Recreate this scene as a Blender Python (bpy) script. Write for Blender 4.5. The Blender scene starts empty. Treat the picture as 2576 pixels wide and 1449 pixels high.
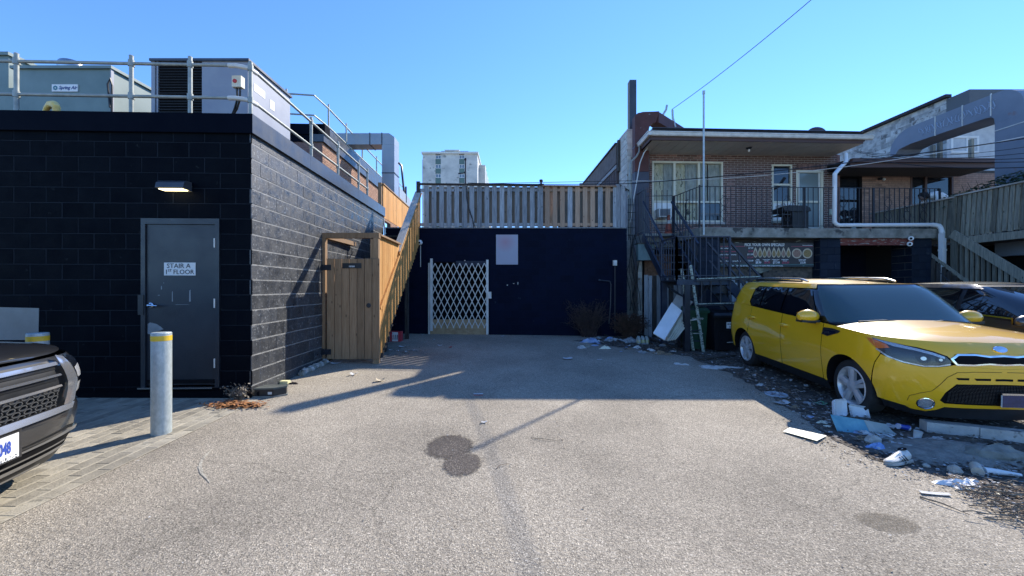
import bpy, bmesh, math, random
from mathutils import Vector, Matrix
from mathutils.geometry import delaunay_2d_cdt
random.seed(7)
sc = bpy.context.scene
C = sc.collection
R = math.radians
EYE = 1.6
# ------------------------------------------------------------------ camera
cd = bpy.data.cameras.new('camera'); cam = bpy.data.objects.new('camera', cd); C.objects.link(cam)
cam.location = (0, 0, EYE); cam.rotation_euler = (R(90), 0, 0)
cd.sensor_width = 36; cd.lens = 36 * 1000 / 2576; cd.clip_start = .05; cd.clip_end = 2000
sc.camera = cam
# ------------------------------------------------------------------ sky and sun
SUN_AZ = math.degrees(math.atan2(.627, .779)); SUN_EL = 37.8
w = bpy.data.worlds.new('World'); sc.world = w; w.use_nodes = True
nt = w.node_tree; bg = nt.nodes['Background']
sky = nt.nodes.new('ShaderNodeTexSky'); sky.sky_type = 'NISHITA'; sky.sun_disc = False
sky.sun_elevation = R(SUN_EL); sky.sun_rotation = R(SUN_AZ)
sky.altitude = 300; sky.air_density = 1.0; sky.dust_density = 0; sky.ozone_density = 4.5
tm = nt.nodes.new('ShaderNodeMix'); tm.data_type = 'RGBA'; tm.blend_type = 'MULTIPLY'; tm.inputs['Factor'].default_value = 1; tm.inputs['B'].default_value = (.64, .87, 1.15, 1)   # camera white balance of the photo, same over the whole sky
nt.links.new(sky.outputs[0], tm.inputs['A']); nt.links.new(tm.outputs['Result'], bg.inputs[0]); bg.inputs[1].default_value = .148
sl = bpy.data.lights.new('sun', 'SUN'); so = bpy.data.objects.new('sun', sl); C.objects.link(so)
sl.energy = 4.2; sl.angle = R(.55); sl.color = (1, .93, .82)
sd = Vector((math.sin(R(SUN_AZ)) * math.cos(R(SUN_EL)), math.cos(R(SUN_AZ)) * math.cos(R(SUN_EL)), math.sin(R(SUN_EL))))
so.rotation_euler = sd.to_track_quat('Z', 'Y').to_euler()
so.location = (6, 8, 12)
sc.render.engine = 'CYCLES'
sc.view_settings.view_transform = 'Standard'; sc.view_settings.look = 'None'
sc.view_settings.exposure = .92; sc.view_settings.gamma = 1; sc.view_settings.use_curve_mapping = False

# ------------------------------------------------------------------ geometry helpers
def P(x, y, Y):                      # a sighting in the photo at a known distance -> place
    return Vector(((x - 1288) * Y / 1000, Y, EYE + (725 - y) * Y / 1000))
def gz(X, Y):                        # the lot slopes up towards the back and to the left
    X = max(-8, min(11, X)); Y = max(-6, min(11.6, Y))
    return EYE - 1.34 + .024 * (Y - 11.36) - .012 * X
def GP(x, y, dz=0):
    Y = -1.6126 / ((725 - y) / 1000 - .024 + .012 * (x - 1288) / 1000)
    X = (x - 1288) * Y / 1000
    return Vector((X, Y, gz(X, Y) + dz))
V = Vector
ORG = {}
class MB:
    def __init__(s): s.v = []; s.f = []; s.m = []
    def add(s, vs, fs, mi=0):
        n = len(s.v); s.v += [tuple(v) for v in vs]; s.f += [tuple(i + n for i in f) for f in fs]; s.m += [mi] * len(fs); return s
    def hexa(s, p, mi=0):           # 8 corners: bottom 4 ccw, top 4 ccw
        return s.add(p, [(3, 2, 1, 0), (4, 5, 6, 7), (0, 1, 5, 4), (1, 2, 6, 5), (2, 3, 7, 6), (3, 0, 4, 7)], mi)
    def box(s, x0, x1, y0, y1, z0, z1, mi=0, M=None):
        p = [V((x, y, z)) for z in (z0, z1) for x, y in ((x0, y0), (x1, y0), (x1, y1), (x0, y1))]
        if M: p = [M @ q for q in p]
        return s.hexa(p, mi)
    def bar(s, a, b, wd, h, up=V((0, 0, 1)), mi=0):   # rectangular bar a->b, wd sideways, h along up
        a = V(a); b = V(b); d = (b - a).normalized(); up = V(up)
        sd_ = d.cross(up)
        if sd_.length < 1e-5: sd_ = V((1, 0, 0))
        sd_.normalize(); u = sd_.cross(d).normalized()
        p = []
        for q in (a, b):
            p += [q - sd_ * wd / 2 - u * h / 2, q + sd_ * wd / 2 - u * h / 2, q + sd_ * wd / 2 + u * h / 2, q - sd_ * wd / 2 + u * h / 2]
        return s.add(p, [(3, 2, 1, 0), (4, 5, 6, 7), (0, 1, 5, 4), (1, 2, 6, 5), (2, 3, 7, 6), (3, 0, 4, 7)], mi)
    def tube(s, pts, r, n=8, mi=0, caps=True):
        pts = [V(p) for p in pts]; rs = r if isinstance(r, (list, tuple)) else [r] * len(pts)
        base = len(s.v); ref = None; rings = []
        for i, p in enumerate(pts):
            if i == 0: d = pts[1] - p
            elif i == len(pts) - 1: d = p - pts[i - 1]
            else: d = (pts[i + 1] - p).normalized() + (p - pts[i - 1]).normalized()
            d.normalize()
            if ref is None: ref = d.cross(V((0, 0, 1)) if abs(d.z) < .9 else V((1, 0, 0))).normalized()
            ref = (ref - d * ref.dot(d)).normalized(); b = d.cross(ref)
            rings.append([p + (ref * math.cos(2 * math.pi * k / n) + b * math.sin(2 * math.pi * k / n)) * rs[i] for k in range(n)])
        vs = [q for rg in rings for q in rg]; fs = []
        for i in range(len(pts) - 1):
            for k in range(n):
                a = i * n + k; b2 = i * n + (k + 1) % n; fs.append((a, b2, b2 + n, a + n))
        if caps: fs.append(tuple(range(n - 1, -1, -1))); fs.append(tuple((len(pts) - 1) * n + k for k in range(n)))
        return s.add(vs, fs, mi)
    def cyl(s, a, b, r, n=16, r2=None, mi=0): return s.tube([a, b], [r, r if r2 is None else r2], n, mi)
    def ext(s, poly, o, ex, ey, dep, mi=0):   # polygon (u,v) in plane o,ex,ey extruded by vector dep
        o = V(o); ex = V(ex); ey = V(ey); dep = V(dep); n = len(poly)
        a = [o + ex * u + ey * v for u, v in poly]; b = [q + dep for q in a]
        fs = [tuple(range(n)), tuple(range(2 * n - 1, n - 1, -1))] + [(i, i + n, (i + 1) % n + n, (i + 1) % n) for i in range(n)]
        return s.add(a + b, fs, mi)
    def lathe(s, prof, c, n=24, mi=0, ax=V((0, 0, 1))):
        c = V(c); ax = V(ax).normalized(); e1 = ax.cross(V((0, 1, 0)) if abs(ax.y) < .9 else V((1, 0, 0))).normalized(); e2 = ax.cross(e1)
        vs = []; fs = []
        for r, h in prof:
            for k in range(n):
                t = 2 * math.pi * k / n; vs.append(c + ax * h + (e1 * math.cos(t) + e2 * math.sin(t)) * r)
        for i in range(len(prof) - 1):
            for k in range(n):
                a = i * n + k; b = i * n + (k + 1) % n; fs.append((a, b, b + n, a + n))
        return s.add(vs, fs, mi)
    def blob(s, c, rx, ry, rz, n=10, jit=.15, mi=0, M=None):
        c = V(c); m = n // 2 + 1; vs = []; fs = []
        for i in range(m + 1):
            ph = math.pi * i / m
            for k in range(n):
                th = 2 * math.pi * k / n; j = 1 + random.uniform(-jit, jit)
                q = V((rx * math.sin(ph) * math.cos(th) * j, ry * math.sin(ph) * math.sin(th) * j, rz * math.cos(ph) * j))
                vs.append(c + (M @ q if M else q))
        for i in range(m):
            for k in range(n):
                a = i * n + k; b = i * n + (k + 1) % n; fs.append((a, a + n, b + n, b))
        return s.add(vs, fs, mi)
    def build(s, name, mats, parent=None, smooth=False, kind=None, fix=True, ang=35):
        if not isinstance(mats, (list, tuple)): mats = [mats]
        me = bpy.data.meshes.new(name)
        xs = [v[0] for v in s.v]; ys = [v[1] for v in s.v]; zs = [v[2] for v in s.v]
        o_ = V(((min(xs) + max(xs)) / 2, (min(ys) + max(ys)) / 2, min(zs)))
        me.from_pydata([(a - o_.x, b - o_.y, c - o_.z) for a, b, c in s.v], [], s.f)
        for m in mats: me.materials.append(m)
        if len(mats) > 1:
            for p, i in zip(me.polygons, s.m): p.material_index = i
        if fix:
            bm = bmesh.new(); bm.from_mesh(me); bmesh.ops.recalc_face_normals(bm, faces=bm.faces); bm.to_mesh(me); bm.free()
        if smooth:
            me.shade_smooth()
            if ang: me.set_sharp_from_angle(angle=R(ang))
        o = bpy.data.objects.new(name, me)
        put(o, o_, parent)
        if kind: o['kind'] = kind
        return o
def put(o, org, parent=None):
    C.objects.link(o); ORG[o.name] = V(org)
    if parent:
        o.parent = parent; o.location = V(org) - ORG[parent.name]
    else: o.location = org
    return o
def tag(o, label=None, cat=None, group=None, kind=None):
    if label: o['label'] = label
    if cat: o['category'] = cat
    if group: o['group'] = group
    if kind: o['kind'] = kind
    return o
def thing(name, label, cat, loc, group=None, rotz=None, kind=None):
    o = bpy.data.objects.new(name, None); o.empty_display_size = .2; C.objects.link(o); o.location = loc
    if rotz is None: ORG[o.name] = V(loc)
    else: ORG[o.name] = V((0, 0, 0)); o.rotation_euler = (0, 0, rotz)
    return tag(o, label, cat, group, kind)
def copy_tree(o, parent=None):
    c = o.copy(); C.objects.link(c); c.parent = parent
    for ch in list(o.children): copy_tree(ch, c)
    return c
def piece(name, me, parent, loc, rz=0):
    o = bpy.data.objects.new(name, me); put(o, loc, parent); o.rotation_euler = (0, 0, rz); return o
def textobj(txt, size, o, ex, ey, mat, parent, name='lettering', align='LEFT', bold=0, space=1.0, sx=1.0, thick=.001):
    cu = bpy.data.curves.new('t', 'FONT'); cu.body = txt; cu.size = size; cu.align_x = align; cu.offset = bold; cu.space_character = space
    cu.extrude = thick; cu.resolution_u = 2
    to = bpy.data.objects.new('t', cu); C.objects.link(to)
    dg = bpy.context.evaluated_depsgraph_get(); me = bpy.data.meshes.new_from_object(to.evaluated_get(dg))
    bpy.data.objects.remove(to); bpy.data.curves.remove(cu)
    ex = V(ex).normalized(); ey = V(ey).normalized(); ez = ex.cross(ey); o = V(o)
    for v in me.vertices:
        q = v.co.copy(); v.co = ex * q.x * sx + ey * q.y + ez * q.z
    me.materials.clear(); me.materials.append(mat)
    ob = bpy.data.objects.new(name, me); put(ob, o, parent); return ob

# ------------------------------------------------------------------ materials
def pm(name, c1, c2=None, scale=5, detail=5, rough=.7, metal=0, bump=0, bscale=None, rnd=0, spec=.5, coat=0, st=(1, 1, 1), c3=None, s3=40, t3=.62, lo=.35, hi=.65, rvar=0, bd=.02, local=False):
    m = bpy.data.materials.new(name); m.use_nodes = True; n = m.node_tree.nodes; l = m.node_tree.links; b = n['Principled BSDF']
    b.inputs['Roughness'].default_value = rough; b.inputs['Metallic'].default_value = metal
    b.inputs['Specular IOR Level'].default_value = spec; b.inputs['Coat Weight'].default_value = coat; b.inputs['Coat Roughness'].default_value = .04
    if local: tc = n.new('ShaderNodeTexCoord'); src = tc.outputs['Object']
    else: g = n.new('ShaderNodeNewGeometry'); src = g.outputs['Position']
    mp = n.new('ShaderNodeMapping'); mp.inputs['Scale'].default_value = st; l.new(src, mp.inputs[0])
    oi = n.new('ShaderNodeObjectInfo')
    if rnd:
        ad = n.new('ShaderNodeVectorMath'); ad.operation = 'ADD'; l.new(mp.outputs[0], ad.inputs[0])
        ml = n.new('ShaderNodeMath'); ml.operation = 'MULTIPLY'; ml.inputs[1].default_value = 37; l.new(oi.outputs['Random'], ml.inputs[0])
        l.new(ml.outputs[0], ad.inputs[1]); co = ad.outputs[0]
    else: co = mp.outputs[0]
    def noise(sc_, det):
        q = n.new('ShaderNodeTexNoise'); q.inputs['Scale'].default_value = sc_; q.inputs['Detail'].default_value = det; q.inputs['Roughness'].default_value = .6
        l.new(co, q.inputs['Vector']); return q.outputs['Fac']
    def ramp(f, a, bb):
        q = n.new('ShaderNodeMapRange'); q.inputs['From Min'].default_value = a; q.inputs['From Max'].default_value = bb; l.new(f, q.inputs['Value']); return q.outputs[0]
    def mix(f, a, bb):
        q = n.new('ShaderNodeMix'); q.data_type = 'RGBA'; l.new(f, q.inputs['Factor'])
        if isinstance(a, tuple): q.inputs['A'].default_value = (*a, 1)
        else: l.new(a, q.inputs['A'])
        if isinstance(bb, tuple): q.inputs['B'].default_value = (*bb, 1)
        else: l.new(bb, q.inputs['B'])
        return q.outputs['Result']
    col = None
    if c2: col = mix(ramp(noise(scale, detail), lo, hi), c1, c2)
    if c3:
        col = mix(ramp(noise(s3, 3), t3, t3 + .06), col if col else c1, c3)
    if rnd:
        hs = n.new('ShaderNodeHueSaturation'); mr = n.new('ShaderNodeMapRange'); mr.inputs['To Min'].default_value = 1 - rnd; mr.inputs['To Max'].default_value = 1 + rnd
        l.new(oi.outputs['Random'], mr.inputs['Value']); l.new(mr.outputs[0], hs.inputs['Value'])
        if col: l.new(col, hs.inputs['Color'])
        else: hs.inputs['Color'].default_value = (*c1, 1)
        col = hs.outputs[0]
    if col: l.new(col, b.inputs['Base Color'])
    else: b.inputs['Base Color'].default_value = (*c1, 1)
    if rvar:
        q = n.new('ShaderNodeMapRange'); q.inputs['To Min'].default_value = rough - rvar; q.inputs['To Max'].default_value = min(1, rough + rvar); l.new(noise(scale * 1.7, 4), q.inputs['Value']); q.inputs['From Min'].default_value = .3; q.inputs['From Max'].default_value = .7
        l.new(q.outputs[0], b.inputs['Roughness'])
    if bump:
        bp = n.new('ShaderNodeBump'); bp.inputs['Strength'].default_value = bump; bp.inputs['Distance'].default_value = bd
        l.new(noise(bscale or scale * 4, 4), bp.inputs['Height']); l.new(bp.outputs[0], b.inputs['Normal'])
    return m
def glassm(name, c=(.02, .03, .04), rough=.03, alpha=1.0, spec=1.0, trans=0):
    m = bpy.data.materials.new(name); m.use_nodes = True; b = m.node_tree.nodes['Principled BSDF']
    b.inputs['Base Color'].default_value = (*c, 1); b.inputs['Roughness'].default_value = rough; b.inputs['Specular IOR Level'].default_value = spec
    b.inputs['IOR'].default_value = 1.5; b.inputs['Alpha'].default_value = alpha; b.inputs['Transmission Weight'].default_value = trans
    return m
def emis(name, c, s):
    m = bpy.data.materials.new(name); m.use_nodes = True; b = m.node_tree.nodes['Principled BSDF']
    b.inputs['Base Color'].default_value = (*c, 1); b.inputs['Emission Color'].default_value = (*c, 1); b.inputs['Emission Strength'].default_value = s; return m
M = {}
def asphalt(name, base, dark, light, rough=.92, speck=1.0):
    m = bpy.data.materials.new(name); m.use_nodes = True; n = m.node_tree.nodes; l = m.node_tree.links; b = n['Principled BSDF']
    b.inputs['Roughness'].default_value = rough; b.inputs['Specular IOR Level'].default_value = .3
    g = n.new('ShaderNodeNewGeometry')
    vo = n.new('ShaderNodeTexVoronoi'); vo.inputs['Scale'].default_value = 150; vo.inputs['Randomness'].default_value = 1; l.new(g.outputs['Position'], vo.inputs['Vector'])
    sp = n.new('ShaderNodeSeparateColor'); l.new(vo.outputs['Color'], sp.inputs[0])
    cr = n.new('ShaderNodeValToRGB'); e = cr.color_ramp.elements
    e[0].position = 0; e[0].color = (*dark, 1); e[1].position = 1; e[1].color = (*light, 1)
    q = e.new(.35); q.color = (*[x * .8 for x in base], 1); q = e.new(.75); q.color = (*base, 1); q = e.new(.9); q.color = (*[x * 1.25 for x in base], 1)
    l.new(sp.outputs[0], cr.inputs[0])
    no = n.new('ShaderNodeTexNoise'); no.inputs['Scale'].default_value = .55; no.inputs['Detail'].default_value = 7; no.inputs['Roughness'].default_value = .62; l.new(g.outputs['Position'], no.inputs['Vector'])
    mr = n.new('ShaderNodeMapRange'); mr.inputs['From Min'].default_value = .32; mr.inputs['From Max'].default_value = .68; mr.inputs['To Min'].default_value = .68; mr.inputs['To Max'].default_value = 1.18; l.new(no.outputs['Fac'], mr.inputs['Value'])
    no2 = n.new('ShaderNodeTexNoise'); no2.inputs['Scale'].default_value = 45; no2.inputs['Detail'].default_value = 4; l.new(g.outputs['Position'], no2.inputs['Vector'])
    mr2 = n.new('ShaderNodeMapRange'); mr2.inputs['From Min'].default_value = .3; mr2.inputs['From Max'].default_value = .7; mr2.inputs['To Min'].default_value = .88; mr2.inputs['To Max'].default_value = 1.12; l.new(no2.outputs['Fac'], mr2.inputs['Value'])
    mm = n.new('ShaderNodeMath'); mm.operation = 'MULTIPLY'; l.new(mr.outputs[0], mm.inputs[0]); l.new(mr2.outputs[0], mm.inputs[1])
    # hairline cracks
    vc = n.new('ShaderNodeTexVoronoi'); vc.feature = 'DISTANCE_TO_EDGE'; vc.inputs['Scale'].default_value = .45
    wn = n.new('ShaderNodeTexNoise'); wn.inputs['Scale'].default_value = 2.5; wn.inputs['Detail'].default_value = 6; l.new(g.outputs['Position'], wn.inputs['Vector'])
    va = n.new('ShaderNodeVectorMath'); va.operation = 'MULTIPLY_ADD'; va.inputs[1].default_value = (.5, .5, 0); l.new(wn.outputs['Color'], va.inputs[0]); l.new(g.outputs['Position'], va.inputs[2]); l.new(va.outputs[0], vc.inputs['Vector'])
    mc = n.new('ShaderNodeMapRange'); mc.inputs['From Min'].default_value = 0; mc.inputs['From Max'].default_value = .006; mc.inputs['To Min'].default_value = .78; mc.inputs['To Max'].default_value = 1; l.new(vc.outputs[0], mc.inputs['Value'])
    mm2 = n.new('ShaderNodeMath'); mm2.operation = 'MULTIPLY'; l.new(mm.outputs[0], mm2.inputs[0]); l.new(mc.outputs[0], mm2.inputs[1])
    hs = n.new('ShaderNodeHueSaturation'); l.new(cr.outputs[0], hs.inputs['Color']); l.new(mm2.outputs[0], hs.inputs['Value']); l.new(hs.outputs[0], b.inputs['Base Color'])
    bp = n.new('ShaderNodeBump'); bp.inputs['Strength'].default_value = .55; bp.inputs['Distance'].default_value = .006
    l.new(vo.outputs['Distance'], bp.inputs['Height']); bp2 = n.new('ShaderNodeBump'); bp2.inputs['Strength'].default_value = .5; bp2.inputs['Distance'].default_value = .012; l.new(no2.outputs['Fac'], bp2.inputs['Height']); l.new(bp.outputs[0], bp2.inputs['Normal']); l.new(bp2.outputs[0], b.inputs['Normal'])
    return m
M['asphalt'] = asphalt('weathered_asphalt', (.355, .308, .238), (.14, .122, .096), (.62, .545, .43))
def soft_stain(name, rx, ry, base=(.115, .096, .082), al=.88):
    m = asphalt(name, base, (.035, .03, .027), (.34, .30, .25), rough=.8); n = m.node_tree.nodes; l = m.node_tree.links; b = n['Principled BSDF']
    tc = n.new('ShaderNodeTexCoord'); mp = n.new('ShaderNodeMapping'); mp.inputs['Scale'].default_value = (1 / rx, 1 / ry, 0); l.new(tc.outputs['Object'], mp.inputs[0])
    ln = n.new('ShaderNodeVectorMath'); ln.operation = 'LENGTH'; l.new(mp.outputs[0], ln.inputs[0])
    no = n.new('ShaderNodeTexNoise'); no.inputs['Scale'].default_value = 22; no.inputs['Detail'].default_value = 6; l.new(tc.outputs['Object'], no.inputs['Vector'])
    ad = n.new('ShaderNodeMath'); ad.operation = 'MULTIPLY_ADD'; ad.inputs[1].default_value = .55; l.new(no.outputs['Fac'], ad.inputs[0]); l.new(ln.outputs['Value'], ad.inputs[2])
    mr = n.new('ShaderNodeMapRange'); mr.inputs['From Min'].default_value = 1.05; mr.inputs['From Max'].default_value = 1.25; mr.inputs['To Min'].default_value = al; mr.inputs['To Max'].default_value = 0; l.new(ad.outputs[0], mr.inputs['Value']); l.new(mr.outputs[0], b.inputs['Alpha']); return m
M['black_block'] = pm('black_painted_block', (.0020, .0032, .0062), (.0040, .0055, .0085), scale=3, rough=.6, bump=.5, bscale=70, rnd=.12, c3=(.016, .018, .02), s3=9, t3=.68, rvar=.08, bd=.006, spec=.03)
M['black_side'] = pm('black_painted_block_sunlit', (.030, .033, .038), (.048, .052, .058), scale=4, rough=.42, bump=.8, bscale=85, rnd=.3, c3=(.17, .175, .18), s3=30, t3=.60, rvar=.18, bd=.008, spec=.6)  # sunlit copy of the black paint; sun glints are put into the speck colour
M['black_joint'] = pm('sunlit_black_mortar', (.16, .16, .155), (.26, .26, .25), scale=12, rough=.5, bump=.3, bscale=60)  # pale colour stands for sun catching the side wall's joints
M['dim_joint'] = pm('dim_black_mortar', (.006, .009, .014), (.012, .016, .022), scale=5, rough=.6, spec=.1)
M['navy_block'] = pm('navy_painted_block', (.0012, .0038, .015), (.002, .0055, .020), scale=2, rough=.7, bump=.3, bscale=50, rnd=.12, c3=(.02, .03, .045), s3=5, t3=.7, bd=.005, spec=.1)
M['navy_joint'] = pm('navy_painted_mortar', (.003, .0075, .020), rough=.7, spec=.1)
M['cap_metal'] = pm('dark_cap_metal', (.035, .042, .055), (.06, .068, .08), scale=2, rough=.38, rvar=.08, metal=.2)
M['black_cap'] = pm('shaded_black_cap', (.0015, .0028, .008), (.003, .0045, .010), scale=4, rough=.6, spec=.03)  # shaded copy of the cap metal for fronts; shade is in the colour
M['steel_door'] = pm('charcoal_door_paint', (.013, .017, .024), (.020, .024, .031), scale=2.2, rough=.4, bump=.1, bscale=60, rvar=.08, c3=(.035, .04, .048), s3=7, t3=.72)
M['galv'] = pm('galvanised_steel', (.36, .41, .41), (.47, .52, .52), scale=30, rough=.48, metal=.35, bump=.15, bscale=60, st=(1, 1, .6), rvar=.1)
M['galv_rail'] = pm('galvanised_pipe', (.24, .26, .24), (.34, .355, .32), scale=10, rough=.5, metal=.3)
M['yellow_tape'] = pm('yellow_tape', (.62, .38, .02), (.72, .47, .03), scale=8, rough=.5)
M['white'] = pm('white_paint', (.66, .66, .64), (.78, .78, .76), scale=3, rough=.5)
M['cream'] = pm('cream_frame', (.60, .56, .43), (.68, .65, .52), scale=4, rough=.55)
M['offwhite'] = pm('offwhite_metal', (.50, .50, .46), (.66, .65, .6), scale=5, rough=.45)
M['black_plastic'] = pm('black_plastic', (.010, .011, .013), (.017, .018, .02), scale=10, rough=.45)
M['matt_black'] = pm('matt_black', (.004, .004, .005), rough=.9, spec=.2)
M['iron'] = pm('black_painted_iron', (.008, .010, .016), (.018, .021, .03), scale=12, rough=.5)
M['blue_iron'] = pm('blue_black_painted_steel', (.011, .017, .034), (.024, .034, .058), scale=6, rough=.5, c3=(.08, .09, .11), s3=14, t3=.7)
M['chrome'] = pm('chrome', (.75, .77, .8), rough=.08, metal=1)
M['brushed'] = pm('stainless_steel', (.5, .5, .5), rough=.25, metal=1)
M['ink'] = pm('dark_lettering', (.02, .02, .025), rough=.6)
M['wht_ink'] = pm('white_lettering', (.7, .7, .68), rough=.6)
M['red_ink'] = pm('red_lettering', (.35, .02, .04), rough=.6)
def wood(name, c1, c2, c3, rnd=.2, sc_=3, rough=.75, st=(14, 14, 1.0)):
    m = wood0(name, c1, c2, c3, rnd, sc_, rough, st); n = m.node_tree.nodes; l = m.node_tree.links; b = n['Principled BSDF']; src = b.inputs['Base Color'].links[0].from_socket
    g = n.new('ShaderNodeNewGeometry'); vo = n.new('ShaderNodeTexVoronoi'); vo.inputs['Scale'].default_value = 5.2; mp = n.new('ShaderNodeMapping'); mp.inputs['Scale'].default_value = (1.6, 1.6, .7); l.new(g.outputs['Position'], mp.inputs[0]); l.new(mp.outputs[0], vo.inputs['Vector'])
    mr = n.new('ShaderNodeMapRange'); mr.inputs['From Min'].default_value = .06; mr.inputs['From Max'].default_value = .13; l.new(vo.outputs['Distance'], mr.inputs['Value'])
    mx = n.new('ShaderNodeMix'); mx.data_type = 'RGBA'; l.new(mr.outputs[0], mx.inputs['Factor']); mx.inputs['A'].default_value = (*[x * .45 for x in c1], 1); l.new(src, mx.inputs['B']); l.new(mx.outputs['Result'], b.inputs['Base Color']); return m
def wood0(name, c1, c2, c3, rnd=.2, sc_=3, rough=.75, st=(14, 14, 1.0)):
    return pm(name, c1, c2, scale=sc_, detail=6, rough=rough, bump=.35, bscale=9, rnd=rnd, st=st, c3=c3, s3=5.5, t3=.68, bd=.006, spec=.3)
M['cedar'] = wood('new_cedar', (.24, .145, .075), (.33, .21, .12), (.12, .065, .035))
M['cedar_sun'] = wood('sunlit_cedar', (.50, .22, .055), (.66, .36, .12), (.25, .10, .03))  # sunlit copy of cedar, with the sun's warmth in the colour
M['rear_wood'] = wood('shaded_old_wood', (.10, .092, .078), (.17, .155, .13), (.05, .045, .04))  # shade behind the front row of boards is put into this colour
M['grey_wood'] = wood('weathered_grey_wood', (.19, .205, .215), (.34, .36, .37), (.10, .10, .095), rnd=.3)
M['tan_wood'] = wood('tan_fence_wood', (.33, .215, .14), (.42, .29, .20), (.18, .11, .07))
M['dark_wood'] = wood('dark_old_wood', (.035, .03, .027), (.085, .075, .065), (.02, .018, .015), rnd=.3)
M['stair_wood'] = wood('grey_green_stair_wood', (.13, .125, .10), (.26, .245, .19), (.06, .06, .05), rnd=.35)
M['cap_wood'] = wood('grey_cap_wood', (.30, .27, .23), (.48, .44, .38), (.15, .12, .1), st=(14, 2, 2))
M['brick'] = pm('brown_brick', (.135, .073, .062), (.215, .122, .104), scale=9, rough=.85, bump=.3, bscale=60, rnd=.42, bd=.005)
M['brick2'] = pm('pale_brown_brick', (.26, .155, .115), (.36, .225, .165), scale=9, rough=.85, bump=.3, bscale=60, rnd=.3, bd=.005)
M['sunlit_brick'] = pm('sunlit_brown_brick', (.26, .13, .075), (.38, .21, .13), scale=9, rough=.85, bump=.3, bscale=60, rnd=.3, bd=.005)  # the brown brick with direct sun painted in as an orange tone
M['mortar'] = pm('grey_mortar', (.38, .34, .31), (.48, .43, .39), scale=30, rough=.9)
M['mortar2'] = pm('dark_mortar', (.12, .095, .08), (.16, .13, .11), scale=30, rough=.9)
M['concrete'] = pm('stained_concrete', (.15, .145, .12), (.30, .29, .25), scale=4, rough=.9, bump=.4, bscale=30, c3=(.06, .06, .055), s3=3, t3=.62)
M['lt_concrete'] = pm('pale_concrete', (.36, .34, .31), (.5, .47, .43), scale=5, rough=.9, bump=.4, bscale=30, c3=(.15, .14, .13), s3=6, t3=.66)
M['white_block'] = pm('flaking_white_block', (.42, .42, .38), (.60, .59, .53), scale=5, rough=.85, bump=.3, bscale=40, rnd=.1, c3=(.22, .17, .12), s3=3.5, t3=.62)
M['grey_white_block'] = pm('grey_white_block', (.26, .27, .27), (.48, .49, .48), scale=3, rough=.85, bump=.3, bscale=40, rnd=.15, c3=(.15, .15, .15), s3=2.5, t3=.6, lo=.4, hi=.6)
M['soffit'] = pm('grey_soffit', (.42, .40, .35), (.50, .47, .41), scale=2, rough=.6)
M['brown_trim'] = pm('brown_trim', (.07, .035, .03), rough=.6)
M['roof_black'] = pm('roof_membrane', (.012, .012, .016), (.03, .03, .035), scale=3, rough=.8)
M['paver'] = pm('concrete_paver', (.225, .20, .152), (.325, .29, .222), scale=6, rough=.92, bump=.4, bscale=60, rnd=.22, c3=(.14, .13, .1), s3=8, t3=.64)
M['paver_sand'] = pm('joint_sand', (.30, .265, .19), (.42, .37, .28), scale=30, rough=.95)
def rename(o, nm):
    g = ORG[o.name]; o.name = nm; ORG[o.name] = g
# ------------------------------------------------------------------ masonry
def subtract(rects, ops):
    for (a0, a1, b0, b1) in ops:
        out = []
        for (x0, x1, z0, z1) in rects:
            if a1 <= x0 or a0 >= x1 or b1 <= z0 or b0 >= z1: out.append((x0, x1, z0, z1)); continue
            if z1 > b1: out.append((x0, x1, b1, z1))
            if z0 < b0: out.append((x0, x1, z0, b0))
            lo, hi = max(z0, b0), min(z1, b1)
            if x0 < a0: out.append((x0, a0, lo, hi))
            if x1 > a1: out.append((a1, x1, lo, hi))
        rects = out
    return rects
PC = {}
def piece_verts(l, h, dep, c):
    b = [(0, dep, 0), (l, dep, 0), (l, dep, h), (0, dep, h)]
    m = [(0, c, 0), (l, c, 0), (l, c, h), (0, c, h)]
    f = [(c, 0, c), (l - c, 0, c), (l - c, 0, h - c), (c, 0, h - c)]
    fs = []
    for i in range(4):
        j = (i + 1) % 4; fs += [(i, j, j + 4, i + 4), (i + 4, j + 4, j + 8, i + 8)]
    fs.append((8, 9, 10, 11)); return b + m + f, fs
def piece_mesh(l, h, dep, c, mat):
    k = (round(l, 2), round(h, 3), dep, c, mat.name)
    if k not in PC:
        me = bpy.data.meshes.new('piece'); vs, fs = piece_verts(max(.012, k[0]), k[1], dep, c); me.from_pydata(vs, [], fs); me.materials.append(mat); PC[k] = me
    return PC[k]
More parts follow.
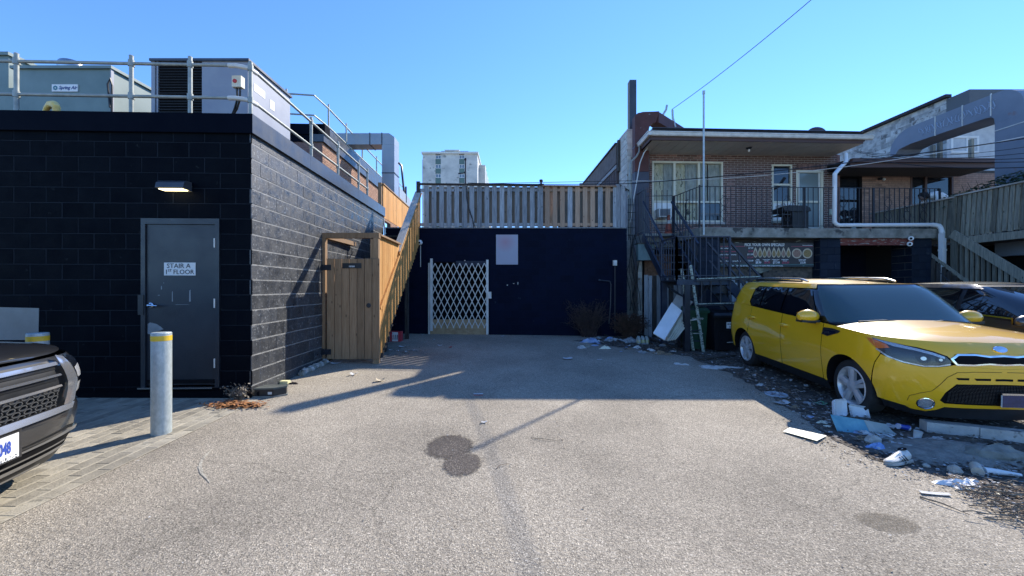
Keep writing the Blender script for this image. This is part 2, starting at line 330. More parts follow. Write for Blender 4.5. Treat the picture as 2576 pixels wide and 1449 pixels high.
def masonry(th, o, d, width, z0, z1, L, H, J, zref, ops, mat, jmat, budget, name='block', wname='wall', stagger=.5, xoff=0, dep=.03, c=.004, rec=.006, core=.18, jit=.0015, JH=None):
    JH = JH or J
    d = V((d[0], d[1], 0)).normalized(); n = V((d.y, -d.x, 0)); o = V((o[0], o[1], 0)); rz = math.atan2(d.y, d.x)
    wall = MB()
    for (a0, a1, b0, b1) in subtract([(.022, width - .022, z0, z1)], ops):
        q = [o + d * a0 - n * rec, o + d * a1 - n * rec, o + d * a1 - n * core, o + d * a0 - n * core]
        wall.hexa([p + V((0, 0, b0)) for p in q] + [p + V((0, 0, b1)) for p in q])
    wp = wall.build(wname, jmat, th)
    rects = []
    k0 = math.floor((z0 - zref) / H); k = k0
    while zref + k * H < z1:
        off = xoff + (L * stagger if k % 2 else 0); i = -2
        while off + i * L < width:
            r = (max(0, off + i * L + JH / 2), min(width, off + (i + 1) * L - JH / 2), max(z0, zref + k * H + J / 2), min(z1, zref + (k + 1) * H - J / 2))
            i += 1
            if r[1] - r[0] > .012 and r[3] - r[2] > .012: rects += subtract([r], ops)
        k += 1
    rects = [r for r in rects if r[1] - r[0] > .015 and r[3] - r[2] > .015]
    def px(r):
        p = o + d * (r[0] + r[1]) / 2 + V((0, 0, (r[2] + r[3]) / 2)); u = p.x / max(p.y, .1); 
        vis = abs(u) < 1.35 and abs((p.z - EYE) / max(p.y, .1)) < .8
        return (0 if vis else 1, p.y)
    rects.sort(key=px)
    rest = MB()
    for i, r in enumerate(rects):
        l = r[1] - r[0]; h = r[3] - r[2]; j = random.uniform(-jit, jit)
        loc = o + d * r[0] + V((0, 0, r[2])) + n * j
        if i < budget: piece(name, piece_mesh(l, h, dep, c, mat), wp, loc, rz)
        else:
            vs, fs = piece_verts(l, h, dep, c); rest.add([loc + d * v[0] - n * v[1] + V((0, 0, v[2])) for v in vs], fs)
    if rest.v: rest.build(name + '_courses', mat, wp, kind='stuff')
    return wp
def W2(o, d, t, off, z):       # point on a wall: t along, off outward
    d = V((d[0], d[1], 0)).normalized(); n = V((d.y, -d.x, 0)); return V((o[0], o[1], 0)) + d * t + n * off + V((0, 0, z))
# ------------------------------------------------------------------ ground
def ground():
    xs = sorted(set([-160, -60, -20, -8] + [x * .5 for x in range(-16, 23)] + [14, 20, 40, 90, 160]))
    ys = sorted(set([-120, -40, -15, -6] + [y * .5 for y in range(-12, 24)] + [11.6, 13, 20, 60, 150, 400]))
    vs = [(x, y, gz(x, y)) for y in ys for x in xs]; nx = len(xs)
    fs = [(j * nx + i, j * nx + i + 1, (j + 1) * nx + i + 1, (j + 1) * nx + i) for j in range(len(ys) - 1) for i in range(nx - 1)]
    o = MB().add(vs, fs).build('ground', M['asphalt'], smooth=True, fix=False); o['kind'] = 'structure'
ground()
def flat_patch(name, pts, mat, dz=.004, kind='structure'):
    m = MB(); bm = bmesh.new(); vs = [bm.verts.new((p[0], p[1], gz(p[0], p[1]) + dz)) for p in pts]; bm.faces.new(vs); bmesh.ops.triangulate(bm, faces=bm.faces)
    m.add([v.co[:] for v in bm.verts], [[v.index for v in f.verts] for f in bm.faces]) if not bm.verts.index_update() else None
    bm.free(); o = m.build(name, mat, fix=False); o['kind'] = kind; return o
def blobpoly(c, rx, ry, n=40, amp=.05, seed=1):
    rg = random.Random(seed); ph = [rg.uniform(0, 6.28) for _ in range(5)]
    return [(c[0] + rx * math.cos(t) * (1 + sum(amp / (k + 1) * math.sin((k + 2) * t + ph[k]) for k in range(5))), c[1] + ry * math.sin(t) * (1 + sum(amp / (k + 1) * math.sin((k + 2) * t + ph[k]) for k in range(5)))) for t in [2 * math.pi * i / n for i in range(n)]]
# oil stain on the asphalt: two round spills run together
def stain():
    a = V((-.598, 3.80, 0)); b = V((-.428, 3.44, 0))
    pa = blobpoly(a, .27, .34, seed=3, amp=.03); pb = blobpoly(b, .21, .27, seed=5, amp=.03)
    o = flat_patch('oil_stain', pa, soft_stain('old_oil_stain', .236, .30), .004); tag(o, 'upper and larger of two dark round oil stains on the asphalt', 'oil stain')
    o = flat_patch('oil_stain', pb, soft_stain('fresher_oil_stain', .182, .235), .007); tag(o, 'lower and smaller of two dark oil stains on the asphalt', 'oil stain')
stain()
sc_m = asphalt('scuffed_asphalt', (.44, .40, .32), (.2, .18, .15), (.62, .56, .46)); dk_m = asphalt('stained_asphalt', (.21, .18, .14), (.09, .08, .06), (.42, .37, .3))
def strip(pts, w_, mat, name, lab, cat):
    q = [GP(*p) for p in pts]; L_ = []; R_ = []; rg = random.Random(3)
    for i, p in enumerate(q):
        d = (q[min(i + 1, len(q) - 1)] - q[max(i - 1, 0)]).normalized(); n = V((-d.y, d.x, 0)); k = w_ * (.3 + math.sin(math.pi * (i + .5) / len(q))) * rg.uniform(.6, 1.2); L_.append(p + n * k); R_.append(p - n * k)
    tag(flat_patch(name, L_ + R_[::-1], mat, .004), lab, cat)
strip([(538, 1128), (522, 1142), (508, 1158), (503, 1175), (508, 1192), (520, 1205), (528, 1216)], .010, sc_m, 'scrape_mark', 'pale curved scrape on the asphalt right of the bollard', 'scrape mark')
c_ = GP(2235, 1318); tag(flat_patch('brown_stain', blobpoly(c_, .24, .15, seed=9, amp=.1), soft_stain('brown_spill', .21, .13, (.17, .14, .10), .38), .004), 'faint brown stain on the asphalt at the lower right', 'stain')
# pavers
EDGE = -3.27
def pavers():
    base = MB(); 
    xs = [-9, -7.5, -6, -4.5, EDGE]; ys = [-3, -1, 1, 3, 5.2]
    base.add([(x, y, gz(x, y) + .0065) for y in ys for x in xs], [(j * 5 + i, j * 5 + i + 1, j * 5 + i + 6, j * 5 + i + 5) for j in range(4) for i in range(4)])
    b = base.build('paver_strip', M['paver_sand'], kind='structure', fix=False)
    me = bpy.data.meshes.new('paver'); l, wd, c, h = .205, .114, .004, .022
    vs = [(x, y, z) for (ix, iy, z) in ((0, 0, 0), (0, 0, h - c), (c, c, h)) for x, y in ((ix, iy), (wd - ix, iy), (wd - ix, l - iy), (ix, l - iy))]
    fs = [(8, 9, 10, 11)] + [(i, (i + 1) % 4, (i + 1) % 4 + 4, i + 4) for i in range(4)] + [(i + 4, (i + 1) % 4 + 4, (i + 1) % 4 + 8, i + 8) for i in range(4)]
    me.from_pydata(vs, [], fs); me.materials.append(M['paver'])
    lst = []
    x = EDGE - .12; col = 0
    while x > -8:
        y = -2 + (.105 if col % 2 else 0)
        while y < 5.0:
            lst.append((x, y)); y += .210
        x -= .127; col += 1
    lst.sort(key=lambda p: (0 if (p[1] > 2.1 and p[0] > -1.3 * p[1] - .1) else 1, p[1]))
    rest = MB()
    for i, (x, y) in enumerate(lst):
        yw = 5.236 - .035 * (-3.435 - x) - .06
        if y + .2 > yw + .1: continue
        z = gz(x, y) - .0125 + random.uniform(-.0015, .0015)
        if i < 300:
            o = piece('paver', me, b, (x, y, z)); o.rotation_euler = (random.uniform(-.003, .003) + .024, random.uniform(-.005, .005) + .012, random.uniform(-.012, .012))
        else: rest.add([(x + v[0], y + v[1], z + v[2]) for v in vs], fs)
    rest.build('paver_field', M['paver'], b, kind='stuff')
pavers()
# ------------------------------------------------------------------ left building (black block, flat roof)
C0 = (-3.435, 5.236); DS = (-.035, 1); DF = (1, .035)
FO = (C0[0] - 6, C0[1] - .21)        # left end of front wall
FW = math.hypot(6, .21)
bl = thing('commercial_building', 'black painted concrete block building with flat roof on the left', 'building', (-6.4, 7.5, .1))
ZT = 3.64
fo = lambda a: FW - a * FW / 6
door_op = (fo(1.405), fo(.40), .0, 2.515)
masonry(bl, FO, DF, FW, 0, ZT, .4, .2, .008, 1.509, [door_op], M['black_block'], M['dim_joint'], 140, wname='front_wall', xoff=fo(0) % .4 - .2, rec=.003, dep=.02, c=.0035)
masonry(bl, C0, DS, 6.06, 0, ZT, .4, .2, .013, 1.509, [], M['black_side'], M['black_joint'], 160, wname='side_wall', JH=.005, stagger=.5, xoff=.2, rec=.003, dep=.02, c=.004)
# solid core, roof, rear
m = MB(); cor = [W2(FO, DF, 0, -.2, 0), W2(FO, DF, FW - .2, -.2, 0), W2(C0, DS, 6.05, -.2, 0), W2(C0, DS, 6.05, -.2, 0) + V((-6, -.1, 0))]
m.hexa([p + V((0, 0, 3.3)) for p in cor] + [p + V((0, 0, 3.42)) for p in cor]); m.build('roof', M['roof_black'], bl)
m = MB(); a = W2(FO, DF, 0, 0, 0); e = W2(C0, DS, 6.06, -.005, 0)
m.bar(a + V((.1, .1, 1.8)), V((a.x + .1, e.y + .4, 1.8)), .18, 3.6); m.bar(e + V((-.003, -.1, 1.8)), V((a.x, e.y - .1, 1.8)), .2, 3.6); m.build('rear_wall', M['black_block'], bl)
# base footing
m = MB(); m.bar(W2(FO, DF, 0, .012, .13), W2(FO, DF, FW, .012, .13), .05, .26); m.bar(W2(C0, DS, 1.4, .02, .14), W2(C0, DS, 6, .02, .2), .05, .16)
m.build('footing', M['black_block'], bl)
# parapet caps
def capseg(o, d, t0, t1, mat, z0=3.63, z1=3.885, name='parapet_cap', proj=.035):
    m = MB(); pr = [(proj, z0), (proj, z1 - .004), (proj - .01, z1), (-.26, z1 - .01), (-.26, z1 - .06), (proj - .012, z0 + .03), (proj - .028, z0)]
    a = [W2(o, d, t0 + .002, x, z) for x, z in pr]; b = [W2(o, d, t1 - .002, x, z) for x, z in pr]; n = len(pr)
    m.add(a + b, [tuple(range(n))[::-1], tuple(range(n, 2 * n))] + [(i, (i + 1) % n, (i + 1) % n + n, i + n) for i in range(n)])
    m.add([W2(o, d, t0, proj + .004, z0), W2(o, d, t1, proj + .004, z0), W2(o, d, t1, proj + .004, z0 + .008), W2(o, d, t0, proj + .004, z0 + .008), W2(o, d, t0, proj, z0 - .004), W2(o, d, t1, proj, z0 - .004)], [(0, 1, 2, 3), (0, 1, 5, 4)])
    return m.build(name, mat, bl)
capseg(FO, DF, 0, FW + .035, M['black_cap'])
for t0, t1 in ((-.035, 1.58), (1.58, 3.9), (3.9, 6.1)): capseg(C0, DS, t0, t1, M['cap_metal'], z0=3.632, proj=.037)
# metal door
def fz(a, off, z): return W2(FO, DF, fo(a), off, z)
fr = MB(); 
for a0, a1, z0, z1 in ((1.40, 1.345, .27, 2.51), (.46, .405, .27, 2.51), (1.345, .46, 2.435, 2.51)):
    q = [fz(a0, -.10, z0), fz(a1, -.10, z0), fz(a1, .012, z0), fz(a0, .012, z0)]; fr.hexa(q + [p + V((0, 0, z1 - z0)) for p in q])
fr.build('door_frame', M['steel_door'], bl)
dr = MB(); q = [fz(1.34, -.06, .33), fz(.465, -.06, .33), fz(.465, -.008, .33), fz(1.34, -.008, .33)]; dr.hexa(q + [p + V((0, 0, 2.10)) for p in q]); dr = dr.build('door', M['steel_door'], bl)
m = MB(); m.bar(fz(1.33, .0, .375), fz(.475, .0, .375), .02, .05)
m.build('sweep', M['matt_black'], dr)
m = MB(); m.bar(fz(1.40, .02, .302), fz(.46, .02, .302), .09, .02); m.build('threshold', M['brushed'], bl)
m = MB(); m.bar(fz(1.40, -.05, .2), fz(.405, -.05, .2), .14, .19); m.build('door_sill', M['black_joint'] if False else M['black_block'], bl)
for z in (2.19, 1.40, .615):
    m = MB(); m.cyl(fz(.462, .016, z - .06), fz(.462, .016, z + .06), .009, 10); m.build('hinge', M['offwhite'], dr)
m = MB(); hc = fz(1.275, 0, 1.375); nn = V((.035, -1, 0)); m.lathe([(0, .0), (.034, 0), (.034, .012), (.02, .02), (.016, .05), (.012, .06), (0, .06)], hc, 18, ax=nn)
m.tube([hc + nn * .05, hc + nn * .06 + V((.03, 0, 0)), hc + nn * .055 + V((.12, 0, -.006))], [.014, .013, .009], 10); m.build('handle', M['chrome'], dr, smooth=True)
m = MB(); q = [fz(1.43, .0, 1.25), fz(1.36, .0, 1.25), fz(1.36, .02, 1.25), fz(1.43, .02, 1.25)]; m.hexa(q + [p + V((0, 0, .26)) for p in q]); m.build('latch_guard', M['black_plastic'], dr)
# sign on the door
sgm = pm('door_sign_sheet', (.55, .56, .55), (.62, .63, .62), scale=8, rough=.5)
m = MB(); q = [fz(1.117, -.007, 1.765), fz(.717, -.007, 1.765), fz(.717, -.003, 1.765), fz(1.117, -.003, 1.765)]; m.hexa(q + [p + V((0, 0, .168)) for p in q]); sg = m.build('door_sign', sgm, dr)
exf = V((1, .035, 0)); ez = V((0, 0, 1))
def sub(parent, ob): return ob
textobj('STAIR A', .086, fz(.93, -.001, 1.862), exf, ez, M['ink'], sg.parent, 'sign_lettering', 'CENTER')
textobj('1', .086, fz(1.107, -.001, 1.782), exf, ez, M['ink'], dr, 'sign_lettering')
textobj('ST', .045, fz(1.067, -.001, 1.815), exf, ez, M['ink'], dr, 'sign_lettering')
textobj('FLOOR', .086, fz(1.0, -.001, 1.782), exf, ez, M['ink'], dr, 'sign_lettering', sx=.97)
# scuffed paint patches on the door and wall
pch = pm('worn_grey_primer', (.16, .18, .19), (.24, .26, .27), scale=6, rough=.45)
m = MB(); m.ext([(0, 0), (0, .13), (.03, .15), (.11, .13), (.17, .09), (.2, .06), (.12, .03), (.06, -.01)], fz(1.325, -.0075, 1.0), exf, ez, V((.0001, -.003, 0))); m.build('paint_patch', pch, dr)
for (a_, z_, w_, h_) in ((1.02, 1.42, .012, .14), (.80, 1.42, .02, .16), (.99, 1.38, .2, .006), (1.16, 1.58, .015, .05), (1.13, 1.66, .012, .012), (1.2, 1.5, .03, .01)):
    m = MB(); m.ext([(0, 0), (w_, .003), (w_ * .8, h_), (w_ * .15, h_ * .9)], fz(a_, -.0078, z_), exf, ez, V((0, -.0016, 0))); m.build('scuff', pch, dr)
pw = pm('grey_cover_paint', (.12, .14, .15), (.17, .19, .2), scale=3, rough=.3)
m = MB(); m.ext([(0, 0), (1.16, 0), (1.17, .41), (.4, .43), (0, .44)], fz(3.85, -.002, .93), exf, ez, V((0, -.006, 0))); m.build('paint_patch', pw, bl)
# wall lamp over the door
lp = thing('wall_light', 'small lit wall lamp with curved grey hood above the charcoal door', 'wall light', fz(.93, 0, 2.86))
m = MB(); prof = [(0, 0), (.0, .12), (.09, .12), (.13, .09), (.145, .03), (.145, .022)]
A_ = [fz(1.11, x, 2.86 + z) for x, z in prof]; B_ = [fz(.76, x, 2.86 + z) for x, z in prof]; n_ = 6
m.add(A_ + B_, [(i, i + 1, i + 7, i + 6) for i in range(5)] + [(0, 1, 2, 3, 4, 5), (6, 7, 8, 9, 10, 11)]); m.build('hood', M['cap_metal'], lp)
m = MB(); m.bar(fz(1.08, .075, 2.868), fz(.79, .075, 2.868), .10, .012); m.build('lens', emis('lamp_glow', (1, .82, .45), 2.6), lp)
# --- roof railing (one connected pipe rail round the roof edge)
rl = thing('roof_railing', 'galvanised pipe guard rail round the roof edge of the black building', 'railing', (-3.6, 6, 3.8))
def rp(Y): return V((-3.40 - .035 * Y, Y, 0))
def fp(X): return V((X, 5.40 + .035 * (X + 3.6), 0))
ZR1, ZR2 = 4.62, 4.18
def post(p, zt=4.70):
    m = MB(); m.cyl(p + V((0, 0, 3.4)), p + V((0, 0, zt)), .026, 12); m.blob(p + V((0, 0, zt)), .028, .028, .015, 8, 0)
    o = m.build('post', M['galv_rail'], rl, smooth=True)
    for z in (ZR1, ZR2):
        c = MB(); c.cyl(p + V((0, 0, z - .04)), p + V((0, 0, z + .04)), .036, 12); c.build('clamp', M['galv_rail'], o, smooth=True)
for Y in (5.46, 7.23, 8.44, 9.69, 10.33): post(rp(Y), 4.70)
for X in (-4.35, -5.12, -6.6, -8.2): post(fp(X), 4.72)
for z in (ZR1, ZR2):
    m = MB(); c = rp(5.46); m.tube([rp(10.33) + V((0, 0, z - .0)), rp(5.6) + V((.0, 0, z))], .021, 10); m.build('rail', M['galv_rail'], rl, smooth=True)
    m = MB(); m.tube([rp(5.6) + V((0, 0, z)), c + V((-.02, 0, z)), V((-3.75, 5.40, z)), V((-3.85, 5.40, z))], .03, 10); m.build('elbow', M['offwhite'], rl, smooth=True)
    m = MB(); m.tube([V((-3.82, 5.395, z)), fp(-9) + V((0, 0, z))], .021, 10); m.build('rail', M['galv_rail'], rl, smooth=True)
# --- rooftop units
gu = pm('sage_green_unit_paint', (.12, .17, .155), (.165, .22, .20), scale=2, rough=.45, c3=(.13, .15, .14), s3=4, t3=.7)
gl = pm('grey_unit_paint', (.24, .25, .29), (.30, .31, .34), scale=2, rough=.45)
hv = thing('air_handler', 'sage green rooftop air handling unit with white maker sign', 'ventilation unit', (-8, 8, 3.4))
m = MB(); m.box(-8.76, -7.06, 7.0, 9.0, 3.4, 5.45); m.build('cabinet', gu, hv)
m = MB(); m.box(-8.80, -7.02, 6.96, 9.04, 5.45, 5.50); m.build('lid', gu, hv)
m = MB(); m.box(-7.058, -7.04, 6.98, 7.03, 3.4, 5.45); m.box(-7.06, -7.03, 8.0, 8.03, 3.4, 5.45); m.build('corner_trim', gl, hv)
m = MB(); m.box(-10.5, -9.37, 7.4, 9.6, 3.4, 5.92); m.build('intake_cabinet', gu, hv)
m = MB(); m.box(-10.6, -9.33, 7.36, 9.64, 5.92, 5.98); m.build('intake_lid', gu, hv)
m = MB(); m.box(-9.37, -8.76, 7.35, 8.9, 3.4, 5.3); m.build('joining_section', gu, hv)
m = MB(); q0 = P(131, 231, 6.99); q1 = P(196, 213, 6.99); m.box(q0.x, q1.x, 6.985, 7.0, q0.z, q1.z); s_ = m.build('maker_sign', M['white'], hv)
blu = pm('blue_ink', (.02, .06, .2), rough=.5); tea = pm('teal_ink', (.02, .2, .25), rough=.5)
textobj('Spring Air', .085, (q0.x + .125, 6.983, q0.z + .04), V((1, 0, 0)), V((.25, 0, 1)), blu, s_, 'sign_lettering', bold=.002, sx=.92)
m = MB(); cc = V((q0.x + .065, 6.983, (q0.z + q1.z) / 2))
for k in range(8):
    t = k * math.pi / 4; m.bar(cc + V((math.cos(t) * .022, -.001, math.sin(t) * .022)), cc + V((math.cos(t + .9) * .038, -.001, math.sin(t + .9) * .038)), .003, .016)
m.build('emblem', tea, s_)
m = MB(); m.tube([(-7.0, 6.95, 3.4), (-7.0, 6.95, 4.9), (-6.98, 6.94, 5.13), (-7.0, 6.93, 5.25), (-7.05, 6.93, 5.15), (-7.01, 6.93, 4.75)], .016, 8); m.build('hose', M['black_plastic'], hv, smooth=True)
vs_ = thing('vent_stack', 'short stainless steel round vent stack with curved cap on the roof', 'vent', P(182, 170, 7.6))
c_ = P(182, 165, 7.6); m = MB(); m.cyl(V((c_.x, 7.6, 5.3)), V((c_.x, 7.6, 5.75)), .165, 24); m.build('pipe', M['brushed'], vs_, smooth=True)
m = MB(); m.lathe([(.165, 0), (.19, .06), (.19, .2), (.17, .24), (.0, .26)], V((c_.x, 7.6, 5.66)), 24, ax=V((-.12, 0, 1))); m.build('cap', M['brushed'], vs_, smooth=True)
yp = MB(); a = P(112, 278, 5.7); yp.tube([P(113, 290, 5.9), P(118, 272, 5.85), P(127, 263, 5.8), P(137, 263, 5.75), P(142, 270, 5.7), P(142, 300, 5.7)], [.035, .035, .045, .05, .045, .04], 12)
tag(yp.build('gas_pipe', pm('yellow_pipe_paint', (.75, .5, .1), (.82, .6, .2), scale=9, rough=.5), smooth=True), 'yellow gas pipe elbow sticking up behind the black parapet', 'pipe')
hu = thing('rooftop_unit', 'grey box shaped rooftop unit with black louvre panel', 'ventilation unit', (-5.2, 7.2, 3.4))
x0 = P(397, 0, 6.6).x; x1 = P(508, 0, 6.6).x; x2 = P(624, 0, 6.6).x
m = MB(); m.box(x1, x2, 6.6, 7.85, 3.4, 5.36); m.box(x0, x1, 6.64, 7.85, 3.4, 5.36); m.build('cabinet', gl, hu)
m = MB(); m.box(x0 - .12, x2 + .03, 6.57, 7.88, 5.36, 5.40); m.build('lid', M['cap_metal'], hu)
m = MB(); m.box(x0 - .11, x0 - .05, 6.6, 6.66, 3.4, 5.36); m.box(x0 - .02, x0, 6.6, 6.66, 3.4, 5.36); m.build('corner_post', gl, hu)
lv = pm('black_louvre', (.012, .013, .015), (.025, .026, .028), scale=7, rough=.5, c3=(.3, .3, .3), s3=6, t3=.68)
lp_ = MB(); lp_.box(x0, x1, 6.625, 6.64, 3.6, 5.3); lpo = lp_.build('louvre_panel', M['matt_black'], hu)
for k in range(38):
    z = 3.62 + k * .045; m = MB(); m.hexa([V((x0, 6.603, z)), V((x1, 6.603, z)), V((x1, 6.64, z + .02)), V((x0, 6.64, z + .02)), V((x0, 6.603, z + .006)), V((x1, 6.603, z + .006)), V((x1, 6.64, z + .026)), V((x0, 6.64, z + .026))]); m.build('slat', lv, lpo)
for (ya, za, yb, zb) in ((6.75, 4.95, 7.05, 5.08), (7.2, 4.85, 7.33, 5.02), (6.7, 4.2, 7.0, 4.3), (7.3, 3.95, 7.5, 4.1)):
    m = MB(); m.box(x2, x2 + .004, ya, yb, za, zb); m.build('label_plate', M['white'], hu)
m = MB(); m.box(x2 - .001, x2 + .012, 6.6, 7.85, 4.35, 4.5); m.build('belt_trim', M['cap_metal'], hu)
sb = thing('isolator_switch', 'cream electrical switch box with red dial beside the corner railing post', 'switch box', P(600, 222, 5.6))
a = P(588, 222, 5.6); b = P(611, 194, 5.6); m = MB(); m.box(a.x, b.x, 5.56, 5.64, a.z, b.z); m.build('box', M['cream'], sb)
m = MB(); m.lathe([(.028, 0), (.026, .012), (0, .012)], ((a.x + b.x) / 2 - .02, 5.56, (a.z + b.z) / 2), 16, ax=V((0, -1, 0))); m.build('dial', pm('red_plastic', (.5, .03, .02), rough=.4), sb)
for k in (0, 1):
    m = MB(); m.tube([P(596 + k * 8, 222, 5.6), P(597 + k * 7, 250, 5.62), P(590 + k * 6, 275, 5.7), P(580, 300, 5.75)], .014, 8); m.build('cable', M['black_plastic'], sb, smooth=True)
# --- upper brick storey further back on the roof
up = thing('rooftop_storey', 'brown brick upper storey with black metal fascia behind the roof railing', 'building', (-7.5, 16, 3.4))
UC = (-5.3 - .035 * 12, 12.0); UZ = 6.53
masonry(up, UC, DS, 9, .3, 6.0, .22, .0677, .01, 3.4, [(2.6, 3.7, 3.4, 4.85), (4.6, 7.6, 3.4, 4.75)], M['sunlit_brick'], M['mortar2'], 160, name='brick', wname='side_wall', dep=.02, c=.002, rec=.006)
uf = (UC[0] - 5, UC[1] - .175)
masonry(up, uf, DF, 5.0, 3.4, 6.0, .22, .0677, .01, 3.4, [], M['brick'], M['mortar2'], 0, name='brick', wname='front_wall', dep=.02, c=.002, rec=.006)
def capat(th, o, d, t0, t1, z0, z1, proj, mat, name):
    m = MB(); q = [W2(o, d, t0, proj, z0), W2(o, d, t1, proj, z0), W2(o, d, t1, -.3, z0), W2(o, d, t0, -.3, z0)]; m.hexa(q + [p + V((0, 0, z1 - z0)) for p in q]); return m.build(name, mat, th)
capat(up, uf, DF, 0, 5.06, 6.0, 6.22, .02, M['black_cap'], 'fascia'); capat(up, uf, DF, 0, 5.1, 6.22, UZ, .06, M['black_cap'], 'fascia')
for k in range(4): capat(up, UC, DS, k * 2.25 - (.06 if k == 0 else 0), k * 2.25 + 2.245, 6.0 + .002, UZ + .002, .062, M['cap_metal'], 'fascia')
m = MB(); q = [V((UC[0] - 5, 12, 6.3)), V((UC[0] - .1, 12.1, 6.3)), V((UC[0] - .4, 21, 6.3)), V((UC[0] - 5, 21, 6.3))]; m.hexa(q + [p + V((0, 0, .1)) for p in q]); m.build('roof', M['roof_black'], up)
ug = thing('upper_railing', 'thin grey pipe rail on top of the brown brick upper storey', 'railing', (-6, 14, 6.5))
def urp(Y): return V((-5.5 - .035 * Y, Y, 0))
cz = 7.42
for p in (V((-6.75, 11.9, 0)), urp(12.9), urp(14.4), urp(16.1), urp(18), urp(20), urp(22)):
    m = MB(); m.cyl(p + V((0, 0, 6.3)), p + V((0, 0, cz + .14)), .03, 8); m.build('post', M['galv_rail'], ug, smooth=True)
for z in (cz, cz - .6):
    m = MB(); m.tube([V((-9, 11.85, z)), V((-6.75, 11.9, z)), V((-5.95, 11.95, z - .03)), urp(12.9) + V((0, 0, z)), urp(23) + V((0, 0, z))], .026, 8); m.build('rail', M['galv_rail'], ug, smooth=True)
# --- big grey duct with downturn
gd = thing('roof_duct', 'large square pale grey sheet metal duct turning down on the roof', 'duct', (-4.8, 15, 5))
a = P(880, 338, 15); b = P(963, 366, 15); c_ = P(994, 490, 15); dm = pm('grey_duct_metal', (.26, .28, .31), (.32, .34, .36), scale=1.5, rough=.4, metal=.3)
m = MB(); m.box(a.x - 1.2, b.x - .45, 14.9, 15.5, b.z, a.z); m.build('horizontal_run', dm, gd)
m = MB(); m.box(b.x - .447, b.x - .003, 14.9, 15.5, b.z, a.z); m.build('horizontal_run', dm, gd)
m = MB(); m.ext([(0, 0), (c_.x - b.x, 0), (c_.x - b.x, .28), (c_.x - b.x - .2, a.z - b.z), (0, a.z - b.z)], (b.x, 14.9, b.z), (1, 0, 0), (0, 0, 1), (0, .6, 0)); m.build('elbow', dm, gd)
m = MB(); m.box(b.x, c_.x, 14.9, 15.5, 4.6, b.z - .004); m.build('downturn', dm, gd)
for (u, vv) in ((b.x - .45, 0), (b.x, 0)):
    m = MB(); m.box(u - .02, u + .01, 14.88, 15.52, b.z - .02, a.z + .02); m.build('seam', M['cap_metal'], gd)
m = MB(); m.box(b.x - .01, c_.x + .02, 14.88, 15.52, 5.9, 5.93); m.build('seam', M['cap_metal'], gd)
m = MB(); m.tube([P(1003, 410, 14.7), P(1010, 418, 14.7), P(1012, 440, 14.7), P(1018, 500, 14.7)], .04, 8); m.tube([P(1021, 470, 14.6), P(1021, 510, 14.6)], .035, 8)
tag(m.build('conduit', M['cap_metal'], smooth=True), 'dark bent conduit pipe standing right of the grey roof duct', 'pipe')
# ------------------------------------------------------------------ back wall with roof terrace fence
YB = 11.36
bw = thing('garage_building', 'low navy painted block building across the back of the lot', 'building', (0, 12.5, .2))
BX0, BX1 = -3.62, (1577 - 1288) * YB / 1000
gx0, gx1 = P(1078, 0, YB).x, P(1229, 0, YB).x; gtop = P(0, 660, YB).z; ZB = P(0, 575, YB).z
masonry(bw, (BX0, YB), (1, 0), BX1 - BX0, .1, ZB, .4, .2, .005, .26 + .1, [(gx0 - BX0, gx1 - BX0, 0, gtop)], M['navy_block'], M['navy_joint'], 300, wname='front_wall', rec=.0012, dep=.015, c=.0012, jit=.0003)
m = MB(); m.box(BX0, BX1 - .01, YB + .19, YB + 8, ZB - .15, ZB - .01); m.build('roof', M['roof_black'], bw)
m = MB(); m.box(BX0, BX1, YB - .02, YB + .2, ZB, ZB + .03); m.build('roof_edge', M['grey_wood'], bw)
m = MB(); m.box(BX1 - .2, BX1 - .002, YB + .182, YB + 8, 0, ZB - .01); m.build('side_wall', M['navy_block'], bw)
m = MB(); m.box(gx0 - .1, gx1 + .1, YB + .9, YB + .95, 0, gtop + .1); m.build('recess_back', M['matt_black'], bw)
# scratches / marks on the wall
for (x, y, w_, h_) in ((1275, 717, .03, .02), (1291, 713, .03, .015), (1302, 710, .02, .07), (1168, 655, .03, .03)):
    a = P(x, y, YB); m = MB(); m.box(a.x, a.x + w_, YB - .004, YB - .001, a.z - h_, a.z); m.build('scuff', M['offwhite'], bw)
m = MB(); a = P(1147, 668, YB); b = P(1226, 657, YB); m.box(a.x, b.x, YB - .03, YB + .02, a.z, b.z); m.build('lintel', pm('dusty_navy', (.03, .04, .06), (.012, .015, .03), scale=9, rough=.8), bw)
# folding security gate
sg_ = thing('folding_gate', 'white folding lattice security gate closed over the dark doorway', 'security gate', P(1153, 843, YB - .08))
def yb(x, y, d=.08): return P(x, y, YB - d)
def gbar(x0, y0, x1, y1, w_, t_, name, mat=M['offwhite'], d=.08):
    m = MB(); m.bar(yb(x0, y0, d), yb(x1, y1, d), t_, w_, up=V((0, -1, 0)) if False else V((0, 0, 1)) if abs(x1 - x0) > abs(y1 - y0) else V((1, 0, 0))); return m.build(name, mat, sg_)
gbar(1085.5, 651, 1085.5, 833, .07, .04, 'post'); gbar(1079.5, 662, 1079.5, 843, .05, .03, 'jamb', d=.03); gbar(1226, 654, 1226, 842, .065, .04, 'post')
X0, X1, Y0, Y1 = 1088, 1224, 662.5, 826; px_, py_ = 15.5, 32.2
def clipline(xa, ya, xb, yb_):
    t0, t1 = 0, 1; dx, dy = xb - xa, yb_ - ya
    for p_, q_ in ((-dx, xa - X0), (dx, X1 - xa), (-dy, ya - Y0), (dy, Y1 - ya)):
        if p_ == 0:
            if q_ < 0: return None
        else:
            t = q_ / p_
            if p_ < 0: t0 = max(t0, t)
            else: t1 = min(t1, t)
    return None if t0 >= t1 - .03 else (xa + dx * t0, ya + dy * t0, xa + dx * t1, ya + dy * t1)
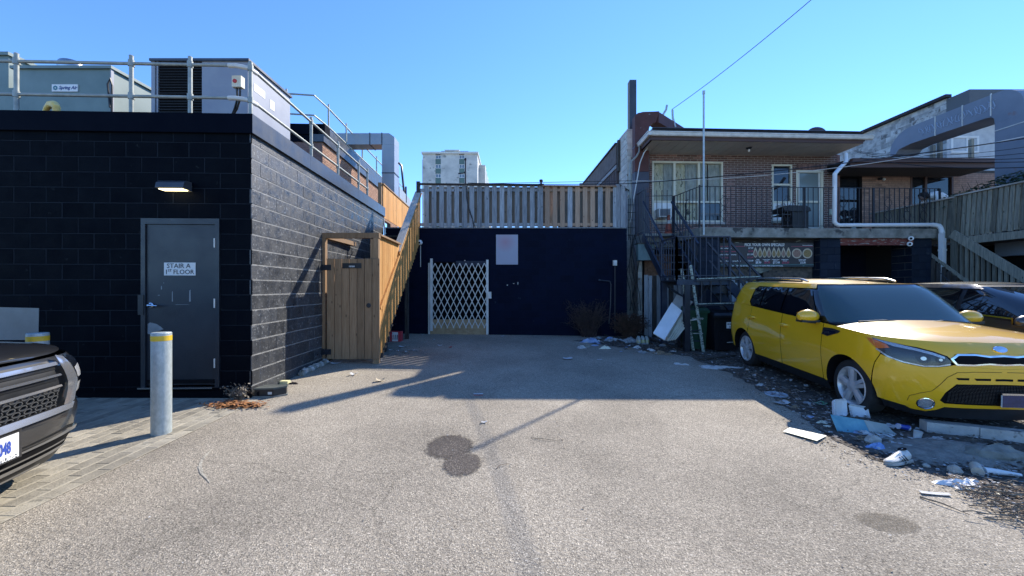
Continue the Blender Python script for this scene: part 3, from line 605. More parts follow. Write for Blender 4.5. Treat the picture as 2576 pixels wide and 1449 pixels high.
for k in range(-12, 24):
    for s_ in (1, -1):
        xa = 1094.5 + px_ * k; r_ = clipline(xa, Y0, xa + s_ * px_ * .5 * (Y1 - Y0) / (py_ / 2), Y1)
        if r_:
            m = MB(); d = .085 + (.008 if s_ > 0 else 0); m.bar(yb(r_[0], r_[1], d), yb(r_[2], r_[3], d), .006, .022, up=(yb(r_[2], r_[3], d) - yb(r_[0], r_[1], d)).cross(V((0, 1, 0)))); m.build('lattice_bar', M['offwhite'], sg_)
osb = pm('strand_board', (.30, .20, .11), (.42, .30, .17), scale=14, rough=.85, c3=(.05, .04, .03), s3=16, t3=.7, st=(.5, 1, 1), bump=.3)
ob = thing('strand_board', 'tan strand board panels leaning behind the foot of the folding gate', 'board', yb(1153, 843, .02))
for a0, a1 in ((1078, 1119.5), (1120, 1147), (1147.5, 1175), (1175.5, 1229)):
    p0, p1 = yb(a0, 843, .03), yb(a1, 804, .03); m = MB(); m.box(p0.x, p1.x, YB - .035, YB - .018, p0.z, p1.z); m.build('panel', osb, ob)
m = MB(); p0, p1 = P(1227, 751, YB), P(1236.5, 734.5, YB); m.box(p0.x, p1.x, YB - .14, YB - .04, p0.z, p1.z); m.lathe([(.012, 0), (.012, .006), (0, .006)], ((p0.x + p1.x) / 2 + .01, YB - .14, (p0.z + p1.z) / 2), 10, ax=V((0, -1, 0)))
tag(m.build('lock_box', M['offwhite']), 'white lock box at the right edge of the folding gate', 'lock box')
# wall poster
pst = bpy.data.materials.new('poster_print'); pst.use_nodes = True; n = pst.node_tree.nodes; l = pst.node_tree.links
tc = n.new('ShaderNodeTexCoord'); gr = n.new('ShaderNodeTexGradient'); gr.gradient_type = 'SPHERICAL'; mp = n.new('ShaderNodeMapping'); mp.inputs['Location'].default_value = (.15, 0, -2.1); mp.inputs['Scale'].default_value = (3.2, 1, 3.3)
l.new(tc.outputs['Object'], mp.inputs[0]); l.new(mp.outputs[0], gr.inputs[0]); mx = n.new('ShaderNodeMix'); mx.data_type = 'RGBA'; l.new(gr.outputs['Fac'], mx.inputs['Factor']); mx.inputs['A'].default_value = (.34, .35, .42, 1); mx.inputs['B'].default_value = (.38, .25, .29, 1); l.new(mx.outputs['Result'], n['Principled BSDF'].inputs['Base Color']); n['Principled BSDF'].inputs['Roughness'].default_value = .6
m = MB(); p0, p1 = P(1248, 666, YB), P(1303, 591, YB); m.box(p0.x, p1.x, YB - .02, YB - .003, p0.z, p1.z); tag(m.build('wall_poster', pst), 'pale lilac poster with a faint red patch on the navy wall', 'poster')
# camera and conduit
ck = thing('security_camera', 'white dome security camera with thin conduit left of the folding gate', 'security camera', P(1058, 611, YB))
c_ = P(1058, 611, YB); m = MB(); m.blob((c_.x, YB - .08, c_.z), .072, .072, .072, 16, 0); m.cyl((c_.x, YB - .03, c_.z), (c_.x, YB, c_.z), .06, 14); m.build('housing', M['white'], ck, smooth=True)
m = MB(); m.blob((c_.x, YB - .125, c_.z - .01), .034, .034, .034, 12, 0); m.build('lens', M['matt_black'], ck, smooth=True)
m = MB(); m.tube([P(1058, 618, YB - .012), P(1058, 672, YB - .012)], .011, 6); m.build('conduit', M['offwhite'], ck)
fl = thing('flood_light', 'small white flood light on a box at the right end of the navy wall', 'wall light', P(1544, 663, YB))
m = MB(); a, b = P(1540, 669, YB), P(1549, 656, YB); m.box(a.x, b.x, YB - .14, YB - .05, a.z, b.z); m.build('lamp_head', M['offwhite'], fl)
m = MB(); a, b = P(1534, 667, YB), P(1555, 657, YB); m.box(a.x, b.x, YB - .05, YB - .003, b.z - .1, b.z); m.build('bracket', M['navy_block'], fl)
m = MB(); m.tube([P(1547, 670, YB - .03), P(1547, 838, YB - .03)], .022, 8); tag(m.build('drain_pipe', M['iron'], smooth=True), 'thin dark vertical pipe running down the navy wall below the flood light', 'pipe')
m = MB(); m.tube([P(1508, 705, YB - .06), P(1534, 708, YB - .06), P(1537, 716, YB - .05), P(1536, 765, YB - .04), P(1532, 815, YB - .04)], .016, 8); m.blob(P(1508, 705, YB - .07), .035, .03, .03, 8, .1); tag(m.build('tap_pipe', M['cap_metal'], smooth=True), 'bent grey water pipe with a tap on the navy wall', 'pipe')
# ------------------------------------------------------------------ terrace fence (board on board)
tf = thing('board_fence', 'board on board wooden fence on the edge of the garage roof', 'fence', (0, YB + .1, ZB))
zf0, zf1 = ZB + .03, P(0, 467, YB).z
YF = YB + .03
def board(th, x0, x1, y0, y1, z0, z1, mat, name='board'):
    m = MB(); j = random.uniform(-.006, .006); m.box(x0, x1, y0, y1, z0, z1 + j); return m.build(name, mat, th)
i = 0; x = P(1066.5, 0, YB).x
while x < P(1570, 0, YB).x:
    new = P(1364, 0, YB).x < x + .06 < P(1548, 0, YB).x
    mt = M['tan_wood'] if new and i % 4 != 3 else M['grey_wood']
    wd_ = .133 + random.uniform(-.004, .004)
    board(tf, x, x + wd_, YF - .01, YF + .012, zf0 + .01, zf1, mt)
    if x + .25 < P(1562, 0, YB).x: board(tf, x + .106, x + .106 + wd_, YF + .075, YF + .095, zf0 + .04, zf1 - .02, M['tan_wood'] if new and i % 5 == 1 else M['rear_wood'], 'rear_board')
    x += .2164; i += 1
for z in (zf0 + .09, zf1 - .12):
    for (xa, xb, mt) in ((1056, 1170, M['grey_wood']), (1172, 1361, M['grey_wood']), (1363, 1550, M['tan_wood'])):
        m = MB(); m.box(P(xa, 0, YB).x, P(xb, 0, YB).x, YF + .013, YF + .073, z - .04, z + .04); m.build('rail', mt, tf)
m = MB(); m.bar(P(1056, 463.5, YF), P(1362, 467.5, YF), .14, .03); m.build('cap', M['dark_wood'], tf)
m = MB(); m.bar(P(1364, 468.5, YF), P(1549, 470, YF), .14, .028); m.build('cap', M['tan_wood'], tf)
for (xp, zt, mt) in ((1052, 457, 'dark_wood'), (1171, 462, 'grey_wood'), (1361.5, 466, 'grey_wood'), (1555, 463, 'grey_wood')):
    c_ = P(xp, zt, YF); m = MB(); m.box(c_.x - .05, c_.x + .05, YF - .02, YF + .074, zf0 - .1, c_.z); po = m.build('post', M[mt], tf)
    if xp == 1361.5:
        m = MB(); m.box(c_.x - .075, c_.x + .075, YF - .045, YF + .1, c_.z, c_.z + .03); m.lathe([(.045, .03), (.03, .06), (.02, .075), (.045, .1), (.055, .13), (.045, .16), (0, .175)], (c_.x, YF + .03, c_.z), 14); m.build('finial', M['dark_wood'], po)
m = MB(); c_ = P(1462, 461, YF + .1); m.box(c_.x - .04, c_.x + .04, YF + .1, YF + .18, zf0, c_.z); m.build('post', M['grey_wood'], tf)
# end return of the fence
for k, xx in enumerate((1562, 1568, 1576)):
    Yk = YF + .15 + k * .22; c_ = P(xx, 470 + k * 4, Yk); m = MB(); m.box(c_.x - .012, c_.x + .012, Yk - .07, Yk + .07, zf0, zf1); m.build('board', M['grey_wood'], tf)
m = MB(); m.bar(V((P(1556, 0, YF).x, YF, zf1 + .02)), V((P(1580, 0, YF + .7).x, YF + .7, zf1 + .02)), .1, .03); m.build('cap', M['dark_wood'], tf)
# antenna pipe + cable on the fence
an = thing('antenna_pipe', 'thin black pipe with a side arm standing above the grey fence', 'pipe', P(1171, 465, YF - .04))
m = MB(); m.tube([P(1171, 466, YF - .04), P(1171, 400, YF - .04)], .022, 8); m.tube([P(1171, 432, YF - .04), P(1167, 436, YF - .04), P(1153, 437, YF - .04)], .02, 8); m.tube([P(1168.5, 401, YF - .04), P(1173.5, 401, YF - .04)], .035, 8); m.build('pipe', M['iron'], an, smooth=True)
m = MB(); m.tube([P(1172, 468, YF - .05), P(1174, 500, YF - .05), P(1180, 530, YF - .05), P(1192, 562, YF - .05), P(1196, 574, YF - .05)], .012, 6); m.tube([P(1176, 468, YF - .06), P(1173, 480, YF - .05), P(1178, 518, YF - .05), P(1188, 548, YF - .05), P(1192, 574, YF - .05)], .01, 6); m.build('cable', M['black_plastic'], an, smooth=True)
# ------------------------------------------------------------------ wooden stair enclosure with gate
we = thing('stair_enclosure', 'new cedar stair enclosure climbing beside the black side wall', 'wooden stair', (-3, 7.4, .2))
YG = 7.4
def gxp(Y): return -2.26 - .035 * Y        # plane of the open side guard
zg = lambda y: EYE + (725 - y) * YG / 1000
pl, pr = P(815, 0, YG).x, P(947.5, 0, YG).x
gl0 = gz(-3, YG)
for (c_, w_) in ((pl, .085), (pr, .095)):
    m = MB(); m.box(c_ - w_ / 2, c_ + w_ / 2, YG - .045, YG + .045, gl0 - .05, zg(600)); m.build('post', M['cedar'], we)
m = MB(); m.box(pl - .05, pr + .06, YG - .05, YG + .045, zg(600), zg(587)); m.build('beam', M['cedar'], we)
m = MB(); m.box(pl - .03, pl + .05, YG + .06, YG + 1.4, zg(600), zg(588)); m.build('beam', M['cedar'], we)
m = MB(); m.box(pr - .11, pr - .055, YG - .02, YG + .04, zg(655), zg(602)); m.build('stop', M['cedar'], we)
# gate
gt = MB(); ga, gb = P(823, 0, YG - .06).x, P(955.5, 0, YG - .06).x; zb_, zt_ = zg(902.5), zg(652)
gate = thing('plank_gate', 'closed cedar plank gate with small black number plate', 'gate', ((ga + gb) / 2, YG - .06, zb_))
npl = 7; wpl = (gb - ga) / npl
for k in range(npl):
    m = MB(); vs, fs = piece_verts(wpl - .007, zt_ - zb_ + random.uniform(-.004, .004), .02, .007); x_ = ga + k * wpl; yy = YG - .075 + random.uniform(-.0015, .0015)
    m.add([(x_ + v[0], yy + v[1], zb_ + v[2]) for v in vs], fs); m.build('plank', M['cedar'], gate)
for z in (zb_ + .2, (zb_ + zt_) / 2, zt_ - .2):
    m = MB(); m.box(ga + .02, gb - .03, YG - .054, YG - .052 + .035, z - .045, z + .045); m.build('batten', M['cedar'], gate)
for yy in (674, 884):
    m = MB(); z = zg(yy); m.box(pl - .045, pl + .02, YG - .09, YG - .06, z - .055, z + .055); m.box(pl + .02, pl + .035, YG - .10, YG - .085, z - .05, z + .05); m.box(pl + .035, ga + .08, YG - .085, YG - .076, z - .05, z + .05); m.build('hinge', M['iron'], gate)
m = MB(); a, b = P(861, 675.5, YG - .08), P(909, 662.5, YG - .08); m.box(a.x, b.x, YG - .084, YG - .0765, a.z, b.z); npt = m.build('number_plate', M['black_plastic'], gate)
textobj('1616A', .042, ((a.x + b.x) / 2, YG - .0855, a.z + .023), V((1, 0, 0)), V((0, 0, 1)), M['wht_ink'], npt, 'lettering', 'CENTER', bold=.0015)
m = MB(); c_ = P(927.5, 769, YG - .08); m.lathe([(.042, 0), (.042, .008), (.03, .014), (.0, .014)], (c_.x, YG - .076, c_.z), 18, ax=V((0, -1, 0))); m.build('latch_ring', M['iron'], gate)
# side guard boards
Yk = YG + .06; k = 0
def zrail(Y): return 1.36 + (Y - 7.6) * .775
while Yk < 11.3:
    x_ = gxp(Yk) + random.uniform(-.006, .004); zb2 = max(gl0 + .12, .42 + .69 * (Yk - 7.75)); zb2 += random.uniform(-.03, .03); zt2 = zg(590) - .02 if Yk < 9.02 else zrail(Yk + .06) - .04
    wd_ = .128
    m = MB(); q = [V((x_ - .003, Yk, zb2)), V((x_ + .016, Yk, zb2)), V((gxp(Yk + wd_) + .016, Yk + wd_, zb2 + (.0 if k % 2 else .03))), V((gxp(Yk + wd_) - .003, Yk + wd_, zb2))]
    dz = [0, 0, .097 if Yk >= 9.02 else 0, .097 if Yk >= 9.02 else 0]
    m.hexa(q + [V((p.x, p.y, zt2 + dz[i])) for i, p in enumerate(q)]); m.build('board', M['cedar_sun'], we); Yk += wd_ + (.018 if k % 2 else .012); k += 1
m = MB(); m.bar(V((gxp(7.45) + .03, 7.45, zg(590) - .005)), V((gxp(9.0) + .03, 9.0, zg(590) - .005)), .085, .035); m.build('cap', M['cedar'], we)
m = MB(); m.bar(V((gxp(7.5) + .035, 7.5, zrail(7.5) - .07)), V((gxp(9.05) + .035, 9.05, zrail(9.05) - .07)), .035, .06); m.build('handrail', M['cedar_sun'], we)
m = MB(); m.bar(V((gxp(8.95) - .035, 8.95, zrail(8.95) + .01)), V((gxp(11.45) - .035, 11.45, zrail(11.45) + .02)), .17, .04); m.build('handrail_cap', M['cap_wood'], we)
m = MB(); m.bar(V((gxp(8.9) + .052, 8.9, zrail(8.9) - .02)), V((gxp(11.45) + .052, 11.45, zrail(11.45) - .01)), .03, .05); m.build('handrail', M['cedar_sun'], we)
# inner stringers, steps
nst = 14
for k in range(nst):
    Y = 7.9 + k * .255; z = .42 + k * .195; m = MB(); m.box(-3.46 - .035 * (Y - 7.4), gxp(Y) - .04, Y, Y + .27, z - .04, z); m.build('step', M['dark_wood'], we)
for xo in (-3.44, -2.62):
    m = MB(); m.bar(V((xo, 7.85, .25)), V((xo - .12, 11.3, .42 + nst * .195 - .2)), .04, .26); m.build('stringer', M['dark_wood'], we)
m = MB(); m.box(-3.75, -2.68, 11.32, 12.4, 3.05, 3.1); m.build('landing', M['dark_wood'], we)
for X, Y in ((-3.2, 8.6), (-2.75, 8.6), (-3.1, 9.9), (-2.75, 10.4)):
    m = MB(); m.box(X - .045, X + .045, Y - .045, Y + .045, .1, .5 + (Y - 7.9) * .75); m.build('leg', M['dark_wood'], we)
# upper fence on top of the wall beyond the roof cap
uf_ = thing('cedar_screen', 'bright cedar board screen standing above the end of the black side wall', 'fence', (-3.7, 11.5, 3.6))
Yk = 11.24; k = 0
m = MB(); m.box(-3.76, -3.665, 11.15, 11.24, 3.62, 4.56); m.build('post', M['cedar'], uf_)
while Yk < 14.6:
    x_ = -3.252 - .035 * Yk; m = MB(); m.box(x_ - .015, x_ + .004, Yk, Yk + .136, 3.6, 4.52 + random.uniform(-.005, .005)); m.build('board', M['cedar_sun'], uf_); Yk += .141
m = MB(); m.bar(V((-3.675, 11.2, 4.54)), V((-3.80, 14.6, 4.54)), .13, .03); m.build('cap', M['cedar'], uf_)
for z in (3.8, 4.35):
    m = MB(); m.bar(V((-3.73, 11.2, z)), V((-3.85, 14.6, z)), .04, .08); m.build('rail', M['cedar'], uf_)
m = MB(); gy = pm('pale_grey_fascia', (.24, .27, .3), (.3, .33, .36), rough=.5); m.bar(P(1004, 483, 13), P(1033, 516, 16), .02, .35); tag(m.build('metal_flashing', gy), 'pale blue grey metal flashing strip rising behind the cedar screen', 'flashing')
m = MB(); m.tube([V((-3.66, 11.33, 3.6)), V((-3.64, 11.36, 3.3)), V((-3.62, 11.3, 3.1)), V((-3.5, 11.32, 2.95))], .02, 8); tag(m.build('broken_pipe', M['offwhite'], smooth=True), 'short white pipe bent at the end corner of the black wall', 'pipe')
# ------------------------------------------------------------------ apartment tower
tw = thing('apartment_tower', 'distant pale concrete apartment tower rising above the grey fence', 'building', (-18, 125, 0))
tcon = pm('tower_concrete', (.40, .41, .40), (.58, .58, .55), scale=.35, detail=8, rough=.85, c3=(.26, .27, .26), s3=.6, t3=.6, st=(1, 1, 1.4))
tgl = glassm('tower_glass', (.12, .17, .22), .1); tgr = pm('green_spandrel', (.08, .14, .13), (.10, .17, .155), scale=.5, rough=.6)
YT = 115; tx = lambda x: P(x, 0, YT).x; tz = lambda y: P(0, y, YT).z
cols = [(1095.4, 1109), (1155.2, 1168.3)]
segs = [(1063.5, 1095.4), (1109, 1155.2), (1168.3, 1201)]
for a0, a1 in segs:
    m = MB(); m.box(tx(a0), tx(a1), YT, YT + 40, 0, tz(387)); m.build('wall', tcon, tw)
m = MB(); m.box(tx(1061), tx(1203.5), YT - .5, YT + 40, tz(388) + .001, tz(383.5)); m.build('roof_edge', M['offwhite'], tw)
m = MB(); m.box(tx(1061), tx(1063.4), YT + .6, YT + 40, 0, tz(400)); m.build('side_bay', tcon, tw)
m = MB(); m.box(tx(1201) + .01, tx(1201) + 1.9, YT + 5, YT + 40, 0, tz(402)); sb2 = m.build('side_bay', tcon, tw)
pv = (415 - 390.5)
for k in range(14):
    yt = 389.5 + k * 23.7
    for a0, a1 in cols:
        m = MB(); m.box(tx(a0) + .002, tx(a1) - .002, YT + .15, YT + .4, tz(yt + 23.7) + .002, tz(yt + 10.3)); m.build('spandrel', tgr, tw)
        m = MB(); m.box(tx(a0) + .002, tx(a1) - .002, YT + .3, YT + .4, tz(yt + 10.2), tz(yt + .2)); wn = m.build('window', tgl, tw)
        m = MB()
        for xx in (a0 + .5, (a0 + a1) / 2, a1 - .5): m.box(tx(xx) - .06, tx(xx) + .06, YT + .2, YT + .295, tz(yt + 10.2), tz(yt + .2))
        for yy in (yt + .8, yt + 9.7): m.box(tx(a0) + .01, tx(a1) - .01, YT + .21, YT + .296, tz(yy) - .06, tz(yy) + .06)
        m.build('frame', M['white'], wn)
        if k == 0 or k == 2:
            m = MB(); m.box(tx((a0 + a1) / 2) + .1, tx(a1) - .15, YT + .31, YT + .32 - .012, tz(yt + 9), tz(yt + 1)); 
for j in range(6):
    m = MB(); m.box(tx(1201) + 1.9, tx(1201) + 1.95, YT + 8 + j * 5.5, YT + 10 + j * 5.5, tz(480), tz(405)); m.build('side_window', tgl, tw)
m = MB(); m.box(tx(1118), tx(1152), YT + 2, YT + 10, tz(383.5), tz(375)); m.build('plant_room', tcon, tw)
m = MB(); m.box(tx(1116), tx(1154), YT + 1.5, YT + 10.5, tz(375) + .002, tz(372.5)); m.build('plant_room_roof', M['offwhite'], tw)
m = MB(); zz = tz(381)
for a0, a1 in ((1110, 1118), (1155, 1178)):
    m.tube([(tx(a0), YT, zz), (tx(a1), YT, zz)], .06, 4)
    for t in range(5): m.tube([(tx(a0 + (a1 - a0) * t / 4), YT, zz - .7), (tx(a0 + (a1 - a0) * t / 4), YT, zz)], .05, 4)
m.build('roof_rail', M['cap_metal'], tw)
# bollards
def bollard(x, y, ytop, lab, dy=0):
    p = GP(x, y); t = thing('bollard', lab, 'bollard', p, 'steel bollards on the pavers'); zt = EYE + (725 - ytop) * p.y / 1000
    m = MB(); m.lathe([(.0835, -.05), (.0835, zt - p.z - .006), (.079, zt - p.z), (.0, zt - p.z + .004)], p, 32); m.build('post', M['galv'], t, smooth=True)
    m = MB(); m.lathe([(.084, zt - p.z - .083), (.0848, zt - p.z - .082), (.0848, zt - p.z - .032), (.084, zt - p.z - .031)], p, 32); m.build('reflective_band', M['yellow_tape'], t, smooth=True)
bollard(406, 1092, 836.5, 'grey steel bollard with yellow band standing in front of the charcoal door')
def gpY(X, Y): return V((X, Y, gz(X, Y)))
p_ = gpY(-4.975, 4.17)
t = thing('bollard', 'grey steel bollard with yellow band partly behind the dark car at far left', 'bollard', p_, 'steel bollards on the pavers'); zt = EYE - .113 * 4.17
m = MB(); m.lathe([(.0835, -.05), (.0835, zt - p_.z - .006), (.079, zt - p_.z), (.0, zt - p_.z + .004)], p_, 32); m.build('post', M['galv'], t, smooth=True)
m = MB(); m.lathe([(.084, zt - p_.z - .083), (.0848, zt - p_.z - .082), (.0848, zt - p_.z - .032), (.084, zt - p_.z - .031)], p_, 32); m.build('reflective_band', M['yellow_tape'], t, smooth=True)
# ------------------------------------------------------------------ right hand brick building
DR = (1, .035)
RO = (4.36, 12.6)
def rt(x, o=RO): u = (x - 1288) / 1000; return (u * o[1] - o[0]) / (1 - .035 * u)
def rz_(x, y, o=RO): t = rt(x, o); return EYE + (725 - y) * (o[1] + .035 * t) / 1000
rb = thing('brick_building', 'dark brown brick flat with deep grey soffit above a concrete deck', 'building', (7, 12.6, .2))
ZD = 3.196
W1 = (rt(1640.4), rt(1818.6), rz_(1730, 559), rz_(1730, 407)); W2_ = (rt(1942), rt(1992.6), rz_(1967, 557), rz_(1967, 414.5)); DRR = (rt(2002.7), rt(2071), ZD - .1, rz_(2037, 429))
RW = rt(2107)
masonry(rb, RO, DR, RW, 2.9, 5.9, .2195, .0677, .011, ZD, [W1, W2_, DRR], M['brick'], M['mortar'], 300, name='brick', wname='front_wall', dep=.02, c=.0015, rec=.005)
m = MB(); q = [W2(RO, DR, 0, -.2, 0), W2(RO, DR, RW, -.2, 0), W2(RO, DR, RW, -6, 0), W2(RO, DR, 0, -6, 0)]
m.hexa([p + V((0, 0, 5.8)) for p in q] + [p + V((0, 0, 5.9)) for p in q]); m.hexa([q[0] + V((0, 0, 0)), q[0] + V((.2, 0, 0)), q[3] + V((.2, 0, 0)), q[3]] + [q[0] + V((0, 0, 5.9)), q[0] + V((.2, 0, 5.9)), q[3] + V((.2, 0, 5.9)), q[3] + V((0, 0, 5.9))]); m.build('core', M['brick'], rb)
room = pm('dim_room', (.05, .045, .035), (.08, .075, .06), rough=.9)
m = MB(); q = [W2(RO, DR, .05, -1.6, 3), W2(RO, DR, RW - .05, -1.6, 3), W2(RO, DR, RW - .05, -1.7, 3), W2(RO, DR, .05, -1.7, 3)]; m.hexa(q + [p + V((0, 0, 2.8)) for p in q]); m.build('room_back', room, rb)
cg = glassm('window_glass', (.02, .03, .035), .02, alpha=.1, spec=.6)
dgl = glassm('dark_window_glass', (.012, .016, .022), .02, alpha=.93)
sgl = glassm('door_screen_glass', (.20, .25, .25), .12, alpha=.9, spec=.6)
def fbar(th, o, d, t0, t1, z0, z1, off0, off1, mat, name):
    m = MB(); q = [W2(o, d, t0, off1, z0), W2(o, d, t1, off1, z0), W2(o, d, t1, off0, z0), W2(o, d, t0, off0, z0)]; m.hexa(q + [p + V((0, 0, z1 - z0)) for p in q]); return m.build(name, mat, th)
def window(th, o, d, box, cols, rows_per_col, fmat, gmat, fw=.055, dep=(-.09, .012)):
    """frame ring, mullions, transoms and single panes"""
    t0, t1, z0, z1 = box; fr = MB()
    def b(a0, a1, b0, b1, e0=dep[0], e1=dep[1]):
        q = [W2(o, d, a0, e1, b0), W2(o, d, a1, e1, b0), W2(o, d, a1, e0, b0), W2(o, d, a0, e0, b0)]; fr.hexa(q + [p + V((0, 0, b1 - b0)) for p in q])
    b(t0, t0 + fw, z0, z1); b(t1 - fw, t1, z0, z1); b(t0 + fw, t1 - fw, z1 - fw, z1); b(t0 + fw, t1 - fw, z0, z0 + fw)
    ed = [t0 + fw] + [c for c in cols] + [t1 - fw]; e2 = dep[1] - .008
    for c in cols: b(c - .035, c + .035, z0 + fw, z1 - fw, dep[0], e2)
    panes = []
    for i in range(len(ed) - 1):
        a0 = ed[i] + (.035 if i else 0); a1 = ed[i + 1] - (.035 if i < len(ed) - 2 else 0); zs = [z0 + fw] + list(rows_per_col[i]) + [z1 - fw]
        for j in range(len(zs) - 1):
            b0 = zs[j] + (.03 if j else 0); b1 = zs[j + 1] - (.03 if j < len(zs) - 2 else 0)
            if j < len(zs) - 2: b(a0, a1, zs[j + 1] - .03, zs[j + 1] + .03, dep[0], e2)
            panes.append((a0, a1, b0, b1))
    f = fr.build('window', fmat, th)
    for k, (a0, a1, b0, b1) in enumerate(panes): fbar(f, o, d, a0, a1, b0, b1, -.05, -.044, gmat[k] if isinstance(gmat, list) else gmat, 'pane')
    return f
z_t = rz_(1700, 508)
win1 = window(rb, RO, DR, W1, [rt(1697), rt(1758.5)], [[z_t], [z_t], [z_t]], M['cream'], [dgl, cg, cg, cg, dgl, cg])
fbar(win1, RO, DR, rt(1645), rt(1693), rz_(1660, 552), z_t - .03, -.04, -.02, M['white'], 'panel')
cur = pm('cream_curtain', (.56, .52, .34), (.80, .78, .60), scale=3, rough=.9, st=(3, 3, 1.2), c3=(.2, .2, .12), s3=3, t3=.58, lo=.4, hi=.6)
gcur = pm('grey_curtain', (.36, .38, .33), (.55, .57, .50), scale=3, rough=.9, st=(3, 3, 1.2))
for (a, b, mt, zl) in ((1646, 1672, cur, z_t), (1672, 1696, gcur, z_t), (1699, 1727, cur, W1[2]), (1727, 1757, gcur, z_t), (1730, 1757, cur, W1[2]), (1760, 1782, gcur, z_t), (1785, 1815, gcur, z_t)):
    m = MB(); n_ = 30; t0, t1 = rt(a), rt(b); vs = []
    zt2 = W1[3] if mt is not cur or zl != W1[2] else (z_t if a == 1730 else W1[3])
    for i in range(n_ + 1):
        t = t0 + (t1 - t0) * i / n_; off = -.085 + .012 * math.sin(i * 1.9) - (.025 if mt is cur else 0)
        vs += [W2(RO, DR, t, off, zl), W2(RO, DR, t, off, zt2)]
    m.add(vs, [(2 * i, 2 * i + 2, 2 * i + 3, 2 * i + 1) for i in range(n_)]); m.build('curtain', mt, rb, smooth=True, fix=False)
fbar(rb, RO, DR, W1[0] - .03, W1[1] + .08, W1[2] - .07, W1[2] - .002, -.05, .05, M['lt_concrete'], 'window_sill')
z2a, z2b = rz_(1967, 465), rz_(1967, 509)
win2 = window(rb, RO, DR, W2_, [], [[z2b, z2a]], M['cream'], [dgl, dgl, dgl], fw=.05)
fbar(win2, RO, DR, rt(1946), rt(1989), W2_[2] + .05, z2b - .03, -.04, -.02, M['white'], 'panel')
fbar(win2, RO, DR, rt(1946), rt(1986), rz_(1967, 461), rz_(1967, 433), -.06, -.052, pm('sky_blue_blind', (.2, .38, .62), (.24, .42, .66), rough=.4), 'blind')
fbar(rb, RO, DR, W2_[0] - .03, W2_[1] + .03, W2_[2] - .07, W2_[2] - .002, -.05, .05, M['concrete'], 'window_sill')
# storm door
dfr = window(rb, RO, DR, (DRR[0], DRR[1], ZD, DRR[3]), [], [[rz_(2037, 508)]], M['cream'], [sgl, sgl], fw=.075); rename(dfr, 'storm_door')
for (a, b) in ((rt(2008), rt(2013.5)), (rt(2061), rt(2066))): fbar(dfr, RO, DR, a, b, ZD + .08, DRR[3] - .08, -.043, -.03, M['offwhite'], 'stile')
fbar(dfr, RO, DR, rt(2008), rt(2066), ZD + .06, ZD + .36, -.042, -.03, M['offwhite'], 'kick_panel')
m = MB(); m.cyl(W2(RO, DR, rt(2007.5), .0, rz_(2010, 513)), W2(RO, DR, rt(2007.5), .04, rz_(2010, 513)), .02, 8); m.build('handle', M['cap_metal'], dfr)
fbar(rb, RO, DR, rt(2086), rt(2096), rz_(2090, 541), rz_(2090, 527), -.0, .06, pm('pale_green_box', (.42, .45, .36), rough=.5), 'junction_box')
# soldier course over door: darker brick heads
for k in range(13):
    t = DRR[0] + .02 + k * .068
    m = MB(); q = [W2(RO, DR, t, .004, DRR[3] + .01), W2(RO, DR, t + .058, .004, DRR[3] + .01), W2(RO, DR, t + .058, -.01, DRR[3] + .01), W2(RO, DR, t, -.01, DRR[3] + .01)]; m.hexa(q + [p + V((0, 0, .19)) for p in q]); m.build('soldier_brick', M['brick'], rb)
# roof with gutter and soffit
ex0, ex1 = 3.98, 10.36
def eY(x, Y0=11.4): return Y0 + .035 * (x - 4)
def slabz(th, pts, z0, z1, mat, name):
    m = MB(); m.ext([(p[0], p[1]) for p in pts], (0, 0, z0), (1, 0, 0), (0, 1, 0), (0, 0, z1 - z0)); return m.build(name, mat, th)
nb_ = 22
for k in range(nb_):
    a = ex0 + .06 + (ex1 - ex0 - .1) * k / nb_; b = ex0 + .06 + (ex1 - ex0 - .1) * (k + 1) / nb_ - .012
    sh = 1.25   # planks laid at a slant
    m = MB(); q = [V((a, eY(a) + .06, 5.84)), V((b, eY(b) + .06, 5.84)), V((min(b + .0, ex1), 12.60 + .035 * (b - 4.36), 5.84)), V((a, 12.60 + .035 * (a - 4.36), 5.84))]; m.hexa(q + [p + V((0, 0, .015)) for p in q]); m.build('soffit_panel', M['soffit'], rb)
slabz(rb, [(ex0 + .02, eY(ex0) + .02), (ex1 - .02, eY(ex1) + .02), (ex1 - .02, 18.6), (ex0 + .02, 18.6)], 5.90, 6.06, M['roof_black'], 'roof')
m = MB(); m.bar((ex0, eY(ex0), 5.895), (ex1 - .1, eY(ex1 - .1), 5.875), .03, .10); m.bar((ex0, eY(ex0), 5.895), (ex0, 12.5, 5.895), .03, .10); m.build('fascia', M['brown_trim'], rb)
def gutter(p, q, name='gutter'):
    m = MB(); d = (V(q) - V(p)).normalized(); n = V((d.y, -d.x, 0)); pr = [(0, 0), (.07, 0), (.09, .03), (.10, .085), (.115, .09), (.115, .115), (0, .115)]
    A = [V(p) + n * u + V((0, 0, z)) for u, z in pr]; B = [V(q) + n * u + V((0, 0, z)) for u, z in pr]; k = len(pr)
    m.add(A + B, [tuple(range(k))[::-1], tuple(range(k, 2 * k))] + [(i, (i + 1) % k, (i + 1) % k + k, i + k) for i in range(k)]); return m.build(name, M['offwhite'], rb)
gutter((ex0 - .11, eY(ex0) - .015, 5.95), (ex1 + .12, eY(ex1) - .015, 5.915)); gutter((ex0 - .015, 12.35, 5.95), (ex0 - .015, eY(ex0) - .12, 5.95))
m = MB(); m.bar((ex0 + .06, eY(ex0) + .04, 6.12), (ex1 - .12, eY(ex1) + .04, 6.09), .06, .11); m.bar((ex0 + .06, eY(ex0) + .06, 6.12), (ex0 + .06, 18, 6.12), .06, .11); m.build('roof_edge', M['roof_black'], rb)
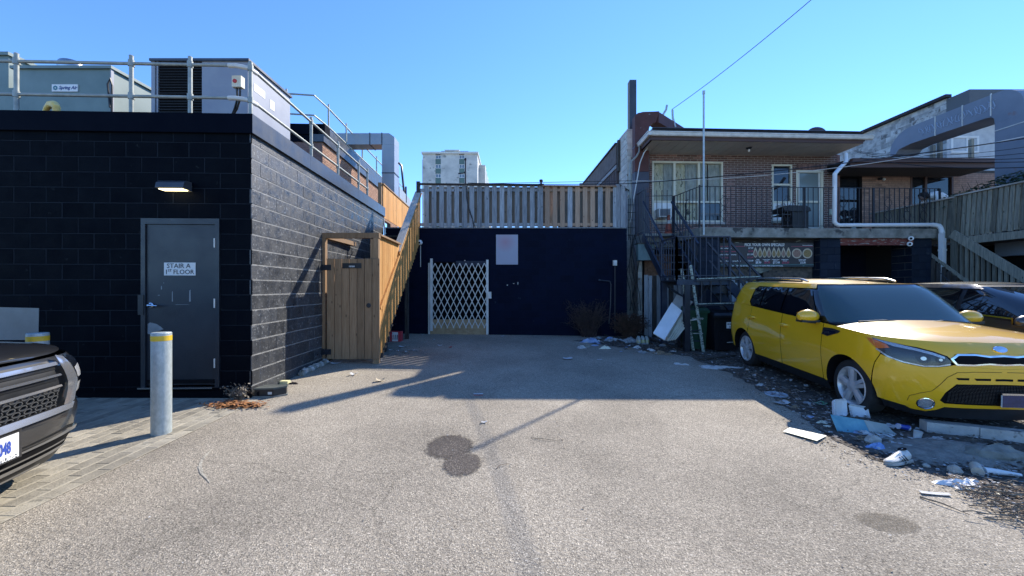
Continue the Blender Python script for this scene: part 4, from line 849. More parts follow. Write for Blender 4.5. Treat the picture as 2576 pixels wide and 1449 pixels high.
m = MB(); m.bar((ex0 + .04, eY(ex0) + .0, 6.185), (ex1 - .12, eY(ex1) + .0, 6.155), .09, .018); m.build('drip_edge', M['cap_metal'], rb)
m = MB(); c_ = P(1884, 376, 12.0); m.lathe([(.0, .0), (.085, 0), (.07, -.03), (.05, -.05), (0, -.05)], (c_.x, 12.0, 5.838), 14); ll = m.build('ceiling_lamp', M['iron'], rb, smooth=True)
m = MB(); m.blob((c_.x, 12.0, 5.75), .035, .035, .05, 10, 0); m.build('bulb', M['white'], ll, smooth=True)
# brown soffit end piece right
ds = thing('satellite_dish', 'brown satellite dish seen over the roof of the dark brick building', 'satellite dish', P(2055, 338, 14))
m = MB(); c_ = P(2056, 332, 13.6); m.lathe([(0, .0), (.1, .008), (.2, .035), (.28, .075), (.28, .085), (.18, .04), (0, .015)], c_, 24, ax=V((.35, .9, -.4))); m.build('dish', M['brown_trim'], ds, smooth=True)
m = MB(); m.cyl(c_, (c_.x, 13.9, 5.9), .02, 8); m.build('mast', M['iron'], ds)
# ------------------------------------------------------------------ concrete deck on piers
dk = thing('concrete_deck', 'stained concrete deck slab on painted block piers in front of the brick flats', 'deck', (8, 11, .2))
slabz(dk, [(4.96, 10.5), (11.62, 10.75), (11.62, 12.85), (3.83, 12.62), (3.83, 12.5), (3.87, 11.65), (4.73, 11.6)], ZD - .25, ZD, M['concrete'], 'slab')
slabz(dk, [(11.622, 10.95), (17, 11.1), (17, 13.2), (11.622, 12.86)], ZD - .25, ZD, M['concrete'], 'slab')
slabz(dk, [(4.1, 11.5), (4.93, 11.5), (4.93, 12.6), (4.1, 12.6)], 2.78, 2.94, M['concrete'], 'slab_beam')
pier_l = pm('grey_pier_block', (.06, .065, .075), (.11, .115, .12), scale=4, rough=.85, rnd=.15, bump=.3, bscale=40)
def pier(x0, x1, y0, y1, frontmat, leftmat):
    masonry(dk, (x0, y0), DR, x1 - x0, 0, ZD - .25, .4, .2, .009, .1, [], frontmat, M['navy_joint'], 60, wname='pier_front', rec=.004, dep=.015, c=.003, core=.1)
    masonry(dk, (x0, y1), (0, -1), y1 - y0 - .001, 0, ZD - .25, .4, .2, .009, .1, [], leftmat, M['mortar2'], 60, wname='pier_side', rec=.004, dep=.015, c=.003, core=.1)
    m = MB(); m.box(x0 + .1, x1, y0 + .1, y1, 0, ZD - .252); m.build('pier_core', frontmat, dk)
pb = pm('blue_black_pier_block', (.006, .011, .022), (.012, .019, .032), scale=3, rough=.7, rnd=.2, bump=.3, bscale=40, c3=(.03, .035, .045), s3=5, t3=.68, spec=.25)
pier(4.95, 5.56, 10.58, 11.3, pb, pier_l); pier(8.31, 8.87, 10.72, 11.3, pb, pb); pier(10.87, 11.42, 10.8, 11.4, pb, pb)
m = MB(); m.box(8.88, 10.86, 10.76, 10.86, 2.76, ZD - .252); m.build('lintel_beam', pm('peeling_red_paint', (.12, .02, .015), (.22, .07, .05), scale=6, rough=.85, c3=(.28, .26, .22), s3=9, t3=.56, st=(1, 1, 3)), dk)
m = MB(); m.box(3.9, 18, 12.55, 12.6, -.2, ZD - .252); m.build('back_wall', M['matt_black'], dk)  # real wall; its black colour is the darkness under the deck
m = MB(); m.box(8.87, 10.86, 12.2, 12.3, -.1, 2.9); m.build('garage_wall', M['black_cap'], dk)  # black sheet stands for the shaded depth of the opening
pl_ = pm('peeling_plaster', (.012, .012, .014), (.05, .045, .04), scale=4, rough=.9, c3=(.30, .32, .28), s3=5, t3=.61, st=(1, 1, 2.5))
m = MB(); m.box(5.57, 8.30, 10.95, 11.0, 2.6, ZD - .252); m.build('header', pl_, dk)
osbd = pm('dark_strand_board', (.055, .045, .035), (.13, .10, .075), scale=9, rough=.9, c3=(.02, .02, .02), s3=7, t3=.6)  # dark strand board with darker blotches
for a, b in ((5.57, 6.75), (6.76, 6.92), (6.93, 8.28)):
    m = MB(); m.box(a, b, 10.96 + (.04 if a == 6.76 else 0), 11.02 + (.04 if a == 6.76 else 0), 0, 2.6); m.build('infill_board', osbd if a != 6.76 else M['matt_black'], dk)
m = MB(); a, b = P(1880, 690, 10.95), P(1945, 673, 10.95); m.ext([(0, .2), (.7, .2), (.66, .12), (.36, .02), (.05, .13)], (a.x, 10.955, a.z), (1, 0, 0), (0, 0, 1), (0, -.01, 0)); m.build('peeling_patch', pm('pale_flaked_paint', (.25, .26, .2), (.12, .12, .1), scale=7, rough=.9, lo=.45, hi=.55), dk)
# cameras under the deck
for (x, y, lab) in ((2291, 600, 'white bullet camera tucked under the deck slab, the upper one'), (2288, 614, 'white dome camera under the deck slab, the lower one')):
    c_ = P(x, y, 10.7); m = MB(); m.tube([c_ + V((.1, .06, .01)), c_ + V((0, 0, 0)), c_ + V((-.05, -.06, -.01))], [.035, .06, .058], 14); t = thing('security_camera', lab, 'security camera', c_); m.build('housing', M['white'], t, smooth=True)
    m = MB(); m.blob(c_ + V((-.058, -.07, -.013)), .03, .02, .03, 10, 0); m.build('lens', M['matt_black'], t, smooth=True)
# ------------------------------------------------------------------ menu banner
mn = thing('menu_banner', 'dark shawarma menu banner with food pictures and prices under the concrete deck', 'banner', P(1928, 672, 10.85))
YM = 10.86
def mp_(x, y, d=0): return P(x, y, YM - d)
m = MB(); a, b = mp_(1812, 672), mp_(2046, 612); m.box(a.x - .25, b.x, YM - .012, YM + .012, a.z, b.z); m.build('panel', pm('menu_print', (.012, .009, .012), (.022, .018, .022), scale=3, rough=.45), mn)
XX, ZZ = V((1, 0, 0)), V((0, 0, 1))
def mt(txt, x, y, h, mat, al='LEFT', sx=1, bold=.0012): textobj(txt, h * 1.38 * YM / 1000, mp_(x, y, .0135), XX, ZZ, mat, mn, 'lettering', al, bold=bold, sx=sx)
mt('PICK YOUR OWN SPECIALS!', 1873, 619.5, 7.2, M['wht_ink'], sx=.80, bold=.003)
red2 = pm('menu_red', (.42, .06, .10), rough=.6); teal = pm('menu_green', (.10, .22, .19), rough=.6)
for (x0, x1, y, h, mat) in ((1812, 1873, 620.5, 1.0, red2), (1990, 2044, 620.5, .8, red2), (1812, 2046, 665.5, .9, teal), (1812, 2046, 668.7, 5.4, pm('menu_footer', (.02, .04, .045), rough=.6))):
    m = MB(); a, b = mp_(x0, y + h / 2), mp_(x1, y - h / 2); m.box(a.x, b.x, YM - .0135, YM - .0125, a.z, b.z); m.build('stripe', mat, mn)
for txt, y, mat, pr in (('Falafel Sandwiches', 626.5, M['wht_ink'], '$7.49'), ('Beef & Chicken Shawarma', 634.5, red2, '$9.49'), ('Chicken or Beef Shawarma', 642.3, M['wht_ink'], '$11.49'), ('Grilled Chicken', 650, red2, '$12.49'), ('Chicken or Beef Shawarma Plates', 658.5, M['wht_ink'], '$19.49')):
    mt(txt, 1806, y, 3.4, mat, sx=.9 if len(txt) > 20 else 1); mt(pr, 1895, y, 4.4, mat, 'RIGHT', sx=.9)
for (cx_, pr, mat, cap) in ((1905, '$8.99', M['wht_ink'], ('2 Falafel', 'Sandwiches')), (1927, '$9.99', red2, ('Tomato & Cheese', 'Shawarma')), (1950, '$11.49', M['wht_ink'], ('2 Chicken or Beef', 'Shawarma')), (1973.5, '$12.49', red2, ('2 Grilled Chicken', 'Shawarma')), (2017, '$15.99', M['wht_ink'], ('2 Chicken or Beef', 'Shawarma Plates'))):
    mt(pr, cx_ + 3, 663.5, 5.4 if cx_ < 2000 else 4.2, mat, 'CENTER', sx=.85, bold=.002)
    mt(cap[0], cx_ + 1, 654.4, 2.0, M['wht_ink'], 'CENTER', sx=.9); mt(cap[1], cx_ + 1, 657.6, 2.0, M['wht_ink'], 'CENTER', sx=.9)
mt('EMPIRE PROMISE: WE WILL ALWAYS SERVE YOU CLEAN, FRESH & HEALTHY FOODS.', 1841, 670.5, 2.9, M['wht_ink'], sx=.86)
mt('W', 1833, 670.6, 3.2, teal); mt('W', 2019, 670.6, 3.2, teal); mt('Pictures may not be as shown', 2044, 618.3, 1.5, M['wht_ink'], 'RIGHT')
bread = pm('printed_bread', (.45, .36, .24), (.55, .47, .34), scale=30, rough=.6); filling = pm('printed_filling', (.20, .09, .04), (.34, .25, .08), scale=45, rough=.6, c3=(.12, .16, .04), s3=60, t3=.6); fill2 = pm('printed_meat', (.16, .05, .04), (.36, .24, .16), scale=60, rough=.6)
for k, cx_ in enumerate((1900.5, 1912, 1923.5, 1934.5, 1947, 1958.5, 1971, 1983.5)):
    m = MB(); q = mp_(cx_, 637, .0127); w_, h_ = .062, .125; tp = [(w_ * math.sin(t) * (1 if math.cos(t) < 0 else (1 - .55 * math.cos(t))), h_ * math.cos(t) * (1 if math.cos(t) < 0 else 1.25)) for t in [i * math.pi / 9 for i in range(18)]]
    m.ext(tp, q, XX, ZZ, (0, -.0012, 0)); m.build('food_picture', bread, mn)
    m = MB(); m.ext([(a * .72, b * .66 - .02) for a, b in tp], q + V((0, -.0014, 0)), XX, ZZ, (0, -.0012, 0)); m.build('food_picture', filling if k % 3 else fill2, mn)
for cx_, mt_ in ((2003.5, fill2), (2030, filling)):
    q = mp_(cx_ + 1, 638, .0127)
    for r_, mat, dd in ((.135, bread, 0), (.105, mt_, .0015)):
        m = MB(); m.ext([(r_ * math.sin(t), r_ * math.cos(t)) for t in [i * math.pi / 12 for i in range(24)]], q + V((0, -dd, 0)), XX, ZZ, (0, -.0012, 0)); m.build('food_picture', mat, mn)
# ------------------------------------------------------------------ iron deck railing
dr_ = thing('deck_railing', 'black wrought iron railing with scrolls along the front of the concrete deck', 'railing', (8, 10.6, ZD))
zt_ = 4.298; zb_ = ZD + .07
def scroll(c, ex, s=1.0, th=dr_):
    m = MB(); c = V(c); ex = V(ex)
    for sx in (1, -1):
        for sz in (1, -1):
            pts = []
            for k in range(15):
                t = k / 14; ang = t * 2.6; 
                u = .085 * math.sin(t * math.pi) ** .8 * (1 if t < .75 else .9); z = .03 + .24 * t
                pts.append(c + (ex * sx * u + V((0, 0, sz * z))) * s)
            m.tube(pts, .006, 5)
            for (zz, rr) in ((.03, .028), (.27, .022)):
                pts = [c + (ex * sx * (.03 + rr * math.cos(t)) + V((0, 0, sz * (zz + rr * math.sin(t))))) * s for t in [k * .55 - .5 for k in range(10)]]; m.tube(pts, .0055, 4)
    return m.build('scroll', M['iron'], th, smooth=True)
def irail(p0, p1, zt0, zt1, zb0, zb1, sp, th, mat='iron', scr=(), spike=0, r=.0075):
    p0 = V(p0); p1 = V(p1); L = (p1 - p0).length; d = (p1 - p0) / L; n = max(1, round(L / sp))
    m = MB(); m.bar(p0 + V((0, 0, zt0)), p1 + V((0, 0, zt1)), .032, .012); m.build('top_rail', M[mat], th)
    m = MB(); m.bar(p0 + V((0, 0, zb0)), p1 + V((0, 0, zb1)), .02, .012); m.build('bottom_rail', M[mat], th)
    for k in range(1, n):
        t = k / n; q = p0 + d * L * t; za = zb0 + (zb1 - zb0) * t; zc = zt0 + (zt1 - zt0) * t + spike
        m = MB(); m.box(q.x - r, q.x + r, q.y - r, q.y + r, za - .03, zc); m.build('baluster', M[mat], th)
    for t in scr:
        q = p0 + d * L * t; zm = (zb0 + zt0) / 2 + ((zb1 + zt1) - (zb0 + zt0)) / 2 * t; scroll((q.x, q.y - .012, zm - .05), d, 1.15, th)
pA = V((4.98, 10.56, 0)); pB = V((11.62, 10.80, 0)); pC = V((4.74, 11.60, 0)); pD = V((3.90, 11.68, 0)); pE = V((3.86, 12.55, 0))
irail(pA, pB, zt_, zt_, zb_, zb_, .14, dr_, scr=(.10, .36, .59, .78, .86, .93))
irail(pC, pA, zt_ - .02, zt_, zb_, zb_, .14, dr_, scr=(.52,))
irail(pE, pD, zt_ + .2, zt_ + .2, ZD + .1, ZD + .1, .13, dr_, spike=.1)
for q, zz in ((pA, zt_ + .04), (pC, zt_), (pC + V((-.03, .05, 0)), zt_), (pB, zt_), (V((7.85, 10.66, 0)), zt_), (V((9.75, 10.73, 0)), zt_), (pD, zt_ + .2), (pE, zt_ + .2)):
    m = MB(); m.box(q.x - .018, q.x + .018, q.y - .018, q.y + .018, ZD, zz); m.build('post', M['iron'], dr_)
gt_ = thing('iron_gate', 'low spiked iron gate across the head of the metal stair', 'gate', (4.3, 11.64, ZD))
irail(pC + V((-.05, .03, 0)), pD + V((.05, 0, 0)), 4.30, 4.30, ZD + .1, ZD + .1, .135, gt_, spike=.17)
# tall pole at the deck corner
m = MB(); q = V((5.045, 10.46, 0)); m.cyl(q + V((0, 0, ZD - .2)), q + V((0, 0, EYE + 5.12)), .024, 10); m.cyl(q + V((0, 0, EYE + 5.1)), q + V((0, 0, EYE + 5.19)), .034, 10)
tag(m.build('steel_pole', M['galv'], smooth=True), 'tall thin galvanised pole standing at the left front corner of the deck', 'pole')
# plumbing
m = MB(); Yp = 10.45
pt = [P(2128, 388, 11.6), P(2128, 408, 11.45), P(2112, 424, 11.1), P(2100, 438, 10.7), P(2099, 558, 10.68), P(2103, 564, 10.68), P(2110, 567, 10.68), P(2345, 566, 10.72)]
dp = thing('drain_pipe', 'white plastic drain pipe bending along the deck edge and down to the ground', 'pipe', P(2370, 760, 10.5))
m.tube(pt, .052, 12); m.build('upper_run', M['white'], dp, smooth=True)
m = MB(); m.tube([P(2344.5, 566, 10.72), P(2360, 568, 10.70), P(2368, 575, 10.66), P(2370.5, 588, 10.62)], .062, 12); m.build('elbow', M['white'], dp, smooth=True)
e_ = P(2370.5, 587, 10.62); m = MB(); m.box(e_.x - .055, e_.x + .055, e_.y - .05, e_.y + .05, .1, e_.z); m.build('downpipe', M['white'], dp)
e2 = P(2370, 632, 10.62); m = MB(); m.box(e_.x - .064, e_.x + .064, e_.y - .058, e_.y + .055, e2.z, e2.z + .05); m.build('collar', M['white'], dp)
# ------------------------------------------------------------------ left end of the brick building: party wall, ducts, post
pw_ = thing('party_wall', 'flaking white block wall end rising beside the rusty brown duct', 'wall', (3.86, 13, .2))
masonry(pw_, (3.735, 12.9), (1, 0), .26, 0, 6.76, .4, .2, .01, .1, [], M['white_block'], M['mortar'], 60, wname='front_face', dep=.02, c=.004, rec=.006, core=.1, xoff=.13)
masonry(pw_, (3.735 - .03, 13.75), (.035, -1), .85, 0, 6.76, .4, .2, .01, .1, [], M['white_block'], M['mortar2'], 90, wname='side_face', dep=.02, c=.004, rec=.006, core=.1)
m = MB(); m.box(3.84, 3.99, 13.0, 13.74, 0, 6.75); m.build('core', M['white_block'], pw_)
masonry(pw_, (P(1597, 0, 12.3).x, 12.0), (1, 0), .30, 0, 2.94, .4, .2, .01, .1, [], M['white_block'], M['mortar'], 30, wname='lower_face', dep=.02, c=.004, rec=.006, core=.5, xoff=.1)
ps = thing('square_post', 'tall dark grey square metal post standing on the white block wall end', 'post', P(1591, 326, 12.95))
a, b = P(1584.5, 326, 12.95), P(1601, 201, 12.95); m = MB(); m.box(a.x, b.x, 12.95, 13.2, 6.76, b.z); m.build('post', M['cap_metal'], ps)
m = MB(); m.box(a.x - .004, a.x - .001, 12.97, 13.18, 6.76, b.z); m.build('edge_strip', pm('tan_strip', (.2, .15, .1), rough=.6), ps)
rust = pm('rusty_brown_duct', (.07, .022, .018), (.11, .035, .03), scale=3, rough=.7, c3=(.18, .16, .15), s3=5, t3=.68)
bd_ = thing('brown_duct', 'rusty brown metal duct rising beside the brick flat and bending over its roof', 'duct', (4.0, 12.3, ZD))
m = MB(); m.box(3.80, 4.23, 12.28, 12.56, 5.2, 6.5); m.build('riser', rust, bd_)
bl_d = pm('blue_grey_duct', (.035, .04, .06), (.06, .065, .09), scale=2, rough=.6, c3=(.10, .05, .04), s3=3, t3=.64)
m = MB(); m.box(3.80, 4.23, 12.28, 12.56, ZD, 5.19); m.build('riser', bl_d, bd_)
m = MB(); m.box(3.79, 4.24, 12.27, 12.57, 5.96, 5.98); m.build('seam', M['cap_metal'], bd_)
m = MB(); arc = [(0, 0), (.43, 0)] + [(.43 + .22 - .22 * math.cos(t), .05 + .0 + .22 * math.sin(t) - .05) for t in [.4, .8, 1.2, 1.57]] + [(.75, .56), (.55, .55), (.25, .54), (.08, .5), (0, .42)]
m.ext(arc, (3.80, 12.28, 6.502), (1, 0, 0), (0, 0, 1), (0, .28, 0)); m.build('elbow', rust, bd_)
m = MB(); m.bar((4.42, 12.40, 6.88), (6.6, 14.4, 6.86), .34, .32); m.build('run', rust, bd_)
m = MB()
for p_, q_, r_ in (((1663, 297), (1675.5, 277), (1678, 265)), ((1699, 321), (1692.5, 297), (1691.5, 277))):
    o = MB(); o.tube([P(*p_, 13), P(*q_, 13), P(*r_, 13)], .035, 8); tag(o.build('bent_pipe', M['galv'], smooth=True), ('bent steel pipe end leaning right' if p_[0] < 1680 else 'bent steel pipe end leaning left') + ' above the brown roof duct', 'pipe')
nb = thing('neighbour_building', 'brown boarded side wall of the building behind the fence', 'building', (3.6, 20, .2))
sid = pm('weathered_brown_boarding', (.055, .035, .035), (.10, .075, .07), scale=2, rough=.85, st=(1, 8, 1), bump=.3)
Yk = 13.76
while Yk < 27:
    x_ = 3.62 - .035 * (Yk - 13.7); m = MB(); m.box(x_ - .01 * random.random(), x_ + .1, Yk, Yk + .285, .1, 5.9); m.build('board', sid, nb); Yk += .3
m = MB(); m.bar((3.67, 13.76, 6.24), (3.2, 27, 6.24), .14, .66); m.build('fascia', pm('grey_brown_fascia', (.09, .075, .07), (.14, .12, .11), rough=.8), nb)
m = MB(); m.bar((3.62, 13.76, 5.8), (3.15, 27, 5.8), .06, .12); m.build('trim', M['grey_wood'], nb)
m = MB(); m.bar((3.66, 13.76, 6.60), (3.19, 27, 6.60), .2, .06); m.build('roof_edge', M['roof_black'], nb)
m = MB(); a, b = P(1554, 440, 13.6), P(1562, 352, 13.6); m.box(a.x, b.x, 13.6, 13.7, 5.6, b.z); tag(m.build('square_post', M['dark_wood']), 'short brown post fixed to the left side of the white block wall', 'post')
mb_ = thing('meter_box', 'pale blue green meter box under the deck corner', 'meter box', P(1625, 655, 11.4))
a, b = P(1606, 655, 11.4), P(1646, 614, 11.4); m = MB(); m.box(a.x, b.x, 11.4, 11.62, a.z, b.z); m.build('box', pm('blue_green_paint', (.10, .17, .18), (.17, .25, .25), scale=5, rough=.6, st=(1, 1, .4)), mb_)
m = MB(); m.box(a.x - .02, b.x + .02, 11.37, 11.64, b.z, b.z + .03); m.build('lid', M['dark_wood'], mb_)
# boarded opening + old picket boards left of the piers
ub = thing('boarded_opening', 'dark opening patched with reddish strand board behind the metal stair', 'board', (4.3, 12, 1.6))
m = MB(); a, b = P(1622, 715, 11.9), P(1690, 640, 11.9); m.box(a.x, b.x, 11.9, 11.93, a.z - .1, b.z); m.build('panel', pm('reddish_strand_board', (.14, .065, .035), (.24, .13, .08), scale=9, rough=.9, c3=(.05, .03, .02), s3=10, t3=.6), ub)
m = MB(); m.box(P(1616, 0, 11.98).x, 4.93, 11.96, 12.0, 0, 2.94); m.build('backing', M['matt_black'], ub)
pk = thing('picket_fence', 'old grey vertical plank fence below the deck left of the stair post', 'fence', (4.1, 11.2, .1))
x = P(1621, 0, 11.2).x; k = 0
while x < 4.93:
    m = MB(); vs, fs = piece_verts(.105, P(0, 702, 11.2).z - .1 - (.02 if k % 3 else 0), .02, .004); m.add([(x + v[0], 11.2 + v[1] + .01 * (k % 2), gz(x, 11.2) + v[2]) for v in vs], fs); m.build('plank', M['dark_wood'] if k % 4 == 2 else M['grey_wood'], pk); x += .118; k += 1
pk2 = thing('picket_fence', 'broken grey picket planks behind the ladder at the rear of the yellow car', 'fence', (6.6, 10.9, .1))
for k, (xp, yt) in enumerate(((1832, 715), (1841, 700), (1849, 712), (1858, 708), (1868, 716), (1877, 708), (1886, 712))):
    c_ = P(xp, yt, 10.88); vs, fs = piece_verts(.085, c_.z - gz(c_.x, 10.9), .02, .004); m = MB(); m.add([(c_.x + v[0], 10.88 + v[1], gz(c_.x, 10.9) + v[2]) for v in vs], fs); m.build('plank', M['grey_wood'], pk2)
# ------------------------------------------------------------------ second flat (paler brick) to the right
SO = (10.62, 13.0)
rs = thing('brick_flat', 'paler brick flat with dark gutter and big sky reflecting window on the right', 'building', (13, 13, 3))
def st(x): return rt(x, SO)
def sz(x, y): return rz_(x, y, SO)
DW = (.0, st(2168), ZD - .2, sz(2130, 441)); WW = (st(2290), st(2398), sz(2345, 519), sz(2345, 441))
masonry(rs, SO, DR, 6.2, 2.9, 5.4, .2195, .0677, .010, ZD, [DW, WW], M['brick2'], M['mortar2'], 200, name='brick', wname='front_wall', dep=.02, c=.0015, rec=.004)
window(rs, SO, DR, WW, [st(2330)], [[], []], M['brown_trim'], [dgl, dgl], fw=.06)
dd = window(rs, SO, DR, (DW[0] + .02, DW[1], ZD, DW[3]), [], [[sz(2130, 505)]], M['matt_black'], [dgl, dgl], fw=.09); rename(dd, 'glazed_door')
m = MB(); q = [W2(SO, DR, .0, -1, 2.9), W2(SO, DR, 6.1, -1, 2.9), W2(SO, DR, 6.1, -1.1, 2.9), W2(SO, DR, 0, -1.1, 2.9)]; m.hexa(q + [p + V((0, 0, 2.5)) for p in q]); m.build('room_back', M['matt_black'], rs)
m = MB(); m.box(10.35, 10.6, 12.85, 19, 2.9, 5.9); m.build('side_wall', M['brick'], rs)
m = MB(); m.cyl(W2(SO, DR, st(2211), 0, sz(2211, 451)), W2(SO, DR, st(2211), .09, sz(2211, 451)), .05, 12); wl_ = m.build('wall_lamp', M['iron'], rs)
m = MB(); m.blob(W2(SO, DR, st(2215), .12, sz(2211, 454)), .045, .045, .045, 10, 0); m.build('globe', M['white'], wl_, smooth=True)
m = MB(); m.ext([(11.9, 5.25), (11.9, 5.42), (12.2, 5.5), (19, 5.9), (19, 5.6), (13.0, 5.36), (12.2, 5.3)], (10.15, 0, 0), (0, 1, 0), (0, 0, 1), (4.6, 0, 0)); m.build('roof', M['roof_black'], rs)
m = MB(); m.box(10.1, 14.65, 11.86, 11.9, 5.2, 5.36); m.box(10.1, 14.7, 11.78, 11.9, 5.33, 5.45); m.build('gutter', M['brown_trim'], rs)
m = MB(); m.box(10.12, 14.6, 11.98, 12.98, 5.24, 5.26); m.build('soffit', M['dark_wood'], rs)
# tall grey-white block building behind
tb = thing('block_building', 'tall pale grey block building with black roof edge behind the brick flats', 'building', (16, 16, 4))
masonry(tb, (15.1, 20), (.035, -1), 6.0, 4.5, 8.28, .4, .2, .01, 4.5, [], M['grey_white_block'], M['mortar'], 240, wname='side_wall', dep=.02, c=.004, rec=.005)
m = MB(); m.bar((15.06, 20.1, 8.33), (15.27, 13.9, 8.33), .22, .1); m.build('roof_edge', M['roof_black'], tb)
fw_ = pm('pale_stucco', (.42, .45, .48), (.52, .55, .57), rough=.8)
m = MB(); m.box(15.32, 22, 14.0, 14.2, 0, 7.6); m.build('front_wall', fw_, tb)
m = MB(); m.box(15.31, 22, 13.3, 14.3, 7.72, 8.25); m.build('fascia', pm('grey_fascia', (.09, .10, .11), rough=.6), tb)
m = MB(); m.box(15.33, 22, 13.3, 14.0, 7.70, 7.715); m.build('soffit', M['soffit'], tb)
TO = (15.32, 14.0)
window(tb, TO, (1, 0), (.12, 1.1, P(0, 386, 14).z, P(0, 343, 14).z), [.7], [[], []], M['white'], dgl, fw=.07, dep=(-.05, .03))
m = MB(); m.box(15.2, 20, 13.2, 13.9, 5.3, 5.5); m.build('lower_roof', M['dark_wood'], tb)
m = MB()
for (x, y0, y1) in ((2365, 315, 400), (2444, 350, 400), (2347, 365, 405)):
    a, b = P(x, y1, 13.2), P(x + 7, y0, 13.2); o = MB(); o.box(a.x, b.x, 13.2, 13.3, a.z, b.z); tag(o.build('wooden_post', M['stair_wood']), 'weathered upright timber under the graffiti covered duct, ' + {2365: 'the tallest', 2444: 'the one nearest the duct riser', 2347: 'the leftmost'}[x], 'post')
# graffiti duct
bd = pm('blue_grey_duct_paint', (.15, .18, .23), (.20, .23, .28), scale=1.2, rough=.55, c3=(.20, .15, .16), s3=2.5, t3=.66)
gdu = thing('graffiti_duct', 'huge blue grey duct with faint graffiti arching over the brick flat', 'duct', (12.6, 10.2, 3))
XL = 12.35
def yz(poly, x0, x1, name, mat=bd):
    m = MB(); m.ext(poly, (x0, 0, 0), (0, 1, 0), (0, 0, 1), (x1 - x0, 0, 0)); return m.build(name, mat, gdu)
zt = 6.52; zbm = 6.0
yz([(12.34, 6.07), (11.3, 6.05), (11.3, 6.60), (12.34, 6.60)], XL, XL + .75, 'horizontal_run'); yz([(11.298, 6.05), (10.25, 6.02), (10.25, 6.58), (11.298, 6.60)], XL, XL + .75, 'horizontal_run')
yz([(12.342, 6.07), (12.342, 6.60), (12.52, 6.57), (12.68, 6.50), (12.82, 6.39), (12.93, 6.25), (12.98, 6.1), (12.98, 5.9), (12.8, 5.9), (12.7, 6.02)], XL, XL + .75, 'end_elbow')
yz([(10.35, 6.02), (10.248, 6.02), (10.248, 6.58), (10.15, 6.58)] + [(10.1 - .52 * math.sin(t), 6.06 + .52 * math.cos(t)) for t in (.15, .35, .55, .75, .95, 1.15, 1.35)] + [(9.58, 5.8), (10.17, 5.8), (10.18, 5.93), (10.24, 6.0)], XL, XL + .75, 'elbow')
yz([(9.58, 5.798), (10.17, 5.798), (10.17, 2.4), (9.58, 2.4)], XL, XL + .75, 'riser')
for y_ in (11.6, 10.9, 10.25):
    m = MB(); m.box(XL - .012, XL + .01, y_ - .012, y_ + .012, 6.04, 6.61); m.build('seam', M['offwhite'], gdu)
m = MB(); m.box(XL - .01, XL + .76, 9.57, 10.18, 5.6, 5.62); m.build('seam', M['offwhite'], gdu)
gf = pm('faded_spray_paint', (.30, .38, .50), rough=.7)
rg = random.Random(4)
for k in range(9):
    y0 = 12.05 - k * .21; pts = []; z0 = 6.17
    for j in range(9): pts.append((XL - .004, y0 - .03 * j + .05 * math.sin(j * 1.7 + k), z0 + .14 + .12 * math.sin(j * 1.3 + k * 2.1)))
    m = MB(); m.tube(pts, .011, 4); m.build('graffiti', gf, gdu)
# ------------------------------------------------------------------ wooden walkway guard and stair at far right
wg = thing('wooden_walkway', 'weathered slatted wooden walkway guard climbing at the right edge', 'wooden stair', (11.6, 9.5, 2.9))
Yk = 7.3; k = 0
def slat(x, y, z0, z1, lean, th=wg, mat='stair_wood', w_=.07):
    m = MB(); q = [V((x - .02, y - w_ / 2 + lean, z0)), V((x + .02, y - w_ / 2 + lean, z0)), V((x + .02, y + w_ / 2 + lean, z0)), V((x - .02, y + w_ / 2 + lean, z0))]; m.hexa(q + [V((p.x, p.y - lean, z1)) for p in q]); return m.build('slat', M[mat], th)
while Yk < 12.7:
    slat(11.53, Yk, 2.93 + random.uniform(-.02, .02), 3.97, .06, w_=.078); Yk += .108
m = MB(); m.bar((11.53, 7.2, 3.99), (11.53, 10.3, 3.99), .14, .035); m.build('cap', M['cap_wood'], wg)
m = MB(); m.bar((11.53, 10.31, 3.96), (11.53, 12.8, 3.98), .14, .035); m.build('cap', M['cap_wood'], wg)
m = MB(); m.box(11.56, 11.6, 7.2, 12.7, 2.98, 3.08); m.box(11.56, 11.6, 7.2, 12.7, 3.8, 3.9); m.build('rail', M['stair_wood'], wg)
m = MB(); m.box(11.5, 11.54, 7.2, 10.3, 2.72, 2.90); m.build('rim_board', M['stair_wood'], wg)
m = MB(); m.box(11.55, 13.2, 7.2, 10.9, 2.74, 2.80); m.build('floor', M['dark_wood'], wg)
m = MB(); m.box(11.48, 11.58, 10.31, 10.41, .1, 4.02); m.build('post', M['stair_wood'], wg)
m = MB(); m.bar((11.46, 10.35, 3.02), (11.52, 7.6, .75), .045, .2, up=(0, .6, 1)); m.build('stringer', M['stair_wood'], wg)
m = MB(); m.bar((11.44, 10.9, 2.55), (11.5, 8.1, .05), .04, .07, up=(0, .6, 1)); m.build('lower_rail', M['stair_wood'], wg)
for k in range(22):
    y_ = 10.28 - k * .115; zt2 = 3.0 - (10.35 - y_) * .825 - .1; zb2 = zt2 - .95
    if zt2 < .7: break
    slat(11.5, y_, max(.1, zb2), zt2, .0, w_=.06)
for k in range(12):
    y_ = 10.9 - k * .13; slat(11.42, y_, .3, 2.6 - (10.9 - y_) * .89 - .1, .05, mat='dark_wood', w_=.08)
m = MB(); m.box(12.6, 12.8, 6.5, 10.9, 0, 2.72); m.build('dark_void_panel', M['matt_black'], wg)  # added black panel standing for the shaded void under the walkway
